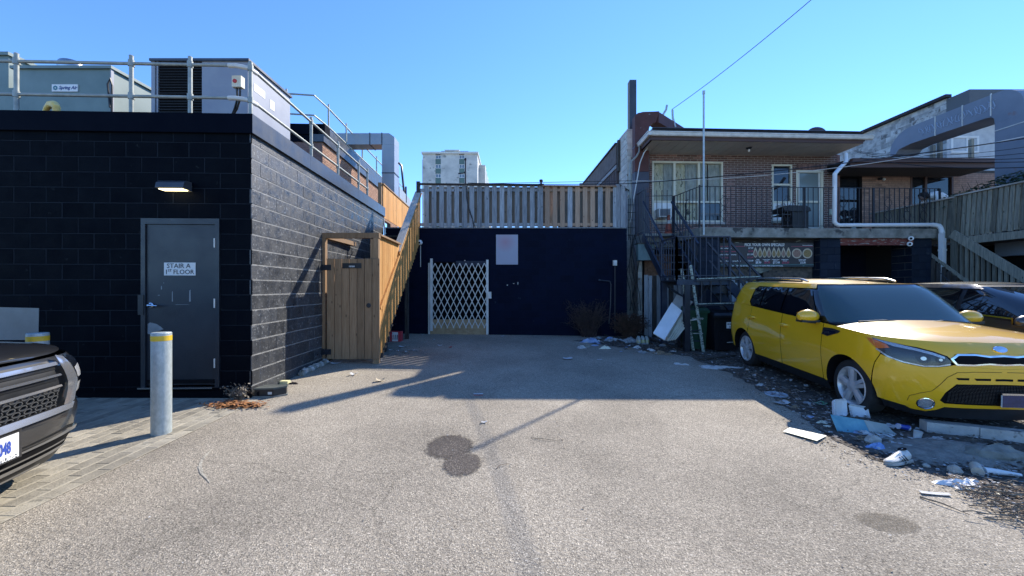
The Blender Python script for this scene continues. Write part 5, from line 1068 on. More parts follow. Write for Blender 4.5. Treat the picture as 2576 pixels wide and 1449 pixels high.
# shrub behind the walkway guard
lf = pm('glossy_dark_leaf', (.02, .045, .03), (.05, .09, .06), scale=8, rough=.32, spec=.6)
sh = thing('shrub', 'dark glossy leaved shrub spilling over the wooden walkway guard', 'shrub', (12.1, 9.5, 3.0))
def leaves(c, rad, n, size, name, mat, th, droop=.2, seed=0):
    rg = random.Random(seed); m = MB()
    for _ in range(n):
        d = V((rg.gauss(0, 1), rg.gauss(0, 1), rg.gauss(0, 1))).normalized() * rg.random() ** .4; p = V(c) + V((d.x * rad[0], d.y * rad[1], d.z * rad[2]))
        a = V((rg.uniform(-1, 1), rg.uniform(-1, 1), rg.uniform(-.4, .4))).normalized(); b = a.cross(V((rg.uniform(-.3, .3), rg.uniform(-.3, .3), 1))).normalized(); l_ = size * rg.uniform(.6, 1.3); w_ = l_ * .22
        m.add([p, p + a * l_ * .4 + b * w_ + V((0, 0, .01)), p + a * l_ - V((0, 0, droop * l_)), p + a * l_ * .4 - b * w_ + V((0, 0, .01))], [(0, 1, 2), (0, 2, 3)])
    return m.build(name, mat, th, fix=False)
leaves((12.0, 9.3, 3.95), (.35, 1.2, .42), 900, .16, 'foliage', lf, sh, seed=2); leaves((11.8, 10.4, 3.85), (.3, .7, .3), 350, .14, 'foliage', lf, sh, seed=5); leaves((12.2, 8.6, 4.2), (.3, .9, .45), 600, .17, 'foliage', lf, sh, seed=6)
m = MB()
for k in range(12): m.tube([(12.1, 9.0 + k * .12, 2.8), (12.0 + random.uniform(-.2, .2), 8.6 + k * .18, 3.6), (11.9 + random.uniform(-.3, .3), 8.2 + k * .22, 4.3)], [.015, .01, .004], 5)
m.build('stem', M['dark_wood'], sh)
# ------------------------------------------------------------------ cars
class T:                                   # smooth table lookup
    def __init__(s, pts): s.p = sorted(pts)
    def __call__(s, x):
        p = s.p
        if x <= p[0][0]: return p[0][1]
        if x >= p[-1][0]: return p[-1][1]
        for i in range(len(p) - 1):
            if x <= p[i + 1][0]: break
        x0, y0 = p[i]; x1, y1 = p[i + 1]; h = x1 - x0; d = (y1 - y0) / h
        def sl(k):
            if k <= 0 or k >= len(p) - 1: return (p[min(k + 1, len(p) - 1)][1] - p[max(k - 1, 0)][1]) / (p[min(k + 1, len(p) - 1)][0] - p[max(k - 1, 0)][0])
            a = (p[k][1] - p[k - 1][1]) / (p[k][0] - p[k - 1][0]); b = (p[k + 1][1] - p[k][1]) / (p[k + 1][0] - p[k][0])
            return 0 if a * b <= 0 else 2 * a * b / (a + b)
        t = (x - x0) / h; m0, m1 = sl(i), sl(i + 1)
        return (2 * t ** 3 - 3 * t * t + 1) * y0 + (t ** 3 - 2 * t * t + t) * h * m0 + (-2 * t ** 3 + 3 * t * t) * y1 + (t ** 3 - t * t) * h * m1
class Wrap:
    def __init__(s, Xf, Xr, W, nf, nr, xs, xr, flare=None): s.Xf, s.Xr, s.W, s.nf, s.nr, s.xs, s.xr, s.fl = Xf, Xr, W, nf, nr, xs, xr, flare
    def pt(s, u, z, sg=1):
        if u <= 1:
            th = max(0, u) * math.pi / 2; w_ = s.W(z) + (s.fl(s.xs, z) if s.fl else 0)
            return V((s.xs + (s.Xf(z) - s.xs) * max(0, math.cos(th)) ** (2 / s.nf), sg * w_ * math.sin(th) ** (2 / s.nf), z))
        if u <= 2:
            x = s.xs + (s.xr - s.xs) * (u - 1); return V((x, sg * (s.W(z) + (s.fl(x, z) if s.fl else 0)), z))
        th = (3 - min(u, 3)) * math.pi / 2; w_ = s.W(z) + (s.fl(s.xr, z) if s.fl else 0)
        return V((s.xr + (s.Xr(z) - s.xr) * max(0, math.cos(th)) ** (2 / s.nr), sg * w_ * math.sin(th) ** (2 / s.nr), z))
    def ux(s, x, z):
        if x > s.xs: c = min(1, (x - s.xs) / (s.Xf(z) - s.xs)); return math.acos(c ** (s.nf / 2)) * 2 / math.pi
        if x >= s.xr: return 1 + (x - s.xs) / (s.xr - s.xs)
        c = min(1, (x - s.xr) / (s.Xr(z) - s.xr)); return 3 - math.acos(c ** (s.nr / 2)) * 2 / math.pi
    def uy(s, y, z): return math.asin(min(1, abs(y) / s.W(z)) ** (s.nf / 2)) * 2 / math.pi
    def off(s, u, z, d, sg=1):
        e = .004; a = s.pt(u + e, z, sg) - s.pt(max(0.001, u - e), z, sg); b = s.pt(u, z + e, sg) - s.pt(u, z - e, sg)
        n = a.cross(b)
        if n.length < 1e-9: return s.pt(u, z, sg)
        n.normalize(); p = s.pt(u, z, sg)
        if u < .02: ref = V((1, 0, 0))
        elif u > 2.98: ref = V((-1, 0, 0))
        else: ref = V((p.x - (s.xs + s.xr) / 2 if not 1 <= u <= 2 else 0, p.y, 0))
        if n.dot(ref) < 0: n = -n
        return p + n * d
def inpoly(x, y, poly):
    c = False; j = len(poly) - 1
    for i in range(len(poly)):
        if (poly[i][1] > y) != (poly[j][1] > y) and x < (poly[j][0] - poly[i][0]) * (y - poly[i][1]) / (poly[j][1] - poly[i][1]) + poly[i][0]: c = not c
        j = i
    return c
def dens(poly, st):
    out = []
    for i in range(len(poly)):
        a = poly[i]; b = poly[(i + 1) % len(poly)]; n = max(1, int(math.hypot(b[0] - a[0], b[1] - a[1]) / st))
        out += [(a[0] + (b[0] - a[0]) * k / n, a[1] + (b[1] - a[1]) * k / n) for k in range(n)]
    return out
def patch(poly, fn, st=.05, holes=(), st2=None):
    """fill a 2d outline with a fine triangle mesh and lift it with fn"""
    po = dens(poly, st); hs = [dens(h, st) for h in holes]
    vs = [V((a, b)) for a, b in po]; ed = [(i, (i + 1) % len(po)) for i in range(len(po))]
    for h in hs:
        n = len(vs); vs += [V((a, b)) for a, b in h]; ed += [(n + i, n + (i + 1) % len(h)) for i in range(len(h))]
    x0, x1 = min(p[0] for p in po), max(p[0] for p in po); y0, y1 = min(p[1] for p in po), max(p[1] for p in po); s2 = st2 or st
    def near(x, y):
        for q in (po, *hs):
            for a in q:
                if (a[0] - x) ** 2 + (a[1] - y) ** 2 < (s2 * .45) ** 2: return True
        return False
    i = 0; y = y0 + s2 / 2
    while y < y1:
        x = x0 + s2 / 2 + (s2 / 2 if i % 2 else 0)
        while x < x1:
            if inpoly(x, y, po) and not any(inpoly(x, y, h) for h in hs) and not near(x, y): vs.append(V((x, y)))
            x += s2
        y += s2; i += 1
    r = delaunay_2d_cdt(vs, ed, [], 0, 1e-6); ov, of = r[0], r[2]; fs = []
    for f in of:
        cx = sum(ov[k].x for k in f) / 3; cy = sum(ov[k].y for k in f) / 3
        if inpoly(cx, cy, po) and not any(inpoly(cx, cy, h) for h in hs): fs.append(tuple(f))
    m = MB(); m.add([fn(v.x, v.y) for v in ov], fs); return m
def arc(cx, cz, r, a0, a1, n=18): return [(cx + r * math.cos(R(a0 + (a1 - a0) * k / n)), cz + r * math.sin(R(a0 + (a1 - a0) * k / n))) for k in range(n + 1)]
US = 1.6
def wpatch(wr, poly, sg, d, name, mat, par, st=.055, holes=(), smooth=True, kind='xz'):
    """outline in (x,z) on the flank or ('y',y,z) on the nose"""
    def cv(p):
        if p[0] == 'y': return (wr.uy(p[1], p[2]) * US, p[2])
        if p[0] == 'u': return (p[1] * US, p[2])
        return (wr.ux(p[0], p[1]) * US, p[1])
    # densify first in the drawing space so edges follow the body
    def dn(pl):
        out = []
        for i in range(len(pl)):
            a = cv(pl[i]); b = cv(pl[(i + 1) % len(pl)])
            if pl[i][0] not in ('y', 'u') and pl[(i + 1) % len(pl)][0] not in ('y', 'u'):
                n = max(1, int(math.hypot(pl[i][0] - pl[(i + 1) % len(pl)][0], pl[i][1] - pl[(i + 1) % len(pl)][1]) / .1))
                out += [cv((pl[i][0] + (pl[(i + 1) % len(pl)][0] - pl[i][0]) * k / n, pl[i][1] + (pl[(i + 1) % len(pl)][1] - pl[i][1]) * k / n)) for k in range(n)]
            else: out.append(a)
        return out
    m = patch(dn(poly), lambda a, b: wr.off(a / US, b, d, sg), st, [dn(h) for h in holes])
    o = m.build(name, mat, par, smooth=smooth, ang=60); return o
def wheel(par, x, y, sg, r, wmat, tmat, rimr, nsp=5, w_=.21, sz=.12):
    """tyre, rim, spokes; outer face at y*sg"""
    ax = V((0, sg, 0)); c = V((x, y * sg, r)); m = MB()
    m.lathe([(rimr, -w_ + .02), (r - .045, -w_), (r - .01, -w_ + .02), (r, -w_ + .05), (r, -.05), (r - .012, -.018), (r - .05, -.002), (rimr + .012, -.004), (rimr, -.02)], c, 40, ax=ax)
    wl = m.build('wheel', tmat, par, smooth=True)
    m = MB(); m.lathe([(rimr + .008, -.006), (rimr - .004, .0), (rimr - .018, -.012), (rimr - .03, -.05), (rimr - .035, -w_ + .03), (0, -w_ + .03)], c, 40, ax=ax); m.build('rim', wmat, wl, smooth=True)
    m = MB(); m.lathe([(rimr - .04, -.09), (0, -.09)], c, 24, ax=ax); m.build('brake_disc', M['cap_metal'], wl)
    e1 = V((1, 0, 0)); e2 = V((0, 0, 1))
    for k in range(nsp):
        t = k * 2 * math.pi / nsp + math.pi / 2 + .1; d = e1 * math.cos(t) + e2 * math.sin(t); n = e1 * -math.sin(t) + e2 * math.cos(t)
        m = MB()
        for s_ in (1, -1):
            a0, a1 = .012, .05; b0, b1 = .03, sz * .5 + .012
            q = []
            for (rr, u0, u1, dp) in ((.05, -.002, .036, -.004), (rimr - .012, .006, .054, -.002)):
                q.append((c + d * rr + n * s_ * u0 + ax * (dp), c + d * rr + n * s_ * u1 + ax * (dp - .012), c + d * rr + n * s_ * u1 + ax * (dp - .045), c + d * rr + n * s_ * u0 + ax * (dp - .045)))
            m.add(list(q[0]) + list(q[1]), [(3, 2, 1, 0), (4, 5, 6, 7), (0, 1, 5, 4), (1, 2, 6, 5), (2, 3, 7, 6), (3, 0, 4, 7)])
        m.build('spoke', wmat, wl)
    m = MB(); m.lathe([(.075, -.03), (.07, -.008), (.045, -.004), (.035, .0), (0, .002)], c, 20, ax=ax); m.build('hub_cap', wmat, wl, smooth=True)
    return wl
def roofgrid(edge, zc, n, name, mat, par, pw=2.2):
    """edge: list of edge points (right half), zc(x)->centre height"""
    vs = []; fs = []
    for e in edge:
        for k in range(2 * n + 1):
            t = k / n - 1; y = e.y * -t; a = 1 - abs(t) ** pw; vs.append(V((e.x, abs(e.y) * t, e.z + (zc(e.x) - e.z) * a)))
    for i in range(len(edge) - 1):
        for k in range(2 * n): a = i * (2 * n + 1) + k; fs.append((a, a + 1, a + 2 * n + 2, a + 2 * n + 1))
    m = MB(); m.add(vs, fs); o = m.build(name, mat, par, smooth=True, ang=70); return o
ypaint = pm('yellow_car_paint', (.80, .43, .006), (.84, .455, .008), scale=2, rough=.32, coat=1, spec=.5)
tyre = pm('tyre_rubber', (.012, .012, .012), (.022, .021, .02), scale=12, rough=.8)
alloy = pm('alloy_wheel', (.50, .50, .50), (.62, .62, .61), scale=10, rough=.32, metal=.35)
carglass = glassm('tinted_car_glass', (.006, .007, .009), .02)
wsglass = glassm('windscreen_glass', (.10, .19, .20), .03, alpha=.36, spec=.6)
darkgl = pm('gloss_black_trim', (.004, .004, .005), rough=.12, coat=.6)
lampc = glassm('lamp_cover', (.05, .055, .06), .03, alpha=.12)
amber = pm('amber_lens', (.75, .16, .02), rough=.15, coat=1)
lens = pm('lamp_lens', (.42, .43, .44), (.62, .63, .64), scale=60, rough=.2, metal=.5)
def build_hatch(root, paint, S, detail=True):
    zt = S['zt']
    L = Wrap(T(S['Xf']), T(S['Xr']), T(S['W']), S.get('nf', 2.9), 3.6, S.get('xs', .05), S['xr'], S.get('flare'))
    U = Wrap(T(S['uXf']), T(S['uXr']), T(S['uW']), 5.5, 5, S['uxs'], S['uxr'])
    wb = S['wb']; ra = S['ra']; rw = S['rw']; zr = S['zr']; b0 = .30
    und = Wrap(T([(z, x - .02) for z, x in S['Xf']]), T([(z, x + .02) for z, x in S['Xr']]), T([(z, x - .02) for z, x in S['W']]), S.get('nf', 2.9), 3.6, S.get('xs', .05), S['xr'])
    def topx(x): return zt(x)
    def topline(x0, x1, n=14): return [(x0 + (x1 - x0) * k / n, topx(x0 + (x1 - x0) * k / n)) for k in range(n + 1)]
    for sg in (1, -1):
        # dark inner shell with wheel openings
        poly = [(.3, .2)] + [('u', 0, .2), ('u', 0, .93)] + [(.6, .93)] + topline(.45, S['xr'], 16) + [('u', 3, topx(-3.2)), ('u', 3, .25), (-wb - ra - .02, .25)] + arc(-wb, rw, ra + .012, 180 + 8, -12, 20) + [(-ra - .02, .2)] + arc(0, rw, ra + .012, 180 + 14, -14, 20)
        wpatch(und, poly, sg, 0, 'inner_shell', M['matt_black'], root, st=.12)
        # fender, doors, quarter
        f = [(S['f0'] + .005, b0)] + topline(S['f0'] + .005, .30, 8) + [(.44, .80), (.40, .70), (ra * math.cos(R(24)), rw + ra * math.sin(R(24)))] + arc(0, rw, ra, 24, 185, 22)[1:]
        wpatch(L, f, sg, 0, 'fender', paint, root)
        d1 = [(S['f0'] - .005, b0)] + topline(S['f0'] - .005, S['d1'] + .005, 8) + [(S['d1'] + .005, b0)]
        fd = wpatch(L, d1, sg, 0, 'front_door', paint, root)
        dx = -wb + ra * math.cos(R(58))
        d2 = [(S['d1'] - .005, b0)] + topline(S['d1'] - .005, dx + .06, 8) + [(dx + .03, .85), (dx, rw + ra * math.sin(R(58)))] + arc(-wb, rw, ra, 58, -4, 10)[1:]
        rd = wpatch(L, d2, sg, 0, 'rear_door', paint, root)
        qx = topline(dx + .054, S['xr'], 6)
        q = [(dx + .024, .85)] + qx + [('u', 2.5, topx(-3.25)), ('u', 3, topx(-3.27)), ('u', 3, .32), ('u', 2.3, .32), (-wb - ra, rw - .02)] + arc(-wb, rw, ra, 178, 60, 16)
        wpatch(L, q, sg, 0, 'quarter_panel', paint, root)
        # sill and arch cladding
        wpatch(L, [(-ra - .01, .17), (-ra - .01, .292), (-wb + ra + .01, .292), (-wb + ra + .01, .17)], sg, -.004, 'sill', M['black_plastic'], root)
        for cx in (0, -wb):
            m = MB(); n = 22; A = []
            for k in range(n + 1):
                t = R(-8 + 196 * k / n); x_, z_ = cx + ra * math.cos(t), max(.18, rw + ra * math.sin(t)); yo = L.pt(L.ux(x_, z_), z_, sg).y
                A += [V((x_, yo, z_)), V((x_, yo - sg * .32, z_)), ]
            m.add(A, [(2 * k, 2 * k + 1, 2 * k + 3, 2 * k + 2) for k in range(n)]); m.box(cx - ra, cx + ra, min(sg * .5, sg * .52), max(sg * .5, sg * .52), .2, rw + ra); m.build('wheel_arch', M['matt_black'], root, smooth=False)
            wheel(root, cx, S['wy'], sg, rw, alloy if detail else M['cap_metal'], tyre, rw - .098)
        # glasshouse
        wpatch(U, [('u', 0, topx(-.5)), ('u', 0, zr)] + [('u', u_, zr) for u_ in (.5, 1, 1.5, 2, 2.5)] + [('u', 3, zr), ('u', 3, topx(-3.2))] + [('u', 2.5, topx(-3.2)), ('u', 2, topx(S['uxr'])), ('u', 1.5, topx(-1.8)), ('u', 1, topx(-1)), ('u', .6, topx(-.6))], sg, -.006, 'window_surround', darkgl if detail else M['black_plastic'], root, st=.09)
        for nm, pl in S['panes']: wpatch(U, pl, sg, .003, nm, carglass, root, st=.08)
        wpatch(U, S['pillar'](topx, zr), sg, .004, 'rear_pillar', paint, root, st=.08)
        wpatch(U, [('u', .74, zr - .062), ('u', .74, zr)] + [('u', u_, zr) for u_ in (1, 1.5, 2, 2.5)] + [('u', 3, zr), ('u', 3, zr - .06)] + [('u', u_, zr - .062) for u_ in (2.5, 2, 1.5, 1)], sg, .004, 'roof_side', paint, root, st=.07)
        # door handles
        for xh, zh, dr in ((S['d1'] + .17, S['zh'], fd), (dx + .20, S['zh'] + .025, rd)):
            p = L.pt(L.ux(xh, zh), zh, sg); m = MB(); m.tube([p + V((.0, -.004 * sg, 0)), p + V((-.02, .034 * sg, .003)), p + V((-.15, .036 * sg, .006)), p + V((-.18, -.004 * sg, .006))], [.016, .020, .020, .016], 8); m.build('handle', paint, dr, smooth=True)
        # mirror
        mc = V((S['mx'], sg * (S['my']), S['mz']))
        m = MB(); vs = []
        m.blob(mc, .095, .14, .092, 16, 0); 
        m.v = [(x, y, max(z, mc.z - .055)) for x, y, z in m.v]; mi = m.build('mirror', paint, root, smooth=True)
        m = MB(); m.box(mc.x - .075, mc.x + .07, mc.y - .11, mc.y + .11, mc.z - .075, mc.z - .045); m.tube([mc + V((-.02, 0, -.06)), mc + V((-.04, -sg * .2, -.075))], [.03, .035], 8); m.build('mirror_base', M['black_plastic'], mi, smooth=True, ang=50)
        m = MB(); m.box(mc.x - .088, mc.x - .07, mc.y - .1, mc.y + .1, mc.z - .04, mc.z + .05); m.build('mirror_glass', carglass, mi)
    # windscreen
    ul = S['wsu']
    m = MB(); n = 20; k2 = 10; vs = []
    for j in range(k2 + 1):
        z = topx(-.5) + .02 + (zr - .03 - topx(-.5) - .02) * j / k2
        for i in range(n + 1):
            u = abs(i / n * 2 - 1) * ul; vs.append(U.off(u, z, .004, 1 if i > n / 2 else -1))
    m.add(vs, [(j * (n + 1) + i, j * (n + 1) + i + 1, (j + 1) * (n + 1) + i + 1, (j + 1) * (n + 1) + i) for j in range(k2) for i in range(n)]); m.build('windscreen', S.get('ws', carglass), root, smooth=True, fix=False)
    # roof and bonnet
    edge = [U.pt(u, zr, 1) for u in [0, .1, .2, .3, .4, .5, .6, .7, .8, .9, 1, 1.15, 1.3, 1.45, 1.6, 1.75, 1.9, 2, 2.1, 2.2, 2.3, 2.4, 2.5, 2.6, 2.7, 2.8, 2.9, 3]]
    roofgrid([edge[0] + V((.001, -edge[0].y + .0, 0))] + edge[1:], T(S['zroof']), 8, 'roof', paint, root)
    def eb(u):
        z = .95
        for _ in range(6): z = topx(L.pt(u, z).x)
        return L.pt(u, z)
    uend = L.ux(S['cowl'], topx(S['cowl']))
    hood = [eb(u) for u in [0, .1, .2, .3, .4, .5, .6, .7, .78, .86, .93, 1]] + [eb(1 + (uend - 1) * k / 5) for k in range(1, 6)]
    roofgrid([V((e.x - .002, e.y * .999, e.z)) for e in hood], T(S['zhood']), 10, 'bonnet', paint, root, 2.6)
    m = MB(); c0, c1 = S['cowl'], S['cowl'] - .32; m.hexa([V((c0 + .02, -.8, topx(c0) - .05)), V((c0 + .02, .8, topx(c0) - .05)), V((c1, .8, topx(c1) - .05)), V((c1, -.8, topx(c1) - .05)), V((c0 + .02, -.78, topx(c0) + .012)), V((c0 + .02, .78, topx(c0) + .012)), V((c1, .78, topx(c1) + .03)), V((c1, -.78, topx(c1) + .03))]); m.build('cowl', M['black_plastic'], root)
    # floor
    m = MB(); m.box(-wb - .5, .55, -.55, .55, .2, .32); m.box(-wb + .45, -.45, -.8, .8, .2, .3); m.build('underbody', M['matt_black'], root)
    return L, U
def carroot(name, label, cat, C, F, pitch):
    ang = math.atan2(F[1], F[0]); t = thing(name, label, cat, (C[0], C[1], gz(C[0], C[1])), rotz=ang); t.rotation_euler = (0, pitch, ang); return t
SZ = [(.18, .80), (.30, .86), (.5, .885), (.7, .90), (.85, .895), (1.0, .875), (1.15, .86)]
def flare(x, z): 
    return (.022 * math.exp(-((x) / .42) ** 2) + .022 * math.exp(-((x + 2.57) / .42) ** 2)) * math.exp(-((z - .62) / .22) ** 2)
SOUL = dict(zt=T([(.80, .945), (.5, .972), (.05, 1.0), (-.4, 1.025), (-1.5, 1.075), (-2.9, 1.14), (-3.3, 1.15)]), Xf=[(.18, .68), (.28, .74), (.45, .785), (.65, .795), (.8, .785), (.9, .75), (.97, .67), (1.02, .58)], Xr=[(.2, -3.2), (.35, -3.28), (.6, -3.31), (.9, -3.30), (1.15, -3.26)], W=SZ, xr=-2.85, flare=flare,
    uXf=[(1.0, -.12), (1.1, -.25), (1.3, -.50), (1.5, -.78), (1.55, -.88)], uXr=[(1.1, -3.25), (1.3, -3.2), (1.5, -3.08), (1.55, -2.98)], uW=[(1.0, .872), (1.15, .845), (1.3, .80), (1.42, .755), (1.5, .705), (1.54, .655)], uxs=-1.2, uxr=-2.65,
    wb=2.57, ra=.375, rw=.32, zr=1.53, f0=-.44, d1=-1.38, zh=.90, mx=-.58, my=.985, mz=1.10, wy=.845, wsu=.70, cowl=-.20, ws=wsglass,
    panes=[('side_window', [(-.60, 1.085), (-.90, 1.445), (-1.36, 1.462), (-1.36, 1.09)]), ('side_window', [(-1.46, 1.10), (-1.46, 1.464), (-2.07, 1.457), (-2.07, 1.135)]), ('side_window', [(-2.10, 1.138), (-2.10, 1.456), (-2.33, 1.451), (-2.40, 1.42), (-2.43, 1.20), (-2.39, 1.155)])],
    pillar=lambda topx, zr: [(-2.38, topx(-2.38) + .002), (-2.46, 1.19), (-2.43, 1.42), (-2.36, 1.462), (-2.36, zr), ('u', 2.9, zr), ('u', 2.9, topx(-3.2))],
    zroof=[(-1.15, 1.535), (-1.4, 1.575), (-2.0, 1.60), (-2.7, 1.585), (-3.1, 1.54)], zhood=[(.70, .955), (.58, .998), (.35, 1.045), (0, 1.078), (-.25, 1.10)])
yc = carroot('parked_car', 'yellow boxy compact car parked among litter below the concrete deck', 'car', (5.11, 4.90), (-.096, -.995), .026)
yc.scale = (1.04, 1.04, 1.04)
L, U = build_hatch(yc, ypaint, SOUL)
ymat = ypaint
def ebz(u):
    z = .95
    for _ in range(6): z = SOUL['zt'](L.pt(u, z).x)
    return z + .002
# --- yellow car nose
for sg in (1, -1):
    hl = [('y', .43, .775), ('y', .47, .825), ('y', .56, .865), ('y', .66, .895), (.52, .925), (.30, .955), (.24, .95), (.36, .86), (.50, .775), (.60, .735), ('y', .62, .712), ('y', .52, .722), ('y', .45, .742)]
    fb = [('y', 0, .955), ('y', .25, .95), ('y', .42, .935), ('y', .60, .94), (.56, .952), (.50, .965)] + [(.40, .97), (.36, .965)]
    bump = [('y', 0, .64), ('y', 0, .715), ('y', .30, .735), ('y', .41, .745), ('y', .44, .735), ('y', .52, .715), ('y', .62, .705), (.60, .728), (.50, .768), (.445, .79), (.405, .69), (ra_ := .375 * math.cos(R(22)) + .006, .32 + .375 * math.sin(R(22)))] + arc(0, .32, .378, 20, -2, 6) + [(.38, .30), (.5, .285), ('y', .70, .27), ('y', .66, .245), ('y', .56, .235), ('y', .50, .265), ('y', .45, .305), ('y', 0, .31), ('y', 0, .345), ('y', .46, .345), ('y', .50, .375), ('y', .47, .46), ('y', .39, .555), ('y', 0, .565)]
    lg = [('y', 0, .35), ('y', .455, .35), ('y', .49, .378), ('y', .46, .455), ('y', .385, .548), ('y', 0, .558)]
    fog = [('y', .585 + .062 * math.cos(t), .325 + .062 * math.sin(t)) for t in [k * math.pi / 10 for k in range(20)]]
    fs_ = wpatch(L, bump, sg, 0, 'front_bumper', ymat, yc, holes=[fog], st=.045)
    # strip between lights above the grille
    wpatch(L, [('y', 0, .862), ('y', .28, .865), ('y', .40, .852), ('y', .432, .80), ('y', .46, .83), ('y', .55, .87), ('y', .65, .90), (.50, .925), (.32, .955)] + [('u', u_, ebz(u_)) for u_ in (.82, .74, .66, .58, .5, .4, .3, .2, .1, 0)], sg, 0, 'nose_panel', ymat, yc, st=.045)
    wpatch(L, [('y', 0, .566), ('y', .39, .556), ('y', .40, .63), ('y', 0, .639)], sg, 0, 'slot_panel', ymat, yc)
    for (y0, y1) in ((.03, .17) if False else (.0, .075), (.115, .255), (.295, .40)):
        wpatch(L, [('y', y0, .600), ('y', y0, .622), ('y', y1, .620), ('y', y1 - .02 if y0 else y1, .598)], sg, .002, 'air_slot', M['matt_black'], yc)
    lgp = wpatch(L, lg, sg, -.03, 'lower_grille', M['matt_black'], yc)
    m = MB()
    for k in range(14):
        z = .36 + k * .0145; ym = .45 if z < .46 else .45 - (z - .46) * .8
        for a in range(16):
            y0 = ym * a / 16; y1 = ym * (a + .72) / 16
            p = L.off(L.uy(y0, z), z, -.012, sg); q = L.off(L.uy(y1, z), z, -.012, sg); m.bar(p, q, .006, .004)
    m.build('grille_mesh', M['black_plastic'], lgp)
    # upper grille
    ug_ = [('y', 0, .765), ('y', .13, .772), ('y', .26, .758), ('y', .385, .757), ('y', .415, .80), ('y', .37, .838), ('y', .24, .842), ('y', .12, .827), ('y', 0, .836)]
    outer = [('y', 0, .750), ('y', .13, .757), ('y', .26, .742), ('y', .395, .740), ('y', .44, .805), ('y', .38, .855), ('y', .24, .858), ('y', .12, .843), ('y', 0, .852)]
    wpatch(L, outer, sg, .006, 'grille_chrome', M['chrome'], yc, st=.03)
    wpatch(L, ug_, sg, .012, 'upper_grille', M['matt_black'], yc, st=.04)
    wpatch(L, [('y', 0, .716), ('y', .30, .736), ('y', .40, .748), ('y', .43, .78), ('y', .44, .805), ('y', .38, .862), ('y', 0, .862)], sg, -.001, 'grille_surround', ymat, yc, st=.05)
    # headlight
    hp = wpatch(L, hl, sg, -.004, 'headlight', pm('lamp_housing', (.03, .032, .035), rough=.3, coat=.5) if sg == 1 else bpy.data.materials['lamp_housing'], yc, st=.04)
    wpatch(L, [(.27, .948), (.30, .915), (.40, .845), (.50, .868), (.47, .90), (.36, .935)], sg, .000, 'turn_signal', amber, hp, st=.03)
    wpatch(L, [(.33, .948), (.52, .92), ('y', .66, .888), ('y', .56, .858), ('y', .48, .822), ('y', .48, .80), ('y', .57, .835), ('y', .67, .865), (.52, .888), (.44, .915)], sg, .001, 'light_strip', lens, hp, st=.03)
    wpatch(L, [('y', .44, .758), ('y', .52, .733), ('y', .62, .722), (.60, .745), (.50, .785), (.40, .85), (.39, .835), (.50, .770), (.60, .733), ('y', .62, .710), ('y', .52, .720), ('y', .44, .742)], sg, .0015, 'light_strip', lens, hp, st=.03)
    for yy, zz, rr, mt_ in ((.625, .792, .047, M['cap_metal']), (.51, .79, .034, M['cap_metal'])):
        pp = [('y', yy + rr * math.cos(t), zz + rr * math.sin(t)) for t in [k * math.pi / 9 for k in range(18)]]; wpatch(L, pp, sg, .0005, 'reflector', mt_, hp, st=.03)
        pp = [('y', yy + rr * .42 * math.cos(t), zz + rr * .42 * math.sin(t)) for t in [k * math.pi / 6 for k in range(12)]]; wpatch(L, pp, sg, .0015, 'reflector', M['brushed'], hp, st=.03)
    wpatch(L, hl, sg, .006, 'lamp_glass', lampc, hp, st=.04)
    # fog lamp
    c = L.off(L.uy(.585, .325), .325, -.03, sg); nn = (L.off(L.uy(.585, .325), .325, .02, sg) - c).normalized()
    m = MB(); m.lathe([(.064, .03), (.062, .0), (.056, .012), (0, .022)], c, 22, ax=nn); fo_ = m.build('fog_lamp', lens, yc, smooth=True)
    m = MB(); m.lathe([(.066, .034), (.060, .037), (.056, .03)], c, 22, ax=nn); m.build('bezel', M['chrome'], fo_, smooth=True)
    wpatch(L, [('y', 0, .175), ('y', 0, .305), ('y', .45, .30), ('y', .50, .26), ('y', .56, .228), ('y', .66, .238), ('y', .70, .262), (.5, .28), (.40, .295), (.385, .20), ('y', .6, .175)], sg, -.01, 'lower_lip', M['black_plastic'], yc)
    for pl in ([(.70, .33), (.695, .39), (.64, .43), (.56, .47), (.51, .54), (.46, .62), (.39, .672), (.25, .684), (.1, .686), (0, .686)],):
        m = MB(); q = []
        for i in range(len(pl) - 1):
            for k in range(4): y_ = pl[i][0] + (pl[i + 1][0] - pl[i][0]) * k / 4; z_ = pl[i][1] + (pl[i + 1][1] - pl[i][1]) * k / 4; q.append(L.off(L.uy(y_, z_), z_, .0005, sg))
        m.tube(q, .0035, 4); m.build('crease', pm('crease_shade', (.16, .09, .002), rough=.8) if sg == 1 else bpy.data.materials['crease_shade'], yc)  # dark yellow line paints the shade of the bumper crease
    # fender vent badge
    vp = wpatch(L, [(-.425, .975), (-.445, .885), (-.33, .87), (-.15, .935), (-.12, .965), (-.25, .98)], sg, .004, 'fender_vent', M['black_plastic'], yc, st=.04)
    wpatch(L, [(-.40, .935), (-.415, .895), (-.33, .887), (-.21, .93), (-.19, .948), (-.29, .95)], sg, .007, 'badge', M['chrome'], vp, st=.03)
    if sg == -1:
        p = L.off(L.ux(-.39, .9), .90, .0095, sg); textobj('SOUL', .042, p, V((1, 0, .05)), V((0, 0, 1)), M['ink'], vp, 'lettering', bold=.001)
    # roof rails
    m = MB(); pts = []
    for k in range(17):
        t = k / 16; x = -1.22 - 1.62 * t; h = .035 * min(1, math.sin(t * math.pi) * 3.2); pts.append((x, sg * .60, 1.562 + h - .0 + .012 * math.sin(t * math.pi)))
    m.tube(pts, [.012] + [.017] * 15 + [.012], 8); rr_ = m.build('roof_rail', M['brushed'], yc, smooth=True)
    m = MB(); m.bar((-1.35, sg * .61, 1.565), (-2.7, sg * .61, 1.575), .02, .025); m.build('rail_base', M['black_plastic'], rr_)
em = MB(); c = L.off(0, .905, .004); em.lathe([(.062, 0), (.058, .008), (0, .011)], c, 28, ax=V((1, 0, .25)))
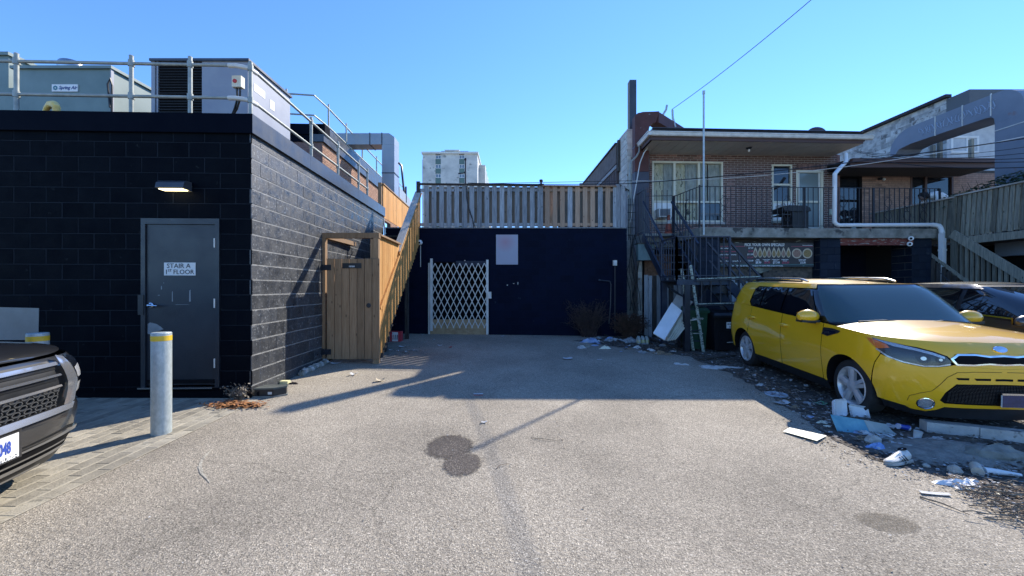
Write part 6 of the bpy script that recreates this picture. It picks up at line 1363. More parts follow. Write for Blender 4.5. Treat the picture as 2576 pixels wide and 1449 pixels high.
em.v = [(x, y, c.z + (z - c.z) * .5) for x, y, z in em.v]; em.build('emblem', M['chrome'], yc, smooth=True)
c = L.off(0, .40, .02); m = MB(); m.box(c.x - .0, c.x + .012, -.025, .285, .345, .475); npl = m.build('number_plate', M['white'], yc)
m = MB(); m.box(c.x - .02, c.x + .018, -.032, .292, .466, .484); m.build('plate_frame', M['brushed'], npl)
navy_ink = pm('navy_plate_film', (.012, .015, .06), (.02, .03, .10), scale=30, rough=.4); m = MB(); m.box(c.x + .012, c.x + .0135, -.024, .284, .346, .466); m.build('plate_film', navy_ink, npl)
# interior glimpses
m = MB(); m.box(-1.0, -.45, -.74, .74, .85, 1.03); m.build('dashboard', pm('grey_dashboard', (.16, .17, .18), rough=.6), yc)
for y in (-.38, .38):
    m = MB(); m.blob((-1.75, y, .95), .12, .24, .38, 12, 0); m.blob((-1.78, y, 1.33), .05, .12, .09, 10, 0); m.build('seat', pm('seat_cloth' , (.16, .16, .17), rough=.9) if y < 0 else bpy.data.materials['seat_cloth'], yc, smooth=True)
m = MB(); m.lathe([(.19, -.012), (.19, .012), (.17, .012), (.17, -.012), (.19, -.012)], (-1.12, -.38 * -1, 1.0), 24, ax=V((-1, 0, .45))); m.build('steering_wheel', M['black_plastic'], yc, smooth=True)
m = MB(); m.box(-1.01, -.98, -.13, .13, 1.40, 1.47); m.build('rear_view_mirror', M['black_plastic'], yc)
for y0, y1 in ((.62, .02), (-.02, -.62)):
    m = MB(); m.tube([U.off(U.uy(abs(y0), 1.045), 1.045, .03, 1 if y0 > 0 else -1), U.off(U.uy(abs((y0 + y1) / 2), 1.06), 1.065, .035, 1 if y0 + y1 > 0 else -1), U.off(U.uy(abs(y1), 1.05), 1.05, .03, 1 if y1 > 0 else -1)], .009, 6); m.build('wiper', M['black_plastic'], yc)
m = MB(); m.tube([(-2.95, 0.0, 1.585), (-3.12, 0.0, 1.70)], [.006, .003], 5); m.blob((-2.94, 0, 1.59), .07, .03, .025, 10, 0); m.build('aerial', M['black_plastic'], yc)
m = MB(); a = L.off(L.ux(-.9, .88), .88, .002, -1)
# ------------------------------------------------------------------ black crossover
bpaint = pm('black_car_paint', (.028, .029, .03), (.034, .035, .036), scale=2, rough=.33, coat=1)
BX = dict(SOUL); BX.update(mx=-.42, mz=1.06, cowl=-.02, uXf=[(1.0, .18), (1.1, .0), (1.3, -.55), (1.5, -1.25), (1.55, -1.45)], uXr=[(1.1, -3.4), (1.3, -3.15), (1.5, -2.75), (1.55, -2.6)], Xr=[(.2, -3.3), (.6, -3.45), (1.15, -3.4)], uxs=-1.6, uxr=-2.45, wsu=.8, ws=carglass,
    panes=[('side_window', [(-.34, 1.08), (-.75, 1.25), (-1.26, 1.435), (-1.46, 1.455), (-1.46, 1.11)]), ('side_window', [(-1.54, 1.112), (-1.54, 1.457), (-2.2, 1.44), (-2.36, 1.40), (-2.36, 1.15)]), ('side_window', [(-2.40, 1.155), (-2.40, 1.39), (-2.72, 1.22), (-2.74, 1.17)])],
    zroof=[(-1.5, 1.535), (-1.75, 1.56), (-2.1, 1.57), (-2.4, 1.56), (-2.75, 1.53)])
bc = carroot('parked_car', 'glossy black crossover parked behind the yellow car at the right edge', 'car', (8.02, 4.88), (-.12, -.993), .026); bc.scale = (1.06, 1.06, 1.05)
build_hatch(bc, bpaint, BX, False)
for sg in (1, -1):
    wpatch(L, [('y', 0, .2), ('y', 0, .94), ('y', .5, .94), (.5, .96), (.40, .95), (.40, .70), (.37, .5), (.385, .3), (.4, .2), ('y', .6, .2)], sg, 0, 'front_bumper', bpaint, bc)
for sg in (1, -1):
    m = MB(); m.bar((-.40, sg * .875, 1.065), (-2.8, sg * .86, 1.16), .012, .02); m.build('window_trim', M['chrome'], bc)
m = MB(); m.tube([(-2.6, 0, 1.55), (-2.85, .0, 1.78)], [.008, .004], 5); m.build('aerial', M['black_plastic'], bc)
# ------------------------------------------------------------------ dark SUV nosing in from the left edge
gpaint = pm('graphite_car_paint', (.035, .036, .038), (.045, .046, .048), scale=2, rough=.28, coat=1, metal=.5)
SV = dict(SOUL); SV.update(nf=4.2, xs=.30, zt=T([(.92, .99), (.6, 1.045), (.05, 1.09), (-.4, 1.12), (-1.5, 1.15), (-3.3, 1.22)]),
    Xf=[(.18, .80), (.28, .86), (.42, .93), (.56, .95), (.62, .925), (.8, .95), (.93, .93), (1.0, .86), (1.08, .70), (1.15, .55)], Xr=[(.2, -3.5), (.4, -3.6), (1.25, -3.55)],
    W=[(.18, .86), (.3, .90), (.5, .925), (.8, .93), (1.0, .91), (1.2, .88)], xr=-3.1, flare=lambda x, z: .02 * math.exp(-(x / .45) ** 2) * math.exp(-((z - .7) / .25) ** 2),
    uXf=[(1.1, -.2), (1.3, -.6), (1.6, -1.15), (1.7, -1.3)], uXr=[(1.1, -3.5), (1.4, -3.4), (1.7, -3.2)], uW=[(1.1, .87), (1.3, .82), (1.5, .76), (1.62, .70), (1.7, .62)], uxs=-1.5, uxr=-2.9, wb=2.7, ra=.41, rw=.36, zr=1.65, f0=-.55, d1=-1.5, zh=.98, mx=-.65, my=1.03, mz=1.2, wy=.90, cowl=-.30, ws=carglass,
    panes=[('side_window', [(-.8, 1.2), (-1.3, 1.55), (-1.5, 1.56), (-1.5, 1.2)]), ('side_window', [(-1.58, 1.2), (-1.58, 1.56), (-2.4, 1.55), (-2.4, 1.23)]), ('side_window', [(-2.45, 1.24), (-2.45, 1.54), (-2.9, 1.5), (-3.05, 1.3)])],
    pillar=lambda topx, zr: [(-3.05, topx(-3) + .004), (-3.1, 1.3), (-2.95, 1.53), (-2.95, zr), ('u', 2.9, zr), ('u', 2.9, topx(-3.2))],
    zroof=[(-1.3, 1.66), (-1.7, 1.70), (-2.8, 1.70), (-3.3, 1.66)], zhood=[(.88, 1.0), (.8, 1.045), (.5, 1.10), (0, 1.15), (-.4, 1.18)])
PH = R(15); Fv = (math.cos(PH), math.sin(PH)); NX = (-3.27, 2.53)
sv = carroot('parked_car', 'dark graphite car with chrome barred grille nosing in at the left edge', 'car', (NX[0] - .95 * Fv[0], NX[1] - .95 * Fv[1]), Fv, .0)
sv.location.z += .0
SL, SU = build_hatch(sv, gpaint, SV, True)
sbr = pm('bright_silver_trim', (.50, .51, .53), rough=.2, metal=.85)
for sg in (1, -1):
    wpatch(SL, [('u', 0, .2), ('u', 0, .985), ('u', .4, .99), ('u', .7, 1.0), (.6, 1.03), (.44, 1.03), (.44, .80), (.40, .70), (.425, .5), (.44, .35), (.5, .2)], sg, 0, 'front_bumper', gpaint, sv, st=.05)
    gp_ = wpatch(SL, [('y', 0, .775), ('y', 0, .965), ('y', .42, .965), ('y', .44, .93), ('y', .47, .80), ('y', .47, .775)], sg, .004, 'grille', M['black_plastic'], sv, st=.05)
    for z in (.935, .858, .782):
        wpatch(SL, [('y', 0, z - .009), ('y', 0, z + .009), ('y', .44, z + .009), ('y', .455, z - .006)], sg, .03, 'chrome_bar', sbr, gp_, st=.03)
        wpatch(SL, [('y', 0, z - .034), ('y', 0, z - .012), ('y', .44, z - .012), ('y', .44, z - .034)], sg, .010, 'grille_bar', gpaint, gp_, st=.03)
    mp2 = wpatch(SL, [('y', 0, .615), ('y', 0, .765), ('y', .47, .765), ('y', .48, .68), ('y', .47, .615)], sg, .003, 'lower_grille', M['matt_black'], sv, st=.05)
    m = MB(); hw, hh = .085, .035
    for r_ in range(5):
        for c_ in range(8):
            y0 = c_ * hw + (hw / 2 if r_ % 2 else 0); z0 = .625 + r_ * hh * .98
            pts = [(y0 - hw * .36, z0), (y0 - hw * .18, z0 + hh * .45), (y0 + hw * .18, z0 + hh * .45), (y0 + hw * .36, z0), (y0 + hw * .18, z0 - hh * .45), (y0 - hw * .18, z0 - hh * .45)]
            for i in range(6):
                a, b = pts[i], pts[(i + 1) % 6]
                if not (0 <= a[0] < .47 and 0 <= b[0] < .47 and .612 < a[1] < .768 and .612 < b[1] < .768): continue
                m.bar(SL.off(SL.uy(a[0], a[1]), a[1], .010, sg), SL.off(SL.uy(b[0], b[1]), b[1], .010, sg), .012, .007, up=V((0, 0, 1)) if abs(a[1] - b[1]) < .001 else V((0, 1, 0)))
    m.build('grille_mesh', pm('grille_grey', (.12, .125, .13), rough=.3, metal=.6) if sg == 1 else bpy.data.materials['grille_grey'], mp2)
    wpatch(SL, [('y', 0, .568), ('y', 0, .606), ('y', .50, .606), ('y', .58, .625), ('y', .62, .60), ('y', .56, .572)], sg, .035, 'chrome_strip', sbr, sv, st=.04)
    wpatch(SL, [('y', .49, .61), ('y', .50, .70), ('y', .49, .80), ('y', .45, .935), ('y', .48, .975), ('y', .53, .96), ('y', .60, .80), ('y', .61, .64), ('y', .56, .605)], sg, .04, 'chrome_blade', sbr, sv, st=.04)
    hp2 = wpatch(SL, [('y', .64, .665), ('y', .63, .80), ('y', .57, .95), ('y', .65, .985), ('y', .73, .96), ('y', .80, .80), ('y', .78, .66)], sg, .006, 'headlight', darkgl, sv, st=.04)
    wpatch(SL, [('y', .68, .80), ('y', .65, .88), ('y', .73, .90), ('y', .78, .80)], sg, .012, 'lens', lens, hp2, st=.04)
    wpatch(SL, [('y', .69, .68), ('y', .69, .76), ('y', .77, .76), ('y', .77, .69)], sg, .012, 'lens', lens, hp2, st=.04)
    wpatch(SL, [(.70, .66), (.60, .68), (.52, .60), (.56, .54), (.70, .58), ('y', .80, .60)], sg, .012, 'bumper_corner', gpaint, sv, st=.04)
    wpatch(SL, [('y', 0, .245), ('y', 0, .385), ('y', .62, .385), ('y', .76, .36), ('y', .70, .27), ('y', .60, .245)], sg, .006, 'lower_intake', M['matt_black'], sv, st=.05)
    silver = bpy.data.materials.get('satin_silver_trim') or pm('satin_silver_trim', (.38, .38, .38), rough=.3, metal=.8)
    wpatch(SL, [('y', .10, .385), ('y', .10, .40), ('y', .64, .425), ('y', .78, .405), (.62, .36), (.60, .33), ('y', .80, .345), ('y', .74, .385), ('y', .62, .395)], sg, .020, 'bumper_trim', silver, sv, st=.04)
    wpatch(SL, [('y', .02, .315), ('y', .02, .33), ('y', .60, .345), ('y', .62, .33)], sg, .020, 'intake_blade', silver, sv, st=.04)
    wpatch(SL, [('y', 0, .255), ('y', 0, .285), ('y', .66, .30), ('y', .70, .275)], sg, .022, 'skid_plate', silver, sv, st=.04)
    wpatch(SL, [('y', 0, .185), ('y', 0, .25), ('y', .68, .27), ('y', .80, .30), (.50, .30), (.50, .2), ('y', .6, .18)], sg, .012, 'lower_lip', M['black_plastic'], sv, st=.05)
    wpatch(SL, [('y', .10, .205), ('y', .10, .222), ('y', .45, .228), ('y', .45, .21)], sg, .026, 'skid_plate', silver, sv, st=.04)
xp = SL.pt(0, .47).x + .012
m = MB(); m.box(xp - .03, xp + .006, -.23, .15, .375, .57); m.build('plate_mount', gpaint, sv)
m = MB(); m.box(xp, xp + .012, -.205, .131, .385, .56); pf = m.build('plate_frame', M['black_plastic'], sv)
m = MB(); m.box(xp + .012, xp + .014, -.192, .118, .412, .548); m.build('number_plate', M['white'], pf)
pblue = pm('plate_blue', (.03, .07, .34), rough=.5)
textobj('048', .108, (xp + .0155, -.02, .436), V((0, 1, 0)), V((0, 0, 1)), pblue, pf, 'lettering', bold=.003, sx=.50)
textobj('MITSUBISHI', .028, (xp + .0135, .03, .390), V((0, 1, 0)), V((0, 0, 1)), M['wht_ink'], pf, 'lettering', 'CENTER', bold=.0012, sx=1.25)
# ------------------------------------------------------------------ black metal fire stair at the left end of the deck
ms = thing('metal_stair', 'dark blue black metal fire stair with landing left of the menu banner', 'metal stair', (4.3, 9.6, .1))
BI = M['blue_iron']
def mbar(a, b, w_, h_, name, mat=BI, th=ms, up=V((0, 0, 1))):
    m = MB(); m.bar(a, b, w_, h_, up); return m.build(name, mat, th)
LZ = 1.78
L0, L1, LY0, LY1 = 3.72, 4.92, 8.98, 9.95
m = MB(); m.box(L0, L1, LY0, LY1, LZ - .03, LZ); m.build('landing', M['iron'], ms)
for (a, b) in (((L0, LY0), (L1, LY0)), ((L0, LY1), (L1, LY1))): mbar((a[0], a[1], LZ - .05), (b[0], b[1], LZ - .05), .05, .12, 'landing_beam')
for X, Y in ((3.96, 9.02), (4.75, 9.9), (3.78, 9.9)):
    m = MB(); m.box(X - .06, X + .06, Y - .06, Y + .06, gz(X, Y) - .05, LZ - .03); m.build('post', M['iron'] if X == 3.96 else BI, ms)
# upper flight from the deck down to the landing
fa, fb_ = V((0, 11.6, ZD)), V((0, 9.95, LZ))
for X in (3.82, 4.66):
    mbar((X, fa.y, fa.z - .1), (X, fb_.y, fb_.z), .05, .2, 'stringer', up=V((0, .5, 1)))
    mbar((X, fa.y, fa.z + .92), (X, fb_.y, fb_.z + .92), .05, .045, 'handrail'); mbar((X, fa.y, fa.z + .45), (X, fb_.y, fb_.z + .45), .02, .03, 'mid_rail')
    for k in range(1, 9):
        t = k / 9; p = fa.lerp(fb_, t); m = MB(); m.box(X - .008, X + .008, p.y - .008, p.y + .008, p.z - .05, p.z + .92); m.build('baluster', BI, ms)
for k in range(7):
    t = (k + .5) / 7; p = fa.lerp(fb_, t); m = MB(); m.box(3.84, 4.64, p.y - .12, p.y + .12, p.z - .02, p.z); m.build('tread', M['iron'], ms)
# landing guard
def guard(p0, p1, n):
    p0 = V(p0); p1 = V(p1)
    mbar(p0 + V((0, 0, .98)), p1 + V((0, 0, .98)), .045, .03, 'top_rail'); mbar(p0 + V((0, 0, .1)), p1 + V((0, 0, .1)), .03, .02, 'bottom_rail')
    for k in range(n + 1):
        q = p0.lerp(p1, k / n); r = .02 if k in (0, n) else .009; m = MB(); m.box(q.x - r, q.x + r, q.y - r, q.y + r, LZ, LZ + .98); m.build('baluster', BI, ms)
guard((L0, LY0, LZ), (L1, LY0, LZ), 9); guard((L0, LY0, LZ), (L0, LY1 - .05, LZ), 6)
# lower flight going right behind the yellow car
ga_, gb_ = V((L1, 0, LZ)), V((6.35, 0, .12))
for Y in (9.02, 9.9):
    mbar((ga_.x, Y, ga_.z - .08), (gb_.x, Y, gb_.z), .05, .2, 'stringer', up=V((.5, 0, 1)))
    mbar((ga_.x - .05, Y, ga_.z + .95), (gb_.x, Y, gb_.z + .9), .045, .04, 'handrail'); mbar((ga_.x, Y, ga_.z + .5), (gb_.x, Y, gb_.z + .45), .02, .03, 'mid_rail')
    for k in range(1, 6):
        p = ga_.lerp(gb_, k / 6); m = MB(); m.box(p.x - .012, p.x + .012, Y - .012, Y + .012, p.z, p.z + .92); m.build('baluster', BI, ms)
for k in range(8):
    p = ga_.lerp(gb_, (k + .5) / 8); m = MB(); m.box(p.x - .11, p.x + .11, 9.05, 9.88, p.z - .02, p.z); m.build('tread', M['iron'], ms)
mbar((3.98, 9.5, .35), (4.7, 9.5, 1.7), .04, .05, 'brace'); mbar((3.78, 9.9, 1.72), (4.75, 9.9, 1.0), .04, .05, 'brace')
# two horizontal pale pipes with ties (stored ladder)
spk = pm('paint_speckled_metal', (.26, .30, .25), (.42, .46, .38), scale=6, rough=.6, c3=(.03, .03, .03), s3=26, t3=.52, st=(1, 1, 2))
hl_ = thing('ladder', 'long pale ladder stored on its side across the metal stair', 'ladder', P(1830, 760, 8.9))
for y0, y1, xa, xb in ((702, 696, 1752, 1912), (765, 762, 1752, 1880)):
    m = MB(); m.bar(P(xa, y0, 8.9), P(xb, y1, 8.9), .03, .022); m.build('rail', spk, hl_)
    m = MB(); m.bar(P(xa, y0 + 4.5, 8.88), P(xb, y1 + 4.5, 8.88), .02, .03); m.build('rail_edge', M['iron'], hl_)
for k in range(6):
    x = 1765 + k * 24; m = MB(); m.tube([P(x, 702 - k, 8.92), P(x, 763, 8.92)], .014, 6); m.build('rung', M['iron'], hl_)
# leaning ladder: speckled rails
lad = thing('ladder', 'paint speckled ladder leaning upright in front of the green bin', 'ladder', GP(1757, 884))
spk = pm('paint_speckled_metal', (.26, .30, .25), (.42, .46, .38), scale=6, rough=.6, c3=(.03, .03, .03), s3=26, t3=.52, st=(1, 1, 2))
b1, t1 = GP(1744, 884), P(1714.5, 676, 9.0); b2, t2 = GP(1769.5, 886), P(1736.5, 667.5, 9.0)
for b_, t_ in ((b1, t1), (b2, t2)):
    m = MB(); m.bar(b_, t_, .028, .06, up=V((1, 0, 0))); m.build('rail', spk, lad)
for k in range(1, 8):
    t = k / 8; m = MB(); m.cyl(b1.lerp(t1, t), b2.lerp(t2, t), .012, 8); m.build('rung', M['offwhite'] if k == 3 else M['iron'], lad)
# bins
def bin_(c, w_, d_, h_, mat, lab, lidm, label_fn=None):
    c = V(c); t = thing('wheelie_bin', lab, 'bin', c, 'wheeled bins below the metal stair'); m = MB(); k = .84
    q = [V((c.x - w_ / 2 * k, c.y - d_ / 2 * k, c.z + .04)), V((c.x + w_ / 2 * k, c.y - d_ / 2 * k, c.z + .04)), V((c.x + w_ / 2 * k, c.y + d_ / 2 * k, c.z + .04)), V((c.x - w_ / 2 * k, c.y + d_ / 2 * k, c.z + .04))]
    q2 = [V((c.x - w_ / 2, c.y - d_ / 2, c.z + h_ * .9)), V((c.x + w_ / 2, c.y - d_ / 2, c.z + h_ * .9)), V((c.x + w_ / 2, c.y + d_ / 2, c.z + h_ * .9)), V((c.x - w_ / 2, c.y + d_ / 2, c.z + h_ * .9))]
    m.hexa(q + q2); b = m.build('body', mat, t)
    m = MB(); a = h_ * .9; m.hexa([V((c.x - w_ / 2 - .02, c.y - d_ / 2 - .035, c.z + a)), V((c.x + w_ / 2 + .02, c.y - d_ / 2 - .035, c.z + a)), V((c.x + w_ / 2 + .02, c.y + d_ / 2 + .03, c.z + a)), V((c.x - w_ / 2 - .02, c.y + d_ / 2 + .03, c.z + a)), V((c.x - w_ / 2 + .01, c.y - d_ / 2, c.z + a + .06)), V((c.x + w_ / 2 - .01, c.y - d_ / 2, c.z + a + .06)), V((c.x + w_ / 2 - .01, c.y + d_ / 2, c.z + a + .10)), V((c.x - w_ / 2 + .01, c.y + d_ / 2, c.z + a + .10))]); m.build('lid', lidm, t)
    m = MB(); m.box(c.x - w_ / 2 - .03, c.x + w_ / 2 + .03, c.y - d_ / 2 - .04, c.y - d_ / 2 + .01, c.z + a - .05, c.z + a + .004); m.build('rim', lidm, t)
    yf = lambda z: c.y - d_ / 2 * (k + (1 - k) * (z - .04) / (a - .04)) 
    m = MB(); m.hexa([V((c.x - w_ * .25, yf(.1) - .012, c.z + .1)), V((c.x + w_ * .25, yf(.1) - .012, c.z + .1)), V((c.x + w_ * .25, yf(.1) + .02, c.z + .1)), V((c.x - w_ * .25, yf(.1) + .02, c.z + .1)), V((c.x - w_ * .28, yf(.5) - .012, c.z + .5)), V((c.x + w_ * .28, yf(.5) - .012, c.z + .5)), V((c.x + w_ * .28, yf(.5) + .02, c.z + .5)), V((c.x - w_ * .28, yf(.5) + .02, c.z + .5))]); m.build('front_panel', mat, t)
    for s_ in (-1, 1):
        m = MB(); m.cyl((c.x + s_ * w_ * .42, c.y + d_ * .4, c.z + .1), (c.x + s_ * (w_ * .42 + .05), c.y + d_ * .4, c.z + .1), .1, 18); m.build('wheel', tyre, t)
    return t, yf
gb = GP(1756, 884); grn = pm('green_bin_plastic', (.008, .045, .022), (.012, .06, .03), scale=5, rough=.5)
t, yf = bin_((gb.x, 9.35, gz(gb.x, 9.35)), .46, .5, 1.02, grn, 'dark green wheeled bin standing under the metal stair', grn)
X_ = V((1, 0, 0)); 
textobj('TORONTO', .05, (gb.x, yf(.72) - .006, gz(gb.x, 9.35) + .72), X_, V((0, 0, 1)), M['offwhite'], t, 'lettering', 'CENTER', bold=.002)
m = MB(); m.bar((gb.x - .1, yf(.4) - .018, gz(gb.x, 9.35) + .4), (gb.x + .12, yf(.4) - .018, gz(gb.x, 9.35) + .4), .012, .02); m.build('lift_bar', M['offwhite'], t)
kb = V((4.83, 9.25, gz(4.83, 9.25))); blk = pm('black_bin_plastic', (.006, .007, .010), (.011, .012, .016), scale=5, rough=.4)
t, yf = bin_(kb, .56, .6, .92, blk, 'black wheeled bin with white notice behind the ladder', blk)
m = MB(); m.box(kb.x + .0, kb.x + .20, yf(.62) - .014, yf(.62) - .010, kb.z + .54, kb.z + .68); st_ = m.build('notice', M['white'], t)
textobj('BIG BURGER', .034, (kb.x + .1, yf(.62) - .0155, kb.z + .625), X_, V((0, 0, 1)), M['ink'], st_, 'lettering', 'CENTER', bold=.0015, sx=.85); textobj('BOX', .034, (kb.x + .1, yf(.62) - .0155, kb.z + .56), X_, V((0, 0, 1)), M['ink'], st_, 'lettering', 'CENTER', bold=.0015)
m = MB(); m.bar((kb.x + .02, yf(.25) - .02, kb.z + .22), (kb.x + .2, yf(.25) - .02, kb.z + .23), .012, .012); m.build('lift_bar', M['offwhite'], t)
pc = GP(1848, 872); pm_ = pm('pale_blue_plastic', (.16, .22, .28), (.22, .28, .33), rough=.4)
m = MB(); m.lathe([(0, .0), (.10, 0), (.13, .22), (.135, .23), (.135, .36), (.12, .36)], pc, 20); tag(m.build('bucket', pm_, smooth=True), 'pale blue plastic bucket behind the rear wheel of the yellow car', 'bucket')
# white boards leaning
wb_ = thing('table_top', 'white table top board leaning against the stair post', 'board', P(1668, 850, 9.0))
def leanboard(pts, Ys, th_, mat, th, name='panel'):
    q = [P(x, y, Y) for (x, y), Y in zip(pts, Ys)]; n = (q[1] - q[0]).cross(q[2] - q[0]).normalized()
    if n.y > 0: n = -n
    m = MB(); m.add(q + [p - n * th_ for p in q], [(0, 1, 2, 3), (7, 6, 5, 4)] + [(i, i + 4, (i + 1) % 4 + 4, (i + 1) % 4) for i in range(4)]); return m.build(name, mat, th)
leanboard([(1643, 838), (1671, 855), (1716, 782), (1690, 761)], [8.9, 8.65, 9.15, 9.4], .03, M['white'], wb_)
cb = thing('board_stack', 'cream corrugated panels leaning behind the white table top', 'board', P(1690, 850, 9.2))
for k in range(4):
    d = k * 6; leanboard([(1672 + d, 856 - k), (1680 + d, 858 - k), (1724 + d, 792 + k * 3), (1716 + d, 782 + k * 3)], [8.9, 8.75, 9.15, 9.3], .012, M['cream'], cb, 'sheet')
leanboard([(1692, 762), (1712, 790), (1745, 760), (1703, 741)], [9.45, 9.4, 9.6, 9.6], .02, M['lt_concrete'], cb, 'sheet')
# deck clutter: cone, air conditioner, barbecue
cone = thing('traffic_cone', 'faded orange traffic cone standing at the head of the metal stair', 'traffic cone', P(1682, 588, 11.75))
oc = pm('faded_orange_plastic', (.26, .05, .03), (.34, .08, .04), scale=6, rough=.6); c_ = V((P(1682, 0, 11.75).x, 11.75, ZD))
m = MB(); m.lathe([(.12, .0), (.12, .03), (.105, .05), (.068, .3)], c_, 20); m.build('base', oc, cone, smooth=True)
m = MB(); m.lathe([(.068, .3), (.05, .4)], c_, 20); m.build('band', M['offwhite'], cone, smooth=True)
m = MB(); m.lathe([(.05, .4), (.03, .52), (.06, .525), (.03, .56), (0, .57)], c_, 20); m.build('top', oc, cone, smooth=True)
ac = thing('air_conditioner', 'boxy white window air conditioner in the left window above the cone', 'air conditioner', P(1669, 545, 12.4))
a, b = P(1658, 546, 12.25), P(1688, 524, 12.25); m = MB(); m.box(a.x, b.x, 12.25, 12.6, a.z, b.z); m.build('casing', M['offwhite'], ac)
m = MB(); m.box(a.x + .03, b.x - .03, 12.243, 12.25, a.z + .03, b.z - .03); m.build('grille', pm('dark_grille', (.10, .11, .12), (.16, .17, .18), scale=40, rough=.6), ac)
bq = thing('barbecue', 'black covered barbecue standing on the deck in front of the narrow window', 'barbecue', P(1992, 573, 11.6))
bx = lambda x: P(x, 0, 11.6).x
m = MB(); m.box(bx(1983), bx(2021), 11.4, 11.9, ZD, ZD + .62); m.build('cabinet', M['black_plastic'], bq)
m = MB(); m.ext([(0, 0), (.75, 0), (.72, .1), (.6, .16), (.1, .17), (-.05, .12)], (bx(1960), 11.35, ZD + .60), (1, 0, 0), (0, 0, 1), (0, .55, 0)); m.build('hood', M['black_plastic'], bq)
m = MB(); m.box(bx(1955), bx(1978), 11.4, 11.8, ZD + .5, ZD + .53); m.build('side_shelf', M['black_plastic'], bq)
m = MB(); m.box(bx(1968), bx(1992), 11.5, 11.9, ZD + .78, ZD + .86); m.build('tray', M['offwhite'], bq)
# iron security grid on the white wall left of the duct
sgr = thing('window_grid', 'black iron lattice bars fixed on the white block wall beside the fence end', 'grille', P(1590, 600, 11.9))
for k in range(4):
    x = 1581 + k * 5.5; m = MB(); m.tube([P(x, 500, 11.9), P(x, 605, 11.9)], .010, 5); m.build('bar', M['iron'], sgr)
for k in range(5):
    y = 516 + k * 19; m = MB(); m.tube([P(1579, y, 11.9), P(1600, y, 11.9)], .010, 5); m.build('bar', M['iron'], sgr)
cb_ = thing('wall_cables', 'tangle of black cables hanging down the lower white block wall', 'cable', P(1600, 700, 11.6))
rg = random.Random(9)
for k in range(7):
    x = 1583 + k * 4; pts = [P(x + 5 * math.sin(j * 1.1 + k) + rg.uniform(-2, 2), 590 + j * 24, 11.45 + k * .02) for j in range(9)]
    m = MB(); m.tube(pts, .011, 5); m.build('cable', M['black_plastic'], cb_)
m = MB(); m.tube([P(1637, 376, 12.15), P(1630, 372, 12.1), P(1620, 385, 12.05), P(1610, 410, 12.0), P(1603, 450, 12.0), P(1594, 500, 11.95), P(1585, 560, 11.9)], .016, 6); tag(m.build('white_cable', M['offwhite'], smooth=True), 'white cable looping down beside the brown duct', 'cable')
m = MB(); m.tube([V((3.93, 12.25, 5.95)), V((3.88, 12.15, 5.75)), V((3.80, 12.15, 5.62)), V((3.60, 12.0, 5.42)), V((3.55, 11.98, 5.2)), V((3.56, 11.98, 3.2))], .028, 8); tag(m.build('gutter_pipe', M['galv_rail'], smooth=True), 'grey white gutter pipe bending across the brown duct to the wall', 'pipe')
# ------------------------------------------------------------------ overhead wires
def wire(name, pts, r, lab, mat=None, n=18, sag=.15):
    P0, P1 = V(pts[0]), V(pts[1]); l = [P0.lerp(P1, k / n) - V((0, 0, sag * 4 * (k / n) * (1 - k / n))) for k in range(n + 1)]
    m = MB(); m.tube(l, r, 5); tag(m.build('overhead_wire', mat or M['black_plastic'], smooth=True), lab, 'wire')
wg_ = M['cap_metal']
wire('w', (P(1690, 276, 13), P(2110, -60, 9)), .010, 'single thin overhead wire rising diagonally from the brown duct to the top of the sky', wg_, sag=.1)
wire('w', (P(1177, 461, 11.3), P(1600, 462, 11.2)), .011, 'lower dark wire running just above the grey fence cap', sag=.03)
wire('w', (P(1180, 463, 11.35), P(1600, 455, 11.3)), .008, 'upper thin wire running above the grey fence', sag=.0)
wire('w', (P(1590, 462, 11.2), P(2700, 330, 8.2)), .013, 'thick dark wire crossing the brick facade and climbing to the right', sag=.12)
wire('w', (P(1590, 456, 11.3), P(2700, 318, 8.4)), .008, 'thin pale wire crossing the brick facade above the thick one', M['offwhite'], sag=.3)
for (y0, y1, r_, k, lab) in ((392, 404, .009, 0, 'lowest slack wire passing in front of the block building'), (386, 392, .007, 1, 'second slack wire in front of the graffiti duct'), (398, 415, .010, 2, 'dark wire running along the gutter of the paler flat'), (384, 372, .007, 3, 'thin wire rising across the graffiti duct riser'), (380, 352, .006, 4, 'topmost thin wire crossing the graffiti duct riser')):
    wire('w', (P(2180 - k * 8, y0, 10.9), P(2680, y1, 8.6)), r_, lab, sag=.10 + .03 * k)
# ------------------------------------------------------------------ person bending on the far deck
def skin(name, pts, edges, rad, mat, par, sub=2):
    me = bpy.data.meshes.new(name); me.from_pydata([tuple(p) for p in pts], edges, []); o = bpy.data.objects.new(name, me); C.objects.link(o)
    md = o.modifiers.new('s', 'SKIN')
    for v, r in zip(me.skin_vertices[0].data, rad): v.radius = (r, r) if not isinstance(r, tuple) else r
    me.skin_vertices[0].data[0].use_root = True
    o.modifiers.new('u', 'SUBSURF').levels = sub; o.modifiers['u'].render_levels = sub
    dg = bpy.context.evaluated_depsgraph_get(); m2 = bpy.data.meshes.new_from_object(o.evaluated_get(dg)); bpy.data.objects.remove(o)
    m2.materials.clear(); m2.materials.append(mat); m2.shade_smooth()
    o = bpy.data.objects.new(name, m2); put(o, (0, 0, 0), None); 
    C.objects.unlink(o); C.objects.link(o)
    if par: o.parent = par; o.location = -ORG[par.name]
    return o
per = thing('person', 'person in a white top with dark strap bending over behind the slatted guard', 'person', (12.85, 11.75, ZD))
skm = pm('skin', (.20, .11, .07), (.26, .15, .10), scale=5, rough=.5)
B = V((12.85, 11.75, ZD))
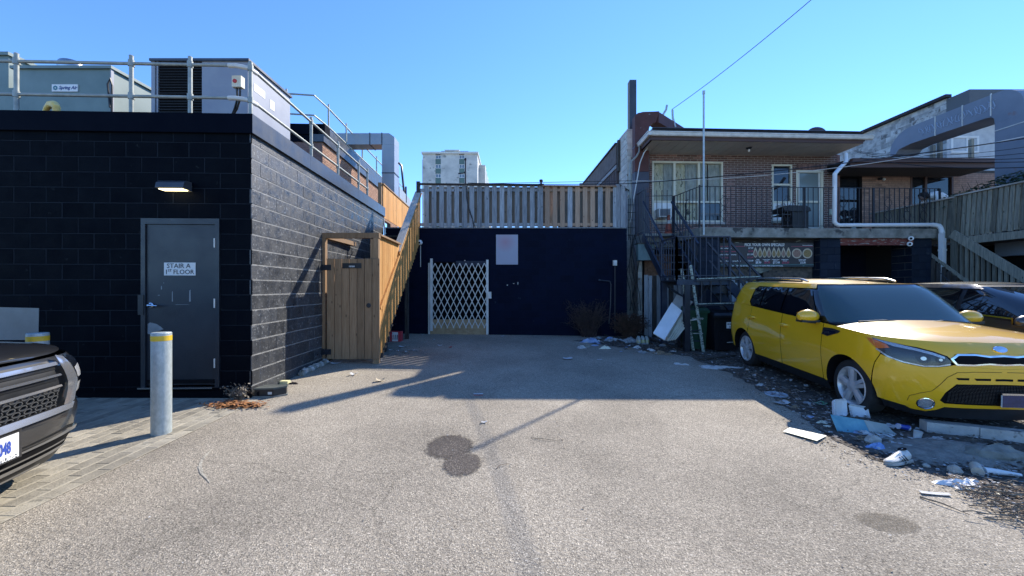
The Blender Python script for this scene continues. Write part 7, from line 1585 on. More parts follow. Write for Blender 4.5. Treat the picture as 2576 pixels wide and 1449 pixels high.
pts = [B + V(p) for p in ((0, 0, .92), (-.14, 0, 1.06), (-.34, 0, 1.15), (-.50, 0, 1.14), (-.60, 0, 1.10), (0, -.1, .88), (.02, -.11, .48), (.05, -.12, .08), (-.05, -.13, .04), (0, .1, .88), (.0, .11, .48), (.05, .12, .08), (-.05, .13, .04), (-.46, -.19, 1.10), (-.50, -.22, .84), (-.56, -.18, .62), (-.60, -.17, .55), (-.46, .19, 1.10), (-.52, .22, .84), (-.58, .18, .62), (-.62, .17, .55))]
ed = [(0, 1), (1, 2), (2, 3), (3, 4), (0, 5), (5, 6), (6, 7), (7, 8), (0, 9), (9, 10), (10, 11), (11, 12), (3, 13), (13, 14), (14, 15), (15, 16), (3, 17), (17, 18), (18, 19), (19, 20)]
rad = [.15, .15, .16, .13, .06, .10, .07, .05, .04, .10, .07, .05, .04, .06, .048, .035, .03, .06, .048, .035, .03]
skin('body', pts, ed, rad, M['white'], per)
m = MB(); h = B + V((-.70, 0, 1.09)); m.blob(h, .115, .085, .10, 18, .01); m.blob(h + V((-.03, 0, -.115)), .02, .018, .03, 8, 0); m.build('head', skm, per, smooth=True)
m = MB(); m.blob(h + V((.025, 0, .035)), .135, .115, .115, 16, .08); m.build('hair', pm('dark_curly_hair', (.012, .009, .008), rough=.8, bump=.6, bscale=80), per, smooth=True)
m = MB(); m.tube([B + V((-.36, -.17, 1.20)), B + V((-.30, -.05, 1.33)), B + V((-.18, .1, 1.24))], .02, 6); m.build('strap', M['matt_black'], per)
pts = [B + V(p) for p in ((0, 0, .93), (0, -.1, .86), (.02, -.11, .48), (.05, -.12, .1), (0, .1, .86), (.0, .11, .48), (.05, .12, .1))]
skin('trousers', pts, [(0, 1), (1, 2), (2, 3), (0, 4), (4, 5), (5, 6)], [.165, .115, .085, .07, .115, .085, .07], pm('dark_trousers', (.01, .012, .02), rough=.9), per)
# ------------------------------------------------------------------ dirt, dead leaves and litter
dirt = pm('dark_soil', (.05, .042, .034), (.12, .10, .08), scale=6, detail=8, rough=.95, bump=.8, bscale=40, c3=(.22, .19, .15), s3=30, t3=.62)
band = [(1440, 858), (1560, 874), (1640, 882), (1730, 898), (1800, 925), (1880, 962), (1960, 1010), (2040, 1062), (2110, 1110), (2190, 1152), (2290, 1180), (2400, 1205), (2500, 1240), (2640, 1310), (2900, 1420), (2900, 1060), (2576, 1030), (2300, 1020), (2100, 960), (1900, 900), (1860, 868), (1700, 845), (1580, 843)]
bandw = [GP(x, y) for x, y in band]; rg = random.Random(11)
bw2 = []
for i in range(len(bandw)):
    a, b = bandw[i], bandw[(i + 1) % len(bandw)]
    for k in range(6):
        p = a.lerp(b, k / 6); bw2.append((p.x + rg.uniform(-.05, .05), p.y + rg.uniform(-.05, .05)))
flat_patch('dirt_strip', bw2, dirt, .004)
def inband(x, y): return inpoly(x, y, [(p[0], p[1]) for p in bw2])
lm = [pm('dead_leaf_dark', (.03, .02, .015), (.06, .04, .03), scale=20, rough=.9), pm('dead_leaf_tan', (.16, .11, .07), (.26, .20, .13), scale=20, rough=.9), pm('paper_crumb', (.35, .34, .32), (.5, .49, .46), scale=20, rough=.8), pm('grey_grit', (.14, .13, .12), (.24, .22, .2), scale=20, rough=.95)]
def scatter(name, n, fn, smin, smax, weights, lift=.012, parent=None, kind='stuff', seed=1, long=1.0, mats=lm):
    rg = random.Random(seed); m = MB(); c = 0; tries = 0
    while c < n and tries < n * 20:
        tries += 1; q = fn(rg)
        if q is None: continue
        x, y = q; s = rg.uniform(smin, smax); a = rg.uniform(0, 6.28); z = gz(x, y) + .008 + rg.random() * lift
        dx, dy = math.cos(a) * s * long, math.sin(a) * s * long; ex, ey = -math.sin(a) * s * .5, math.cos(a) * s * .5; t = rg.uniform(-.4, .4) * s
        m.add([(x - dx, y - dy, z), (x + ex, y + ey, z + t), (x + dx, y + dy, z + abs(t) * .6), (x - ex, y - ey, z + abs(t) * .2)], [(0, 1, 2), (0, 2, 3)], rg.choices(range(len(mats)), weights)[0]); c += 1
    return m.build(name, mats, parent, fix=False, kind=kind)
x0, x1 = min(p[0] for p in bw2), min(9, max(p[0] for p in bw2)); y0, y1 = min(p[1] for p in bw2), max(p[1] for p in bw2)
def fband(rg):
    x = rg.uniform(x0, 9); y = rg.uniform(1.8, y1); return (x, y) if inband(x, y) else None
tag(scatter('dead_leaf_litter', 9000, fband, .008, .032, (9, 5, 3, 4), .022, seed=3), 'dark leaf litter and grit along the yellow car', 'leaf litter')
def fedge(rg):
    i = rg.randrange(0, 14 * 6); p = bw2[i]; return (p[0] + rg.gauss(-.1, .14), p[1] + rg.gauss(-.06, .12))
tag(scatter('scattered_crumbs', 1300, fedge, .005, .018, (5, 3, 2, 3), .006, seed=4), 'small crumbs spilling from the dirt onto the asphalt', 'leaf litter')
def fyard(rg): 
    Y = rg.uniform(1.6, 11.2); return (rg.uniform(-3.1, 3.2) if Y > 5 else rg.uniform(-1.3 * Y, 1.3 * Y) if rg.uniform(-1.3 * Y, 0) > -3.2 else None or 0.5, Y)
tag(scatter('yard_crumbs', 420, fyard, .004, .013, (6, 3, 3, 2), .003, seed=5), 'tiny dark and pale crumbs sprinkled over the asphalt', 'leaf litter')
def fwall(rg): Y = 11.3 - abs(rg.gauss(0, .16)); return (rg.uniform(-3.2, 3.2), Y)
tag(scatter('wall_foot_litter', 500, fwall, .006, .02, (7, 3, 2, 3), .008, seed=6), 'thin line of dirt along the foot of the navy wall', 'leaf litter')
def fst(rg): return (-2.35 + rg.gauss(0, .28), 8.5 + rg.gauss(0, .55))
tag(scatter('stair_foot_litter', 350, fst, .006, .025, (7, 4, 3, 3), .01, seed=7), 'dark debris beside the foot of the cedar stair', 'leaf litter')
# pine needles by the corner of the black building
needle = [pm('orange_pine_needle', (.32, .13, .04), (.45, .2, .07), scale=30, rough=.8), pm('brown_pine_needle', (.14, .06, .03), rough=.9)]
nc = GP(592, 1022)
def fneedle(rg): return (nc.x + rg.gauss(0, .14) , nc.y + rg.gauss(0, .055) + 0.0)
tag(scatter('pine_needles', 900, fneedle, .012, .035, (3, 1), .035, seed=8, mats=needle), 'small heap of orange pine needles at the corner of the black building', 'pine needles')
# sandy rubble mound at the right
md = MB(); N = 34; c0 = GP(2400, 1140); rg = random.Random(5)
for j in range(N + 1):
    for i in range(N + 1):
        u, v = i / N * 2 - 1, j / N * 2 - 1; x = c0.x + u * .75; y = c0.y + v * .38; r = math.hypot(u, v)
        md.v.append((x, y, gz(x, y) - .01 + .085 * max(0, 1 - r) ** .8 * (1 + .25 * math.sin(u * 7 + v * 3)) + rg.uniform(0, .014) * max(0, 1.05 - r)))
md.f = [(j * (N + 1) + i, j * (N + 1) + i + 1, (j + 1) * (N + 1) + i + 1, (j + 1) * (N + 1) + i) for j in range(N) for i in range(N)]; md.m = [0] * len(md.f)
o = md.build('rubble_mound', pm('grey_sandy_rubble', (.16, .15, .13), (.28, .26, .22), scale=12, detail=8, rough=.95, bump=.9, bscale=60), smooth=True, fix=False); o['kind'] = 'structure'
# --- helpers for litter
def crumple(c, rx, ry, h, seed, n=11, z0=.0):
    rg = random.Random(seed); m = MB(); c = V(c); ph = [rg.uniform(0, 6.28) for _ in range(6)]
    for j in range(n + 1):
        for i in range(n + 1):
            u, v = i / n * 2 - 1, j / n * 2 - 1; k = 1 + .25 * math.sin(3 * math.atan2(v, u) + ph[0]) + .12 * math.sin(5 * math.atan2(v, u) + ph[1])
            r = max(abs(u), abs(v)); q = math.hypot(u, v) or 1; uu, vv = u / q * r * k, v / q * r * k
            m.v.append((c.x + uu * rx + rg.uniform(-.05, .05) * rx, c.y + vv * ry + rg.uniform(-.05, .05) * ry, c.z + z0 + .003 + h * (1 - r ** 2) * rg.uniform(.25, 1) + rg.random() * .08 * h))
    m.f = [(j * (n + 1) + i, j * (n + 1) + i + 1, (j + 1) * (n + 1) + i + 1, (j + 1) * (n + 1) + i) for j in range(n) for i in range(n)]; m.m = [0] * len(m.f); return m
paper = pm('white_paper', (.36, .36, .35), (.58, .57, .55), scale=8, rough=.8); bluebag = pm('pale_blue_plastic_bag', (.18, .26, .42), (.32, .40, .54), scale=10, rough=.35); greybag = pm('grey_white_bag', (.17, .18, .18), (.36, .37, .36), scale=12, rough=.4)
def sheet(x, y, w_, d_, a, mat, lab, cat='paper', name='paper_scrap', curl=.01, group=None, dz=.0, skew=.2):
    c = GP(x, y); m = MB(); n = 4; ca, sa = math.cos(a), math.sin(a); rg = random.Random(int(x * 7 + y))
    for j in range(n + 1):
        for i in range(n + 1):
            u, v = (i / n - .5) * w_ + skew * (j / n - .5) * d_, (j / n - .5) * d_; X, Y = c.x + u * ca - v * sa, c.y + u * sa + v * ca
            m.v.append((X, Y, gz(X, Y) + .010 + dz + curl * (abs(i / n - .5) * 2) ** 2 + rg.uniform(0, curl * .4)))
    m.f = [(j * (n + 1) + i, j * (n + 1) + i + 1, (j + 1) * (n + 1) + i + 1, (j + 1) * (n + 1) + i) for j in range(n) for i in range(n)]; m.m = [0] * len(m.f)
    o = m.build(name, mat, fix=False); o.modifiers.new('t', 'SOLIDIFY').thickness = .002; tag(o, lab, cat, group); return o
def heap(x, y, rx, ry, h, seed, mat, lab, cat, name, group=None, smooth=False):
    o = crumple(GP(x, y), rx, ry, h, seed).build(name, mat, smooth=smooth, fix=False); o.modifiers.new('t', 'SOLIDIFY').thickness = .0015; tag(o, lab, cat, group)
card = pm('cream_card', (.66, .64, .48), (.74, .72, .58), scale=5, rough=.6); redp = pm('red_print', (.5, .05, .05), rough=.6); greenp = pm('green_print', (.05, .28, .12), (.4, .5, .42), scale=9, rough=.6)
def quadcard(pts, mat, name, lab, cat, th_=.003):
    q = [GP(x, y, .012 + .012 * (k % 2)) for k, (x, y) in enumerate(pts)]; m = MB(); m.add(q, [(0, 1, 2, 3)]); o = m.build(name, mat, fix=False); o.modifiers.new('t', 'SOLIDIFY').thickness = th_; return tag(o, lab, cat)
quadcard([(1970, 1089), (1986, 1082), (2080, 1100), (2055, 1116)], card, 'card_board', 'large cream card lying in the sun beside the dirt strip', 'card')
sheet(1428, 904, .19, .15, .2, paper, 'white paper sheet in the middle of the shaded asphalt', curl=.02); sheet(1508, 906, .10, .05, .1, paper, 'small white strip right of the white paper sheet', curl=.004)
sheet(1263, 848, .10, .08, .4, paper, 'small white scrap near the navy wall right of the folding gate', curl=.03); sheet(1203, 993, .13, .045, .05, paper, 'white card with red edge at the front of the big shadow', 'card', curl=.003); sheet(1203, 996.5, .13, .012, .05, redp, 'red edge strip of the card at the front of the big shadow', 'card', curl=.003)
sheet(1218, 1065, .06, .035, .2, paper, 'tiny white scrap above the oil stain in the sun', curl=.01); sheet(845, 916, .17, .09, .3, paper, 'white sheet lying under the foot of the cedar gate', curl=.02)
sheet(890, 945, .10, .07, .1, paper, 'pale scrap in the sun in front of the cedar gate', curl=.03); sheet(957, 960, .13, .09, .5, pm('buff_card', (.4, .33, .22), (.5, .42, .3), rough=.7), 'folded buff card on the sunny asphalt below the cedar gate', 'card', curl=.035)
for k, (x, y, w_) in enumerate(((1012, 874, .14), (1040, 883, .08), (1000, 885, .06), (1022, 888, .06), (983, 883, .07), (1107, 871, .11), (1133, 876, .09), (1092, 857, .06), (1065, 845, .07))):
    lab = ['flat white scrap nearest the red carton', 'white scrap right of the debris by the stair foot', 'small white scrap under the side of the stair guard', 'lowest small white scrap beside the stair foot', 'crumpled white scrap at the base of the stair boards', 'white scrap halfway between stair and folding gate', 'scrap with red print below the folding gate', 'tiny white scrap in front of the folding gate', 'pale scrap by the wall left of the folding gate'][k]
    sheet(x, y, w_, w_ * .6, k * .7, paper if k != 6 else redp, lab, curl=.02)
for k, (x, y, w_, a) in enumerate(((1608, 886, .14, .1), (1581, 872, .10, .4), (1650, 892, .08, .6), (1868, 880, .09, .4), (1985, 960, .09, .1), (2028, 975, .10, 1.0), (1952, 994, .07, .2), (2236, 1078, .16, .5), (2330, 1110, .34, .05), (1897, 948, .08, .7), (1966, 1017, .20, .3), (1880, 934, .07, 1.2))):
    lab = ['white sheet at the edge of the dirt below the grey bag', 'small pale scrap left of the dirt near the plastic bag', 'white scrap beneath the leaning boards', 'white scrap behind the rear wheel of the yellow car', 'white scrap lying beside the sill of the yellow car', 'round white scrap in shade below the front door of the yellow car', 'small pale scrap left of the pale blue lid', 'white paper beside the teal carton', 'long pale torn board lying in front of the concrete kerb', 'small scrap between newspaper and pale blue lid', 'white torn sheet just below the pale blue lid', 'pale scrap at the right end of the torn newspaper'][k]
    sheet(x, y, w_, w_ * (.25 if k == 8 else .55), a, paper if k != 8 else M['lt_concrete'], lab, curl=.02)
sheet(2063, 1018, .17, .11, .3, greenp, 'green and white leaflet lying left of the foam food box', 'leaflet', curl=.015)
c = GP(1953, 995); m = MB(); m.lathe([(0, .012), (.125, .014), (.135, .024), (.142, .018), (.142, .006), (0, .004)], c, 30); tag(m.build('lid', pm('pale_blue_lid', (.28, .34, .40), (.38, .43, .48), rough=.5), smooth=True), 'round pale blue lid lying on the dirt left of the yellow car', 'lid')
news = pm('torn_newsprint', (.40, .40, .38), (.58, .57, .54), scale=16, rough=.85)
heap(1805, 925, .36, .16, .035, 3, news, 'flattened torn newspaper behind the rear wheel of the yellow car', 'newspaper', 'torn_newspaper')
heap(1703, 917, .06, .05, .04, 4, paper, 'small crumpled white tissue left of the torn newspaper, the left one', 'tissue', 'crumpled_tissue'); heap(1722, 919, .08, .05, .04, 5, paper, 'small crumpled white tissue left of the torn newspaper, the right one', 'tissue', 'crumpled_tissue')
heap(1487, 862, .22, .12, .13, 6, bluebag, 'pale blue plastic bag crumpled at the left end of the rubbish', 'plastic bag', 'plastic_bag'); heap(1540, 858, .26, .12, .09, 7, greybag, 'grey plastic bag between the blue bag and the yellow packs', 'plastic bag', 'plastic_bag'); heap(1582, 862, .24, .14, .12, 8, greybag, 'white rumpled plastic bag next to the yellow packs', 'plastic bag', 'plastic_bag')
rg = random.Random(77)
CN = [(paper, 'white'), (greybag, 'grey'), (lm[0], 'dark brown'), (lm[1], 'tan'), (bluebag, 'pale blue'), (card, 'cream'), (M['concrete'], 'stony grey')]
def scraps(n, fn, where, grp, seed, wts, s0, s1):
    for k in range(n):
        x, y = fn(); c = GP(x, y)
        if grp.startswith('scraps') and not inband(c.x, c.y): continue
        mt_, cn_ = rg.choices(CN, wts)[0]; r_ = rg.uniform(s0, s1); sz_ = 'tiny' if r_ < s0 + (s1 - s0) * .3 else 'small' if r_ < s0 + (s1 - s0) * .7 else 'larger'
        heap(x, y, r_, r_ * rg.uniform(.45, .8), r_ * rg.uniform(.3, .8), seed + k, mt_, sz_ + ' ' + cn_ + ' crumpled scrap ' + where, 'rubbish', 'rubbish_scrap', group=grp)
scraps(40, lambda: (lambda x: (x, 868 + (x - 1455) * .07 + rg.uniform(-22, 10)))(rg.uniform(1455, 1720)), 'in the heap below the dead weeds', 'rubbish heaped below the dead weeds', 100, (4, 5, 6, 3, 2, 1, 2), .03, .13)
scraps(70, lambda: (lambda x: (x, 922 + (x - 1740) * .37 + rg.uniform(-20, 34)))(rg.uniform(1740, 2360)), 'strewn on the dirt beside the yellow car', 'scraps strewn on the dirt beside the yellow car', 200, (6, 4, 3, 3, 3, 2, 4), .016, .065)
def fpap(rg):
    x = rg.uniform(1700, 2560); q = GP(x, 905 + (x - 1700) * .36 + rg.gauss(0, 22)); return (q.x, q.y) if inband(q.x, q.y) else None
tag(scatter('torn_paper_bits', 420, fpap, .012, .035, (2, 4, 7, 3), .02, seed=33, mats=[lm[0], lm[1], paper, greybag]), 'torn paper and plastic bits mixed through the dirt strip', 'litter')
# bottle pack
bpk = thing('bottle_pack', 'shrink wrapped pack with yellow labels in the rubbish by the leaning board', 'bottle pack', GP(1618, 866)); c = GP(1618, 866)
ylab = pm('yellow_label', (.5, .45, .08), (.42, .46, .42), scale=12, rough=.3); 
for i in range(3):
    for j in range(2):
        p = c + V((-.11 + i * .1, -.03 + j * .09, .0)); m = MB(); m.lathe([(.0, .0), (.044, .005), (.045, .14), (.02, .18), (.018, .2), (0, .2)], p, 12); b = m.build('bottle', pm('clear_plastic', (.32, .36, .34), rough=.15) if i + j == 0 else bpy.data.materials['clear_plastic'], bpk, smooth=True)
        m = MB(); m.lathe([(.0455, .04), (.046, .042), (.046, .11), (.0455, .112)], p, 12); m.build('label_band', ylab, b, smooth=True)
for k, (xa, ya, xb, yb_, wd_) in enumerate(((1600, 845, 1718, 884, .09), (1612, 836, 1640, 868, .05), (1735, 890, 1800, 905, .06), (1520, 845, 1570, 866, .05), (1700, 868, 1740, 872, .05), (1760, 908, 1850, 898, .05))):
    a, b = GP(xa, ya, .08 if k in (0, 1) else .03), GP(xb, yb_, .03); m = MB(); m.bar(a, b, wd_, .03); tag(m.build('timber_offcut', M['dark_wood']), ['long dark plank lying in front of the leaning white board', 'short dark plank poking up from the rubbish', 'dark plank on the dirt below the ladder', 'thin dark stick in the rubbish by the navy wall', 'short plank at the foot of the stair post', 'broken dark board between ladder and torn newspaper'][k], 'plank')
# red drinks carton
rc = GP(993, 860); t = thing('drinks_carton', 'red and white drinks carton under the slope of the cedar stair', 'carton', rc); a, b = P(977, 864, rc.y), P(1008, 839, rc.y)
m = MB(); m.box(a.x, b.x, rc.y, rc.y + .2, rc.z, rc.z + (b.z - a.z)); m.build('box', pm('red_carton', (.42, .02, .04), (.5, .04, .06), rough=.5), t)
m = MB(); w_ = b.x - a.x; m.box(a.x + w_ * .3, a.x + w_ * .78, rc.y - .003, rc.y - .001, rc.z + .01, rc.z + (b.z - a.z) - .01); lbl = m.build('label', M['white'], t)
for k in range(3):
    m = MB(); m.bar((a.x + w_ * .38 + k * .05, rc.y - .0045, rc.z + .05), (a.x + w_ * .40 + k * .05, rc.y - .0045, rc.z + .17), .003, .02, up=V((1, 0, 0))); m.build('stripe', M['ink'] if k else redp, lbl)
textobj('Coca-Cola', .045, (a.x + .035, rc.y - .002, rc.z + .01), V((0, 0, 1)), V((-1, 0, 0)), M['wht_ink'], t, 'lettering', bold=.001)
# bait station, sponge
bc_ = GP(679, 1000); t = thing('bait_station', 'black plastic rodent bait station at the corner of the black wall', 'bait box', bc_)
ex_, ey_ = V((.98, .15, 0)).normalized(), V((-.15, .98, 0)).normalized()
pl_o = [(-.19, 0), (.05, -.015), (.17, .08), (.15, .17), (-.13, .19)]
m = MB(); m.ext([(u, v) for u, v in pl_o], bc_ + V((0, 0, .02)), ex_, ey_, (0, 0, .085)); m.build('base', M['black_plastic'], t)
m = MB(); m.ext([(u * 1.06, v * 1.05 - .004) for u, v in pl_o], bc_ + V((0, 0, .106)), ex_, ey_, (0, 0, .02)); m.build('lid', pm('grey_green_lid', (.05, .06, .055), (.08, .09, .08), rough=.5), t)
m = MB(); m.ext([(u * 1.12, v * 1.1 - .01) for u, v in pl_o], bc_ + V((0, 0, .0)), ex_, ey_, (0, 0, .02)); m.build('paving_slab', M['concrete'], t)
for (u, r_) in ((-.13, .032),):
    m = MB(); q = bc_ + ex_ * u + V((0, 0, .055)) - ey_ * .001; m.lathe([(r_, 0), (r_, .003), (0, .003)], q, 16, ax=-ey_); m.build('entry_hole', M['matt_black'], t)
m = MB(); q = bc_ + ex_ * -.02 - ey_ * .012; m.bar(q + V((0, 0, .058)), q + ex_ * .05 + V((0, 0, .058)), .006, .032); m.build('label', M['offwhite'], t)
c = GP(718, 966); m = MB(); m.box(c.x - .07, c.x + .05, c.y - .03, c.y + .05, c.z, c.z + .045); tag(m.build('foam_block', pm('yellow_foam', (.62, .58, .28), (.75, .72, .45), rough=.8)), 'pale yellow foam block beside the bait station', 'foam block'); heap(738, 966, .07, .04, .03, 12, lm[0], 'crumpled brown leaf wad right of the pale yellow foam block', 'leaf wad', 'leaf_wad')
# rotten footing patch at the wall foot
rb2 = thing('mortar_lump', 'row of pale crumbling mortar lumps at the foot of the black side wall', 'rubble', GP(775, 935))
for k in range(10):
    Y = 6.45 + k * .1; X = -3.252 - .035 * Y + .07; m = MB(); m.blob((X, Y, gz(X, Y) + .03), .06, .07, .05 + .02 * random.random(), 7, .3); m.build('lump', M['lt_concrete'] if k % 2 else M['concrete'], rb2)
# --- items along the yellow car
# foam clamshell
fc = thing('foam_food_box', 'open white foam food box leaning on the front wheel of the yellow car', 'food box', GP(2150, 1062)); foam = pm('white_foam', (.66, .68, .70), (.74, .75, .76), rough=.6)
o0 = P(2106, 1047, 4.72)
def tray(o, ex, ey, w_, h_, name):
    ex = V(ex).normalized(); ey = V(ey).normalized(); ez = ex.cross(ey); m = MB(); r = .02
    pl = [(r, 0), (w_ - r, 0), (w_, r), (w_, h_ - r), (w_ - r, h_), (r, h_), (0, h_ - r), (0, r)]
    n = 8; A = [o + ex * u + ey * v for u, v in pl]; B_ = [o + ex * (w_ / 2 + (u - w_ / 2) * .84) + ey * (h_ / 2 + (v - h_ / 2) * .84) - ez * .035 for u, v in pl]
    m.add(A + B_, [(i, (i + 1) % n, (i + 1) % n + n, i + n) for i in range(n)] + [tuple(range(n, 2 * n))]); 
    for k in range(6):
        q = o + ex * .012 + ey * (.03 + k * (h_ - .05) / 6); m.bar(q - ez * .002, q + ex * .02 - ez * .006, .006, .008)
    ob = m.build(name, foam, fc, fix=False); ob.modifiers.new('t', 'SOLIDIFY').thickness = .004
tray(P(2100, 1050, 4.70), (.97, .25, 0), (.05, .12, 1), .20, .20, 'tray'); tray(P(2143, 1054, 4.75), (.93, -.3, -.1), (.0, .3, 1), .19, .17, 'lid')
# teal carton
tcn = thing('cardboard_carton', 'flattened teal and white carton below the front wheel of the yellow car', 'carton', GP(2150, 1080)); tealc = pm('teal_print', (.06, .22, .30), (.16, .36, .42), scale=7, rough=.6)
a, b = GP(2108, 1088), GP(2190, 1092)
m = MB(); m.add([a, b, b + V((.03, .12, .11)), a + V((0, .1, .16))], [(0, 1, 2, 3)]); o = m.build('panel', tealc, tcn, fix=False); o.modifiers.new('t', 'SOLIDIFY').thickness = .006
m = MB(); m.add([b + V((.004, 0, 0)), b + V((.25, -.02, 0)), b + V((.26, .1, .07)), b + V((.034, .12, .11))], [(0, 1, 2, 3)]); o = m.build('panel', pm('dusty_card', (.26, .30, .28), (.38, .4, .36), scale=8, rough=.8), tcn, fix=False); o.modifiers.new('t', 'SOLIDIFY').thickness = .006
def rock(x, y, rx, ry, rz, mat, lab, seed=0, name='stone', cat='stone'):
    random.seed(seed); c = GP(x, y); m = MB(); m.blob(c + V((0, 0, rz * .5)), rx, ry, rz, 10, .13); tag(m.build(name, mat), lab, cat)
sto = pm('pale_stone', (.30, .29, .25), (.45, .43, .38), scale=14, rough=.9, bump=.5, bscale=50)
rock(2196, 1116, .075, .06, .055, sto, 'round grey stone left of the blue rag', 3); rock(2402, 1192, .05, .045, .05, sto, 'upright pale stone on the sunny edge of the rubble', 4); rock(2285, 1130, .05, .04, .03, sto, 'small flat stone behind the white trainer', 5)
rock(2330, 1175, .03, .03, .02, sto, 'little stone in the rubble right of the white trainer', 6)
m = MB(); c = GP(2520, 1165); random.seed(8); m.blob(c + V((.05, .1, .03)), .26, .13, .10, 12, .12); tag(m.build('concrete_lump', M['concrete']), 'big broken concrete lump at the right edge of the rubble', 'concrete lump')
for k, (xa, ya, xb, yb_) in enumerate(((2322, 1083, 2452, 1097), (2455, 1098, 2720, 1128))):
    a, b = GP(xa, ya, .045), GP(xb, yb_, .045); m = MB(); m.bar(a, b, .13, .13); tag(m.build('kerb_stone', M['lt_concrete']), ['shorter left kerb stone under the nose of the yellow car', 'longer right kerb stone under the nose of the yellow car'][k], 'kerb')
heap(2155, 1085, .13, .07, .04, 21, bluebag, 'pale blue and white crumpled wrapper below the teal carton', 'wrapper', 'wrapper'); heap(2175, 1092, .08, .05, .04, 22, paper, 'crumpled white tissue beside the crumpled blue wrapper', 'tissue', 'crumpled_tissue')
heap(2207, 1128, .085, .045, .06, 23, pm('blue_cloth', (.16, .28, .55), (.26, .38, .64), scale=12, rough=.8), 'bright blue rag in front of the round grey stone', 'rag', 'rag'); heap(2243, 1118, .065, .035, .03, 24, paper, 'oval white packet right of the blue rag', 'packet', 'packet')
cn = thing('drinks_can', 'crushed blue and white drinks can in front of the kerb stone', 'can', GP(2270, 1085)); c = GP(2270, 1085, .035)
m = MB(); m.tube([c + V((-.05, 0, .02)), c + V((.0, .0, .012)), c + V((.06, -.01, 0))], [.031, .026, .032], 12); m.build('body', pm('blue_can', (.02, .05, .30), (.5, .5, .55), scale=14, rough=.3, lo=.5, hi=.54), cn, smooth=True)
m = MB(); m.tube([c + V((.06, -.01, 0)), c + V((.064, -.01, 0))], [.032, .03], 12); m.build('can_end', M['brushed'], cn)
c = GP(2306, 1106); m = MB(); m.lathe([(0, 0), (.028, 0), (.036, .09), (.033, .09), (.026, .006), (0, .006)], c, 16, ax=V((.1, -.1, 1))); tag(m.build('paper_cup', paper, smooth=True), 'small white paper cup standing left of the long torn board', 'cup')
# trainer
tr = thing('trainer', 'worn white trainer with dark stripes lying at the edge of the asphalt', 'shoe', GP(2262, 1165)); shm = pm('scuffed_white_leather', (.5, .49, .45), (.66, .65, .6), scale=16, rough=.6, bump=.3, bscale=60); 
Tm = Matrix.Translation(GP(2262, 1166)) @ Matrix.Rotation(R(196), 4, 'Z') @ Matrix.Rotation(R(14), 4, 'X')
sec = [(-.135, .030, .02, .075), (-.12, .038, .005, .098), (-.09, .041, .0, .105), (-.05, .040, .0, .092), (-.01, .041, .0, .080), (.03, .046, .0, .066), (.07, .050, .0, .053), (.11, .046, .002, .043), (.14, .032, .008, .036), (.152, .012, .015, .028)]
m = MB(); rings = []
for x, w_, zb2, zt2 in sec:
    for k in range(12):
        t = 2 * math.pi * k / 12; yy = w_ * math.cos(t); zz = (zb2 + zt2) / 2 + (zt2 - zb2) / 2 * math.sin(t); yy *= (1 if math.sin(t) < 0 else 1 - .35 * math.sin(t)); m.v.append(tuple(Tm @ V((x, yy, zz + .012))))
for i in range(len(sec) - 1):
    for k in range(12): m.f.append((i * 12 + k, i * 12 + (k + 1) % 12, (i + 1) * 12 + (k + 1) % 12, (i + 1) * 12 + k)); m.m.append(0)
m.f += [tuple(range(12)), tuple(range((len(sec) - 1) * 12, len(sec) * 12))]; m.m += [0, 0]; m.build('upper', shm, tr, smooth=True)
m = MB(); n = len(sec)
out = [(x, w_ * 1.06) for x, w_, *_ in sec] + [(x, -w_ * 1.06) for x, w_, *_ in reversed(sec)]
m.add([tuple(Tm @ V((x, y, -.002))) for x, y in out] + [tuple(Tm @ V((x, y, .022))) for x, y in out], [tuple(range(2 * n))[::-1], tuple(range(2 * n, 4 * n))] + [(i, (i + 1) % (2 * n), (i + 1) % (2 * n) + 2 * n, i + 2 * n) for i in range(2 * n)]); m.build('sole', pm('dirty_sole', (.32, .31, .28), (.45, .44, .4), scale=9, rough=.8), tr)
m = MB(); m.lathe([(.034, .0), (.030, .008), (0, .004)], Tm @ V((-.085, 0, .108)), 16, ax=Tm.to_3x3() @ V((.2, 0, 1))); m.build('opening', M['matt_black'], tr)
for s_ in (1, -1):
    for k in range(3):
        m = MB(); a = Tm @ V((-.05 + k * .03, s_ * .0445, .022)); b = Tm @ V((-.025 + k * .03, s_ * .036, .068 - k * .004)); m.bar(a, b, .006, .010); m.build('stripe', M['ink'], tr)
for k in range(5):
    m = MB(); x = -.02 + k * .018; m.bar(Tm @ V((x, -.022, .088 - k * .006)), Tm @ V((x + .006, .022, .088 - k * .006)), .006, .005); m.build('lace', M['white'], tr)
# tin, white plastic, bag, twigs
c = GP(2462, 1196, .035); m = MB(); m.cyl(c + V((-.03, -.02, 0)), c + V((.05, .07, .015)), .04, 16, .036); tag(m.build('tin', pm('tan_tin', (.42, .38, .30), (.6, .57, .5), rough=.4), smooth=True), 'short tan tin lying on the sunny edge at the far right', 'tin')
c = GP(2515, 1196, .02); m = MB(); m.tube([c + V((-.11, .02, .01)), c + V((-.02, 0, .008)), c + V((.13, -.04, 0))], [.03, .024, .012], 10); tag(m.build('plastic_bottle', M['white'], smooth=True), 'white plastic bottle lying right of the tan tin', 'bottle')
heap(2425, 1223, .17, .08, .06, 31, M['white'], 'bright white plastic bag in the sun among the twigs', 'plastic bag', 'plastic_bag'); sheet(2470, 1238, .2, .09, -.4, card, 'cream card end sticking out from the white plastic bag', 'card', curl=.01)
sheet(2352, 1245, .2, .04, -.15, paper, 'thin torn white strip on the sunny asphalt by the twigs', curl=.004)
tw = pm('dry_twig', (.16, .11, .07), (.30, .22, .14), scale=20, rough=.9); random.seed(12)
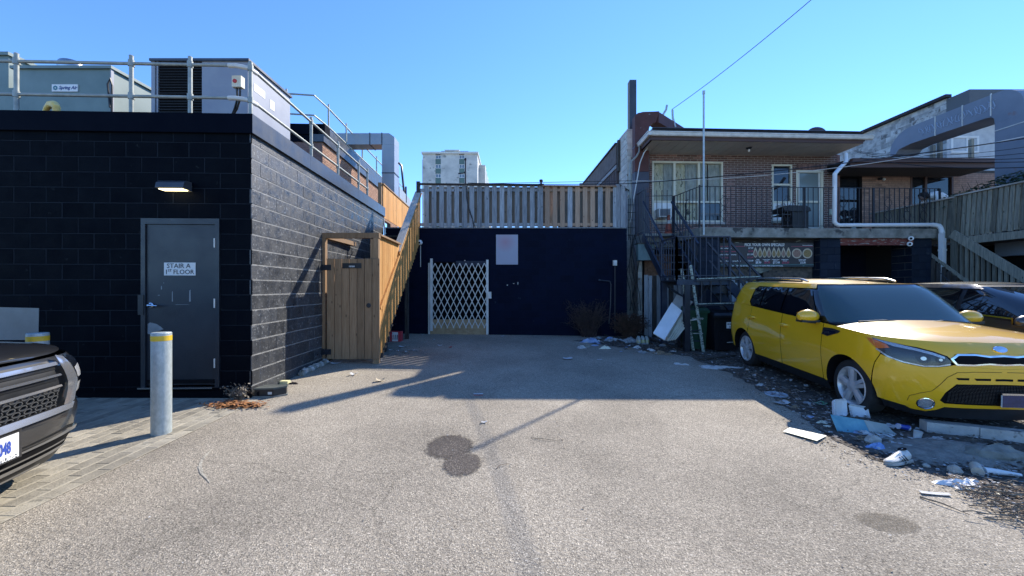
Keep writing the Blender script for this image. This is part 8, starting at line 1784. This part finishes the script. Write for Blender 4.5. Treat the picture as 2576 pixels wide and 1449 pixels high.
def twig(a, b, r, lab, name='twig'):
    a, b = V(a), V(b); mid = a.lerp(b, .5) + V((random.uniform(-.03, .03), random.uniform(-.03, .03), .01)); m = MB(); m.tube([a, mid, b], [r, r * .85, r * .4], 5); tag(m.build(name, tw, smooth=True), lab, 'twig')
twig(GP(2314, 1253, .008), GP(2439, 1298, .008), .006, 'long thin twig lying on the sunny asphalt below the torn strip'); twig(GP(1335, 1103, .005), GP(1410, 1111, .005), .003, 'thin curved twig on the asphalt right of the oil stain'); twig(GP(1250, 1180, .005), GP(1280, 1168, .005), .0035, 'short pale twig right of the lower oil stain')
m = MB(); rg = random.Random(15)
for k in range(90):
    c = GP(rg.uniform(2400, 2700), rg.uniform(1215, 1310), rg.uniform(.005, .05)); a = rg.uniform(-.9, .3); l_ = rg.uniform(.08, .32); d = V((math.cos(a), math.sin(a), rg.uniform(-.05, .1))) * l_; m.tube([c, c + d * .5 + V((0, 0, rg.uniform(0, .03))), c + d], [.0045, .0035, .002], 4)
tag(m.build('twig_pile', tw, kind='stuff'), 'tangle of dry twigs and stalks at the lower right edge', 'twigs')
def ftw(rg):
    k = rg.random() ** 1.6; x = 2385 + rg.random() ** .7 * 420; q = GP(x, 1200 + (x - 2385) * .22 + abs(rg.gauss(0, 1)) * (10 + (x - 2385) * .16)); return (q.x, q.y)
tag(scatter('leaf_mulch', 5200, ftw, .005, .017, (9, 5, 1, 3), .03, seed=18), 'dark leaf mulch under the twigs at the lower right edge', 'leaf litter')
# ------------------------------------------------------------------ dead weeds
wd_m = pm('dead_weed', (.045, .028, .025), (.09, .06, .05), scale=10, rough=.9)
def weed(c, rad, h, n, lab, seed, mat=wd_m, leaf=0, r=.006):
    rg = random.Random(seed); c = V(c); t = thing('dead_weed', lab, 'weed', c); m = MB(); lv_ = MB()
    for k in range(n):
        a = rg.uniform(0, 6.28); s = rg.uniform(0, .35) * rad; b = c + V((math.cos(a) * s, math.sin(a) * s * .5, 0)); hh = h * rg.uniform(.4, 1); out_ = rad * rg.uniform(.2, 1); a += rg.uniform(-.4, .4)
        pts = [b]; 
        for j in range(1, 6):
            u = j / 5; pts.append(b + V((math.cos(a) * out_ * u ** 1.3 + rg.uniform(-.03, .03), math.sin(a) * out_ * .5 * u ** 1.3 + rg.uniform(-.03, .03), hh * u ** .8 - (.15 * hh * u * u if leaf else 0) + rg.uniform(-.02, .02))))
        m.tube(pts, [r, r * .9, r * .8, r * .6, r * .5, r * .2], 4)
        for j in (2, 3, 4):
            d = V((rg.uniform(-1, 1), rg.uniform(-.5, .5), rg.uniform(-.2, 1))).normalized() * rg.uniform(.08, .22) * (h + .2); q1 = V(pts[j]); m.tube([q1, q1 + d * .5 + V((rg.uniform(-.03, .03), 0, rg.uniform(-.02, .04))), q1 + d], [r * .6, r * .45, r * .15], 4)
        for j in range(2, 6):
            for _ in range(2 + leaf * 3):
                p = V(pts[j]) + V((rg.uniform(-.04, .04), rg.uniform(-.03, .03), rg.uniform(-.04, .04))); d = V((rg.uniform(-1, 1), rg.uniform(-1, 1), rg.uniform(-1, .6))).normalized() * rg.uniform(.02, .05); e = d.cross(V((rg.random(), rg.random(), rg.random()))).normalized() * .012; lv_.add([p, p + d * .5 + e, p + d, p + d * .5 - e], [(0, 1, 2), (0, 2, 3)])
    m.build('stem', mat, t, smooth=True); lv_.build('foliage', mat, t, fix=False)
weed(GP(1485, 850) + V((0, .15, 0)), .60, 1.05, 170, 'tall dead weed bush against the navy wall under the flood light', 3)
weed(GP(1590, 855) + V((0, .25, 0)), .50, .8, 210, 'dense brown dead shrub at the corner right of the navy wall', 4, mat=pm('brown_dead_leaf', (.05, .03, .02), (.11, .06, .04), scale=10, rough=.9), leaf=1)
weed(GP(1354, 843) + V((0, .03, 0)), .12, .42, 9, 'small feathery weed at the foot of the navy wall', 5, r=.004)
weed(GP(592, 1012) + V((0, .05, 0)), .16, .2, 26, 'wiry dry weed at the door side of the building corner', 6, mat=pm('grey_dry_stalk', (.14, .12, .09), (.22, .19, .15), rough=.9), r=.0035)
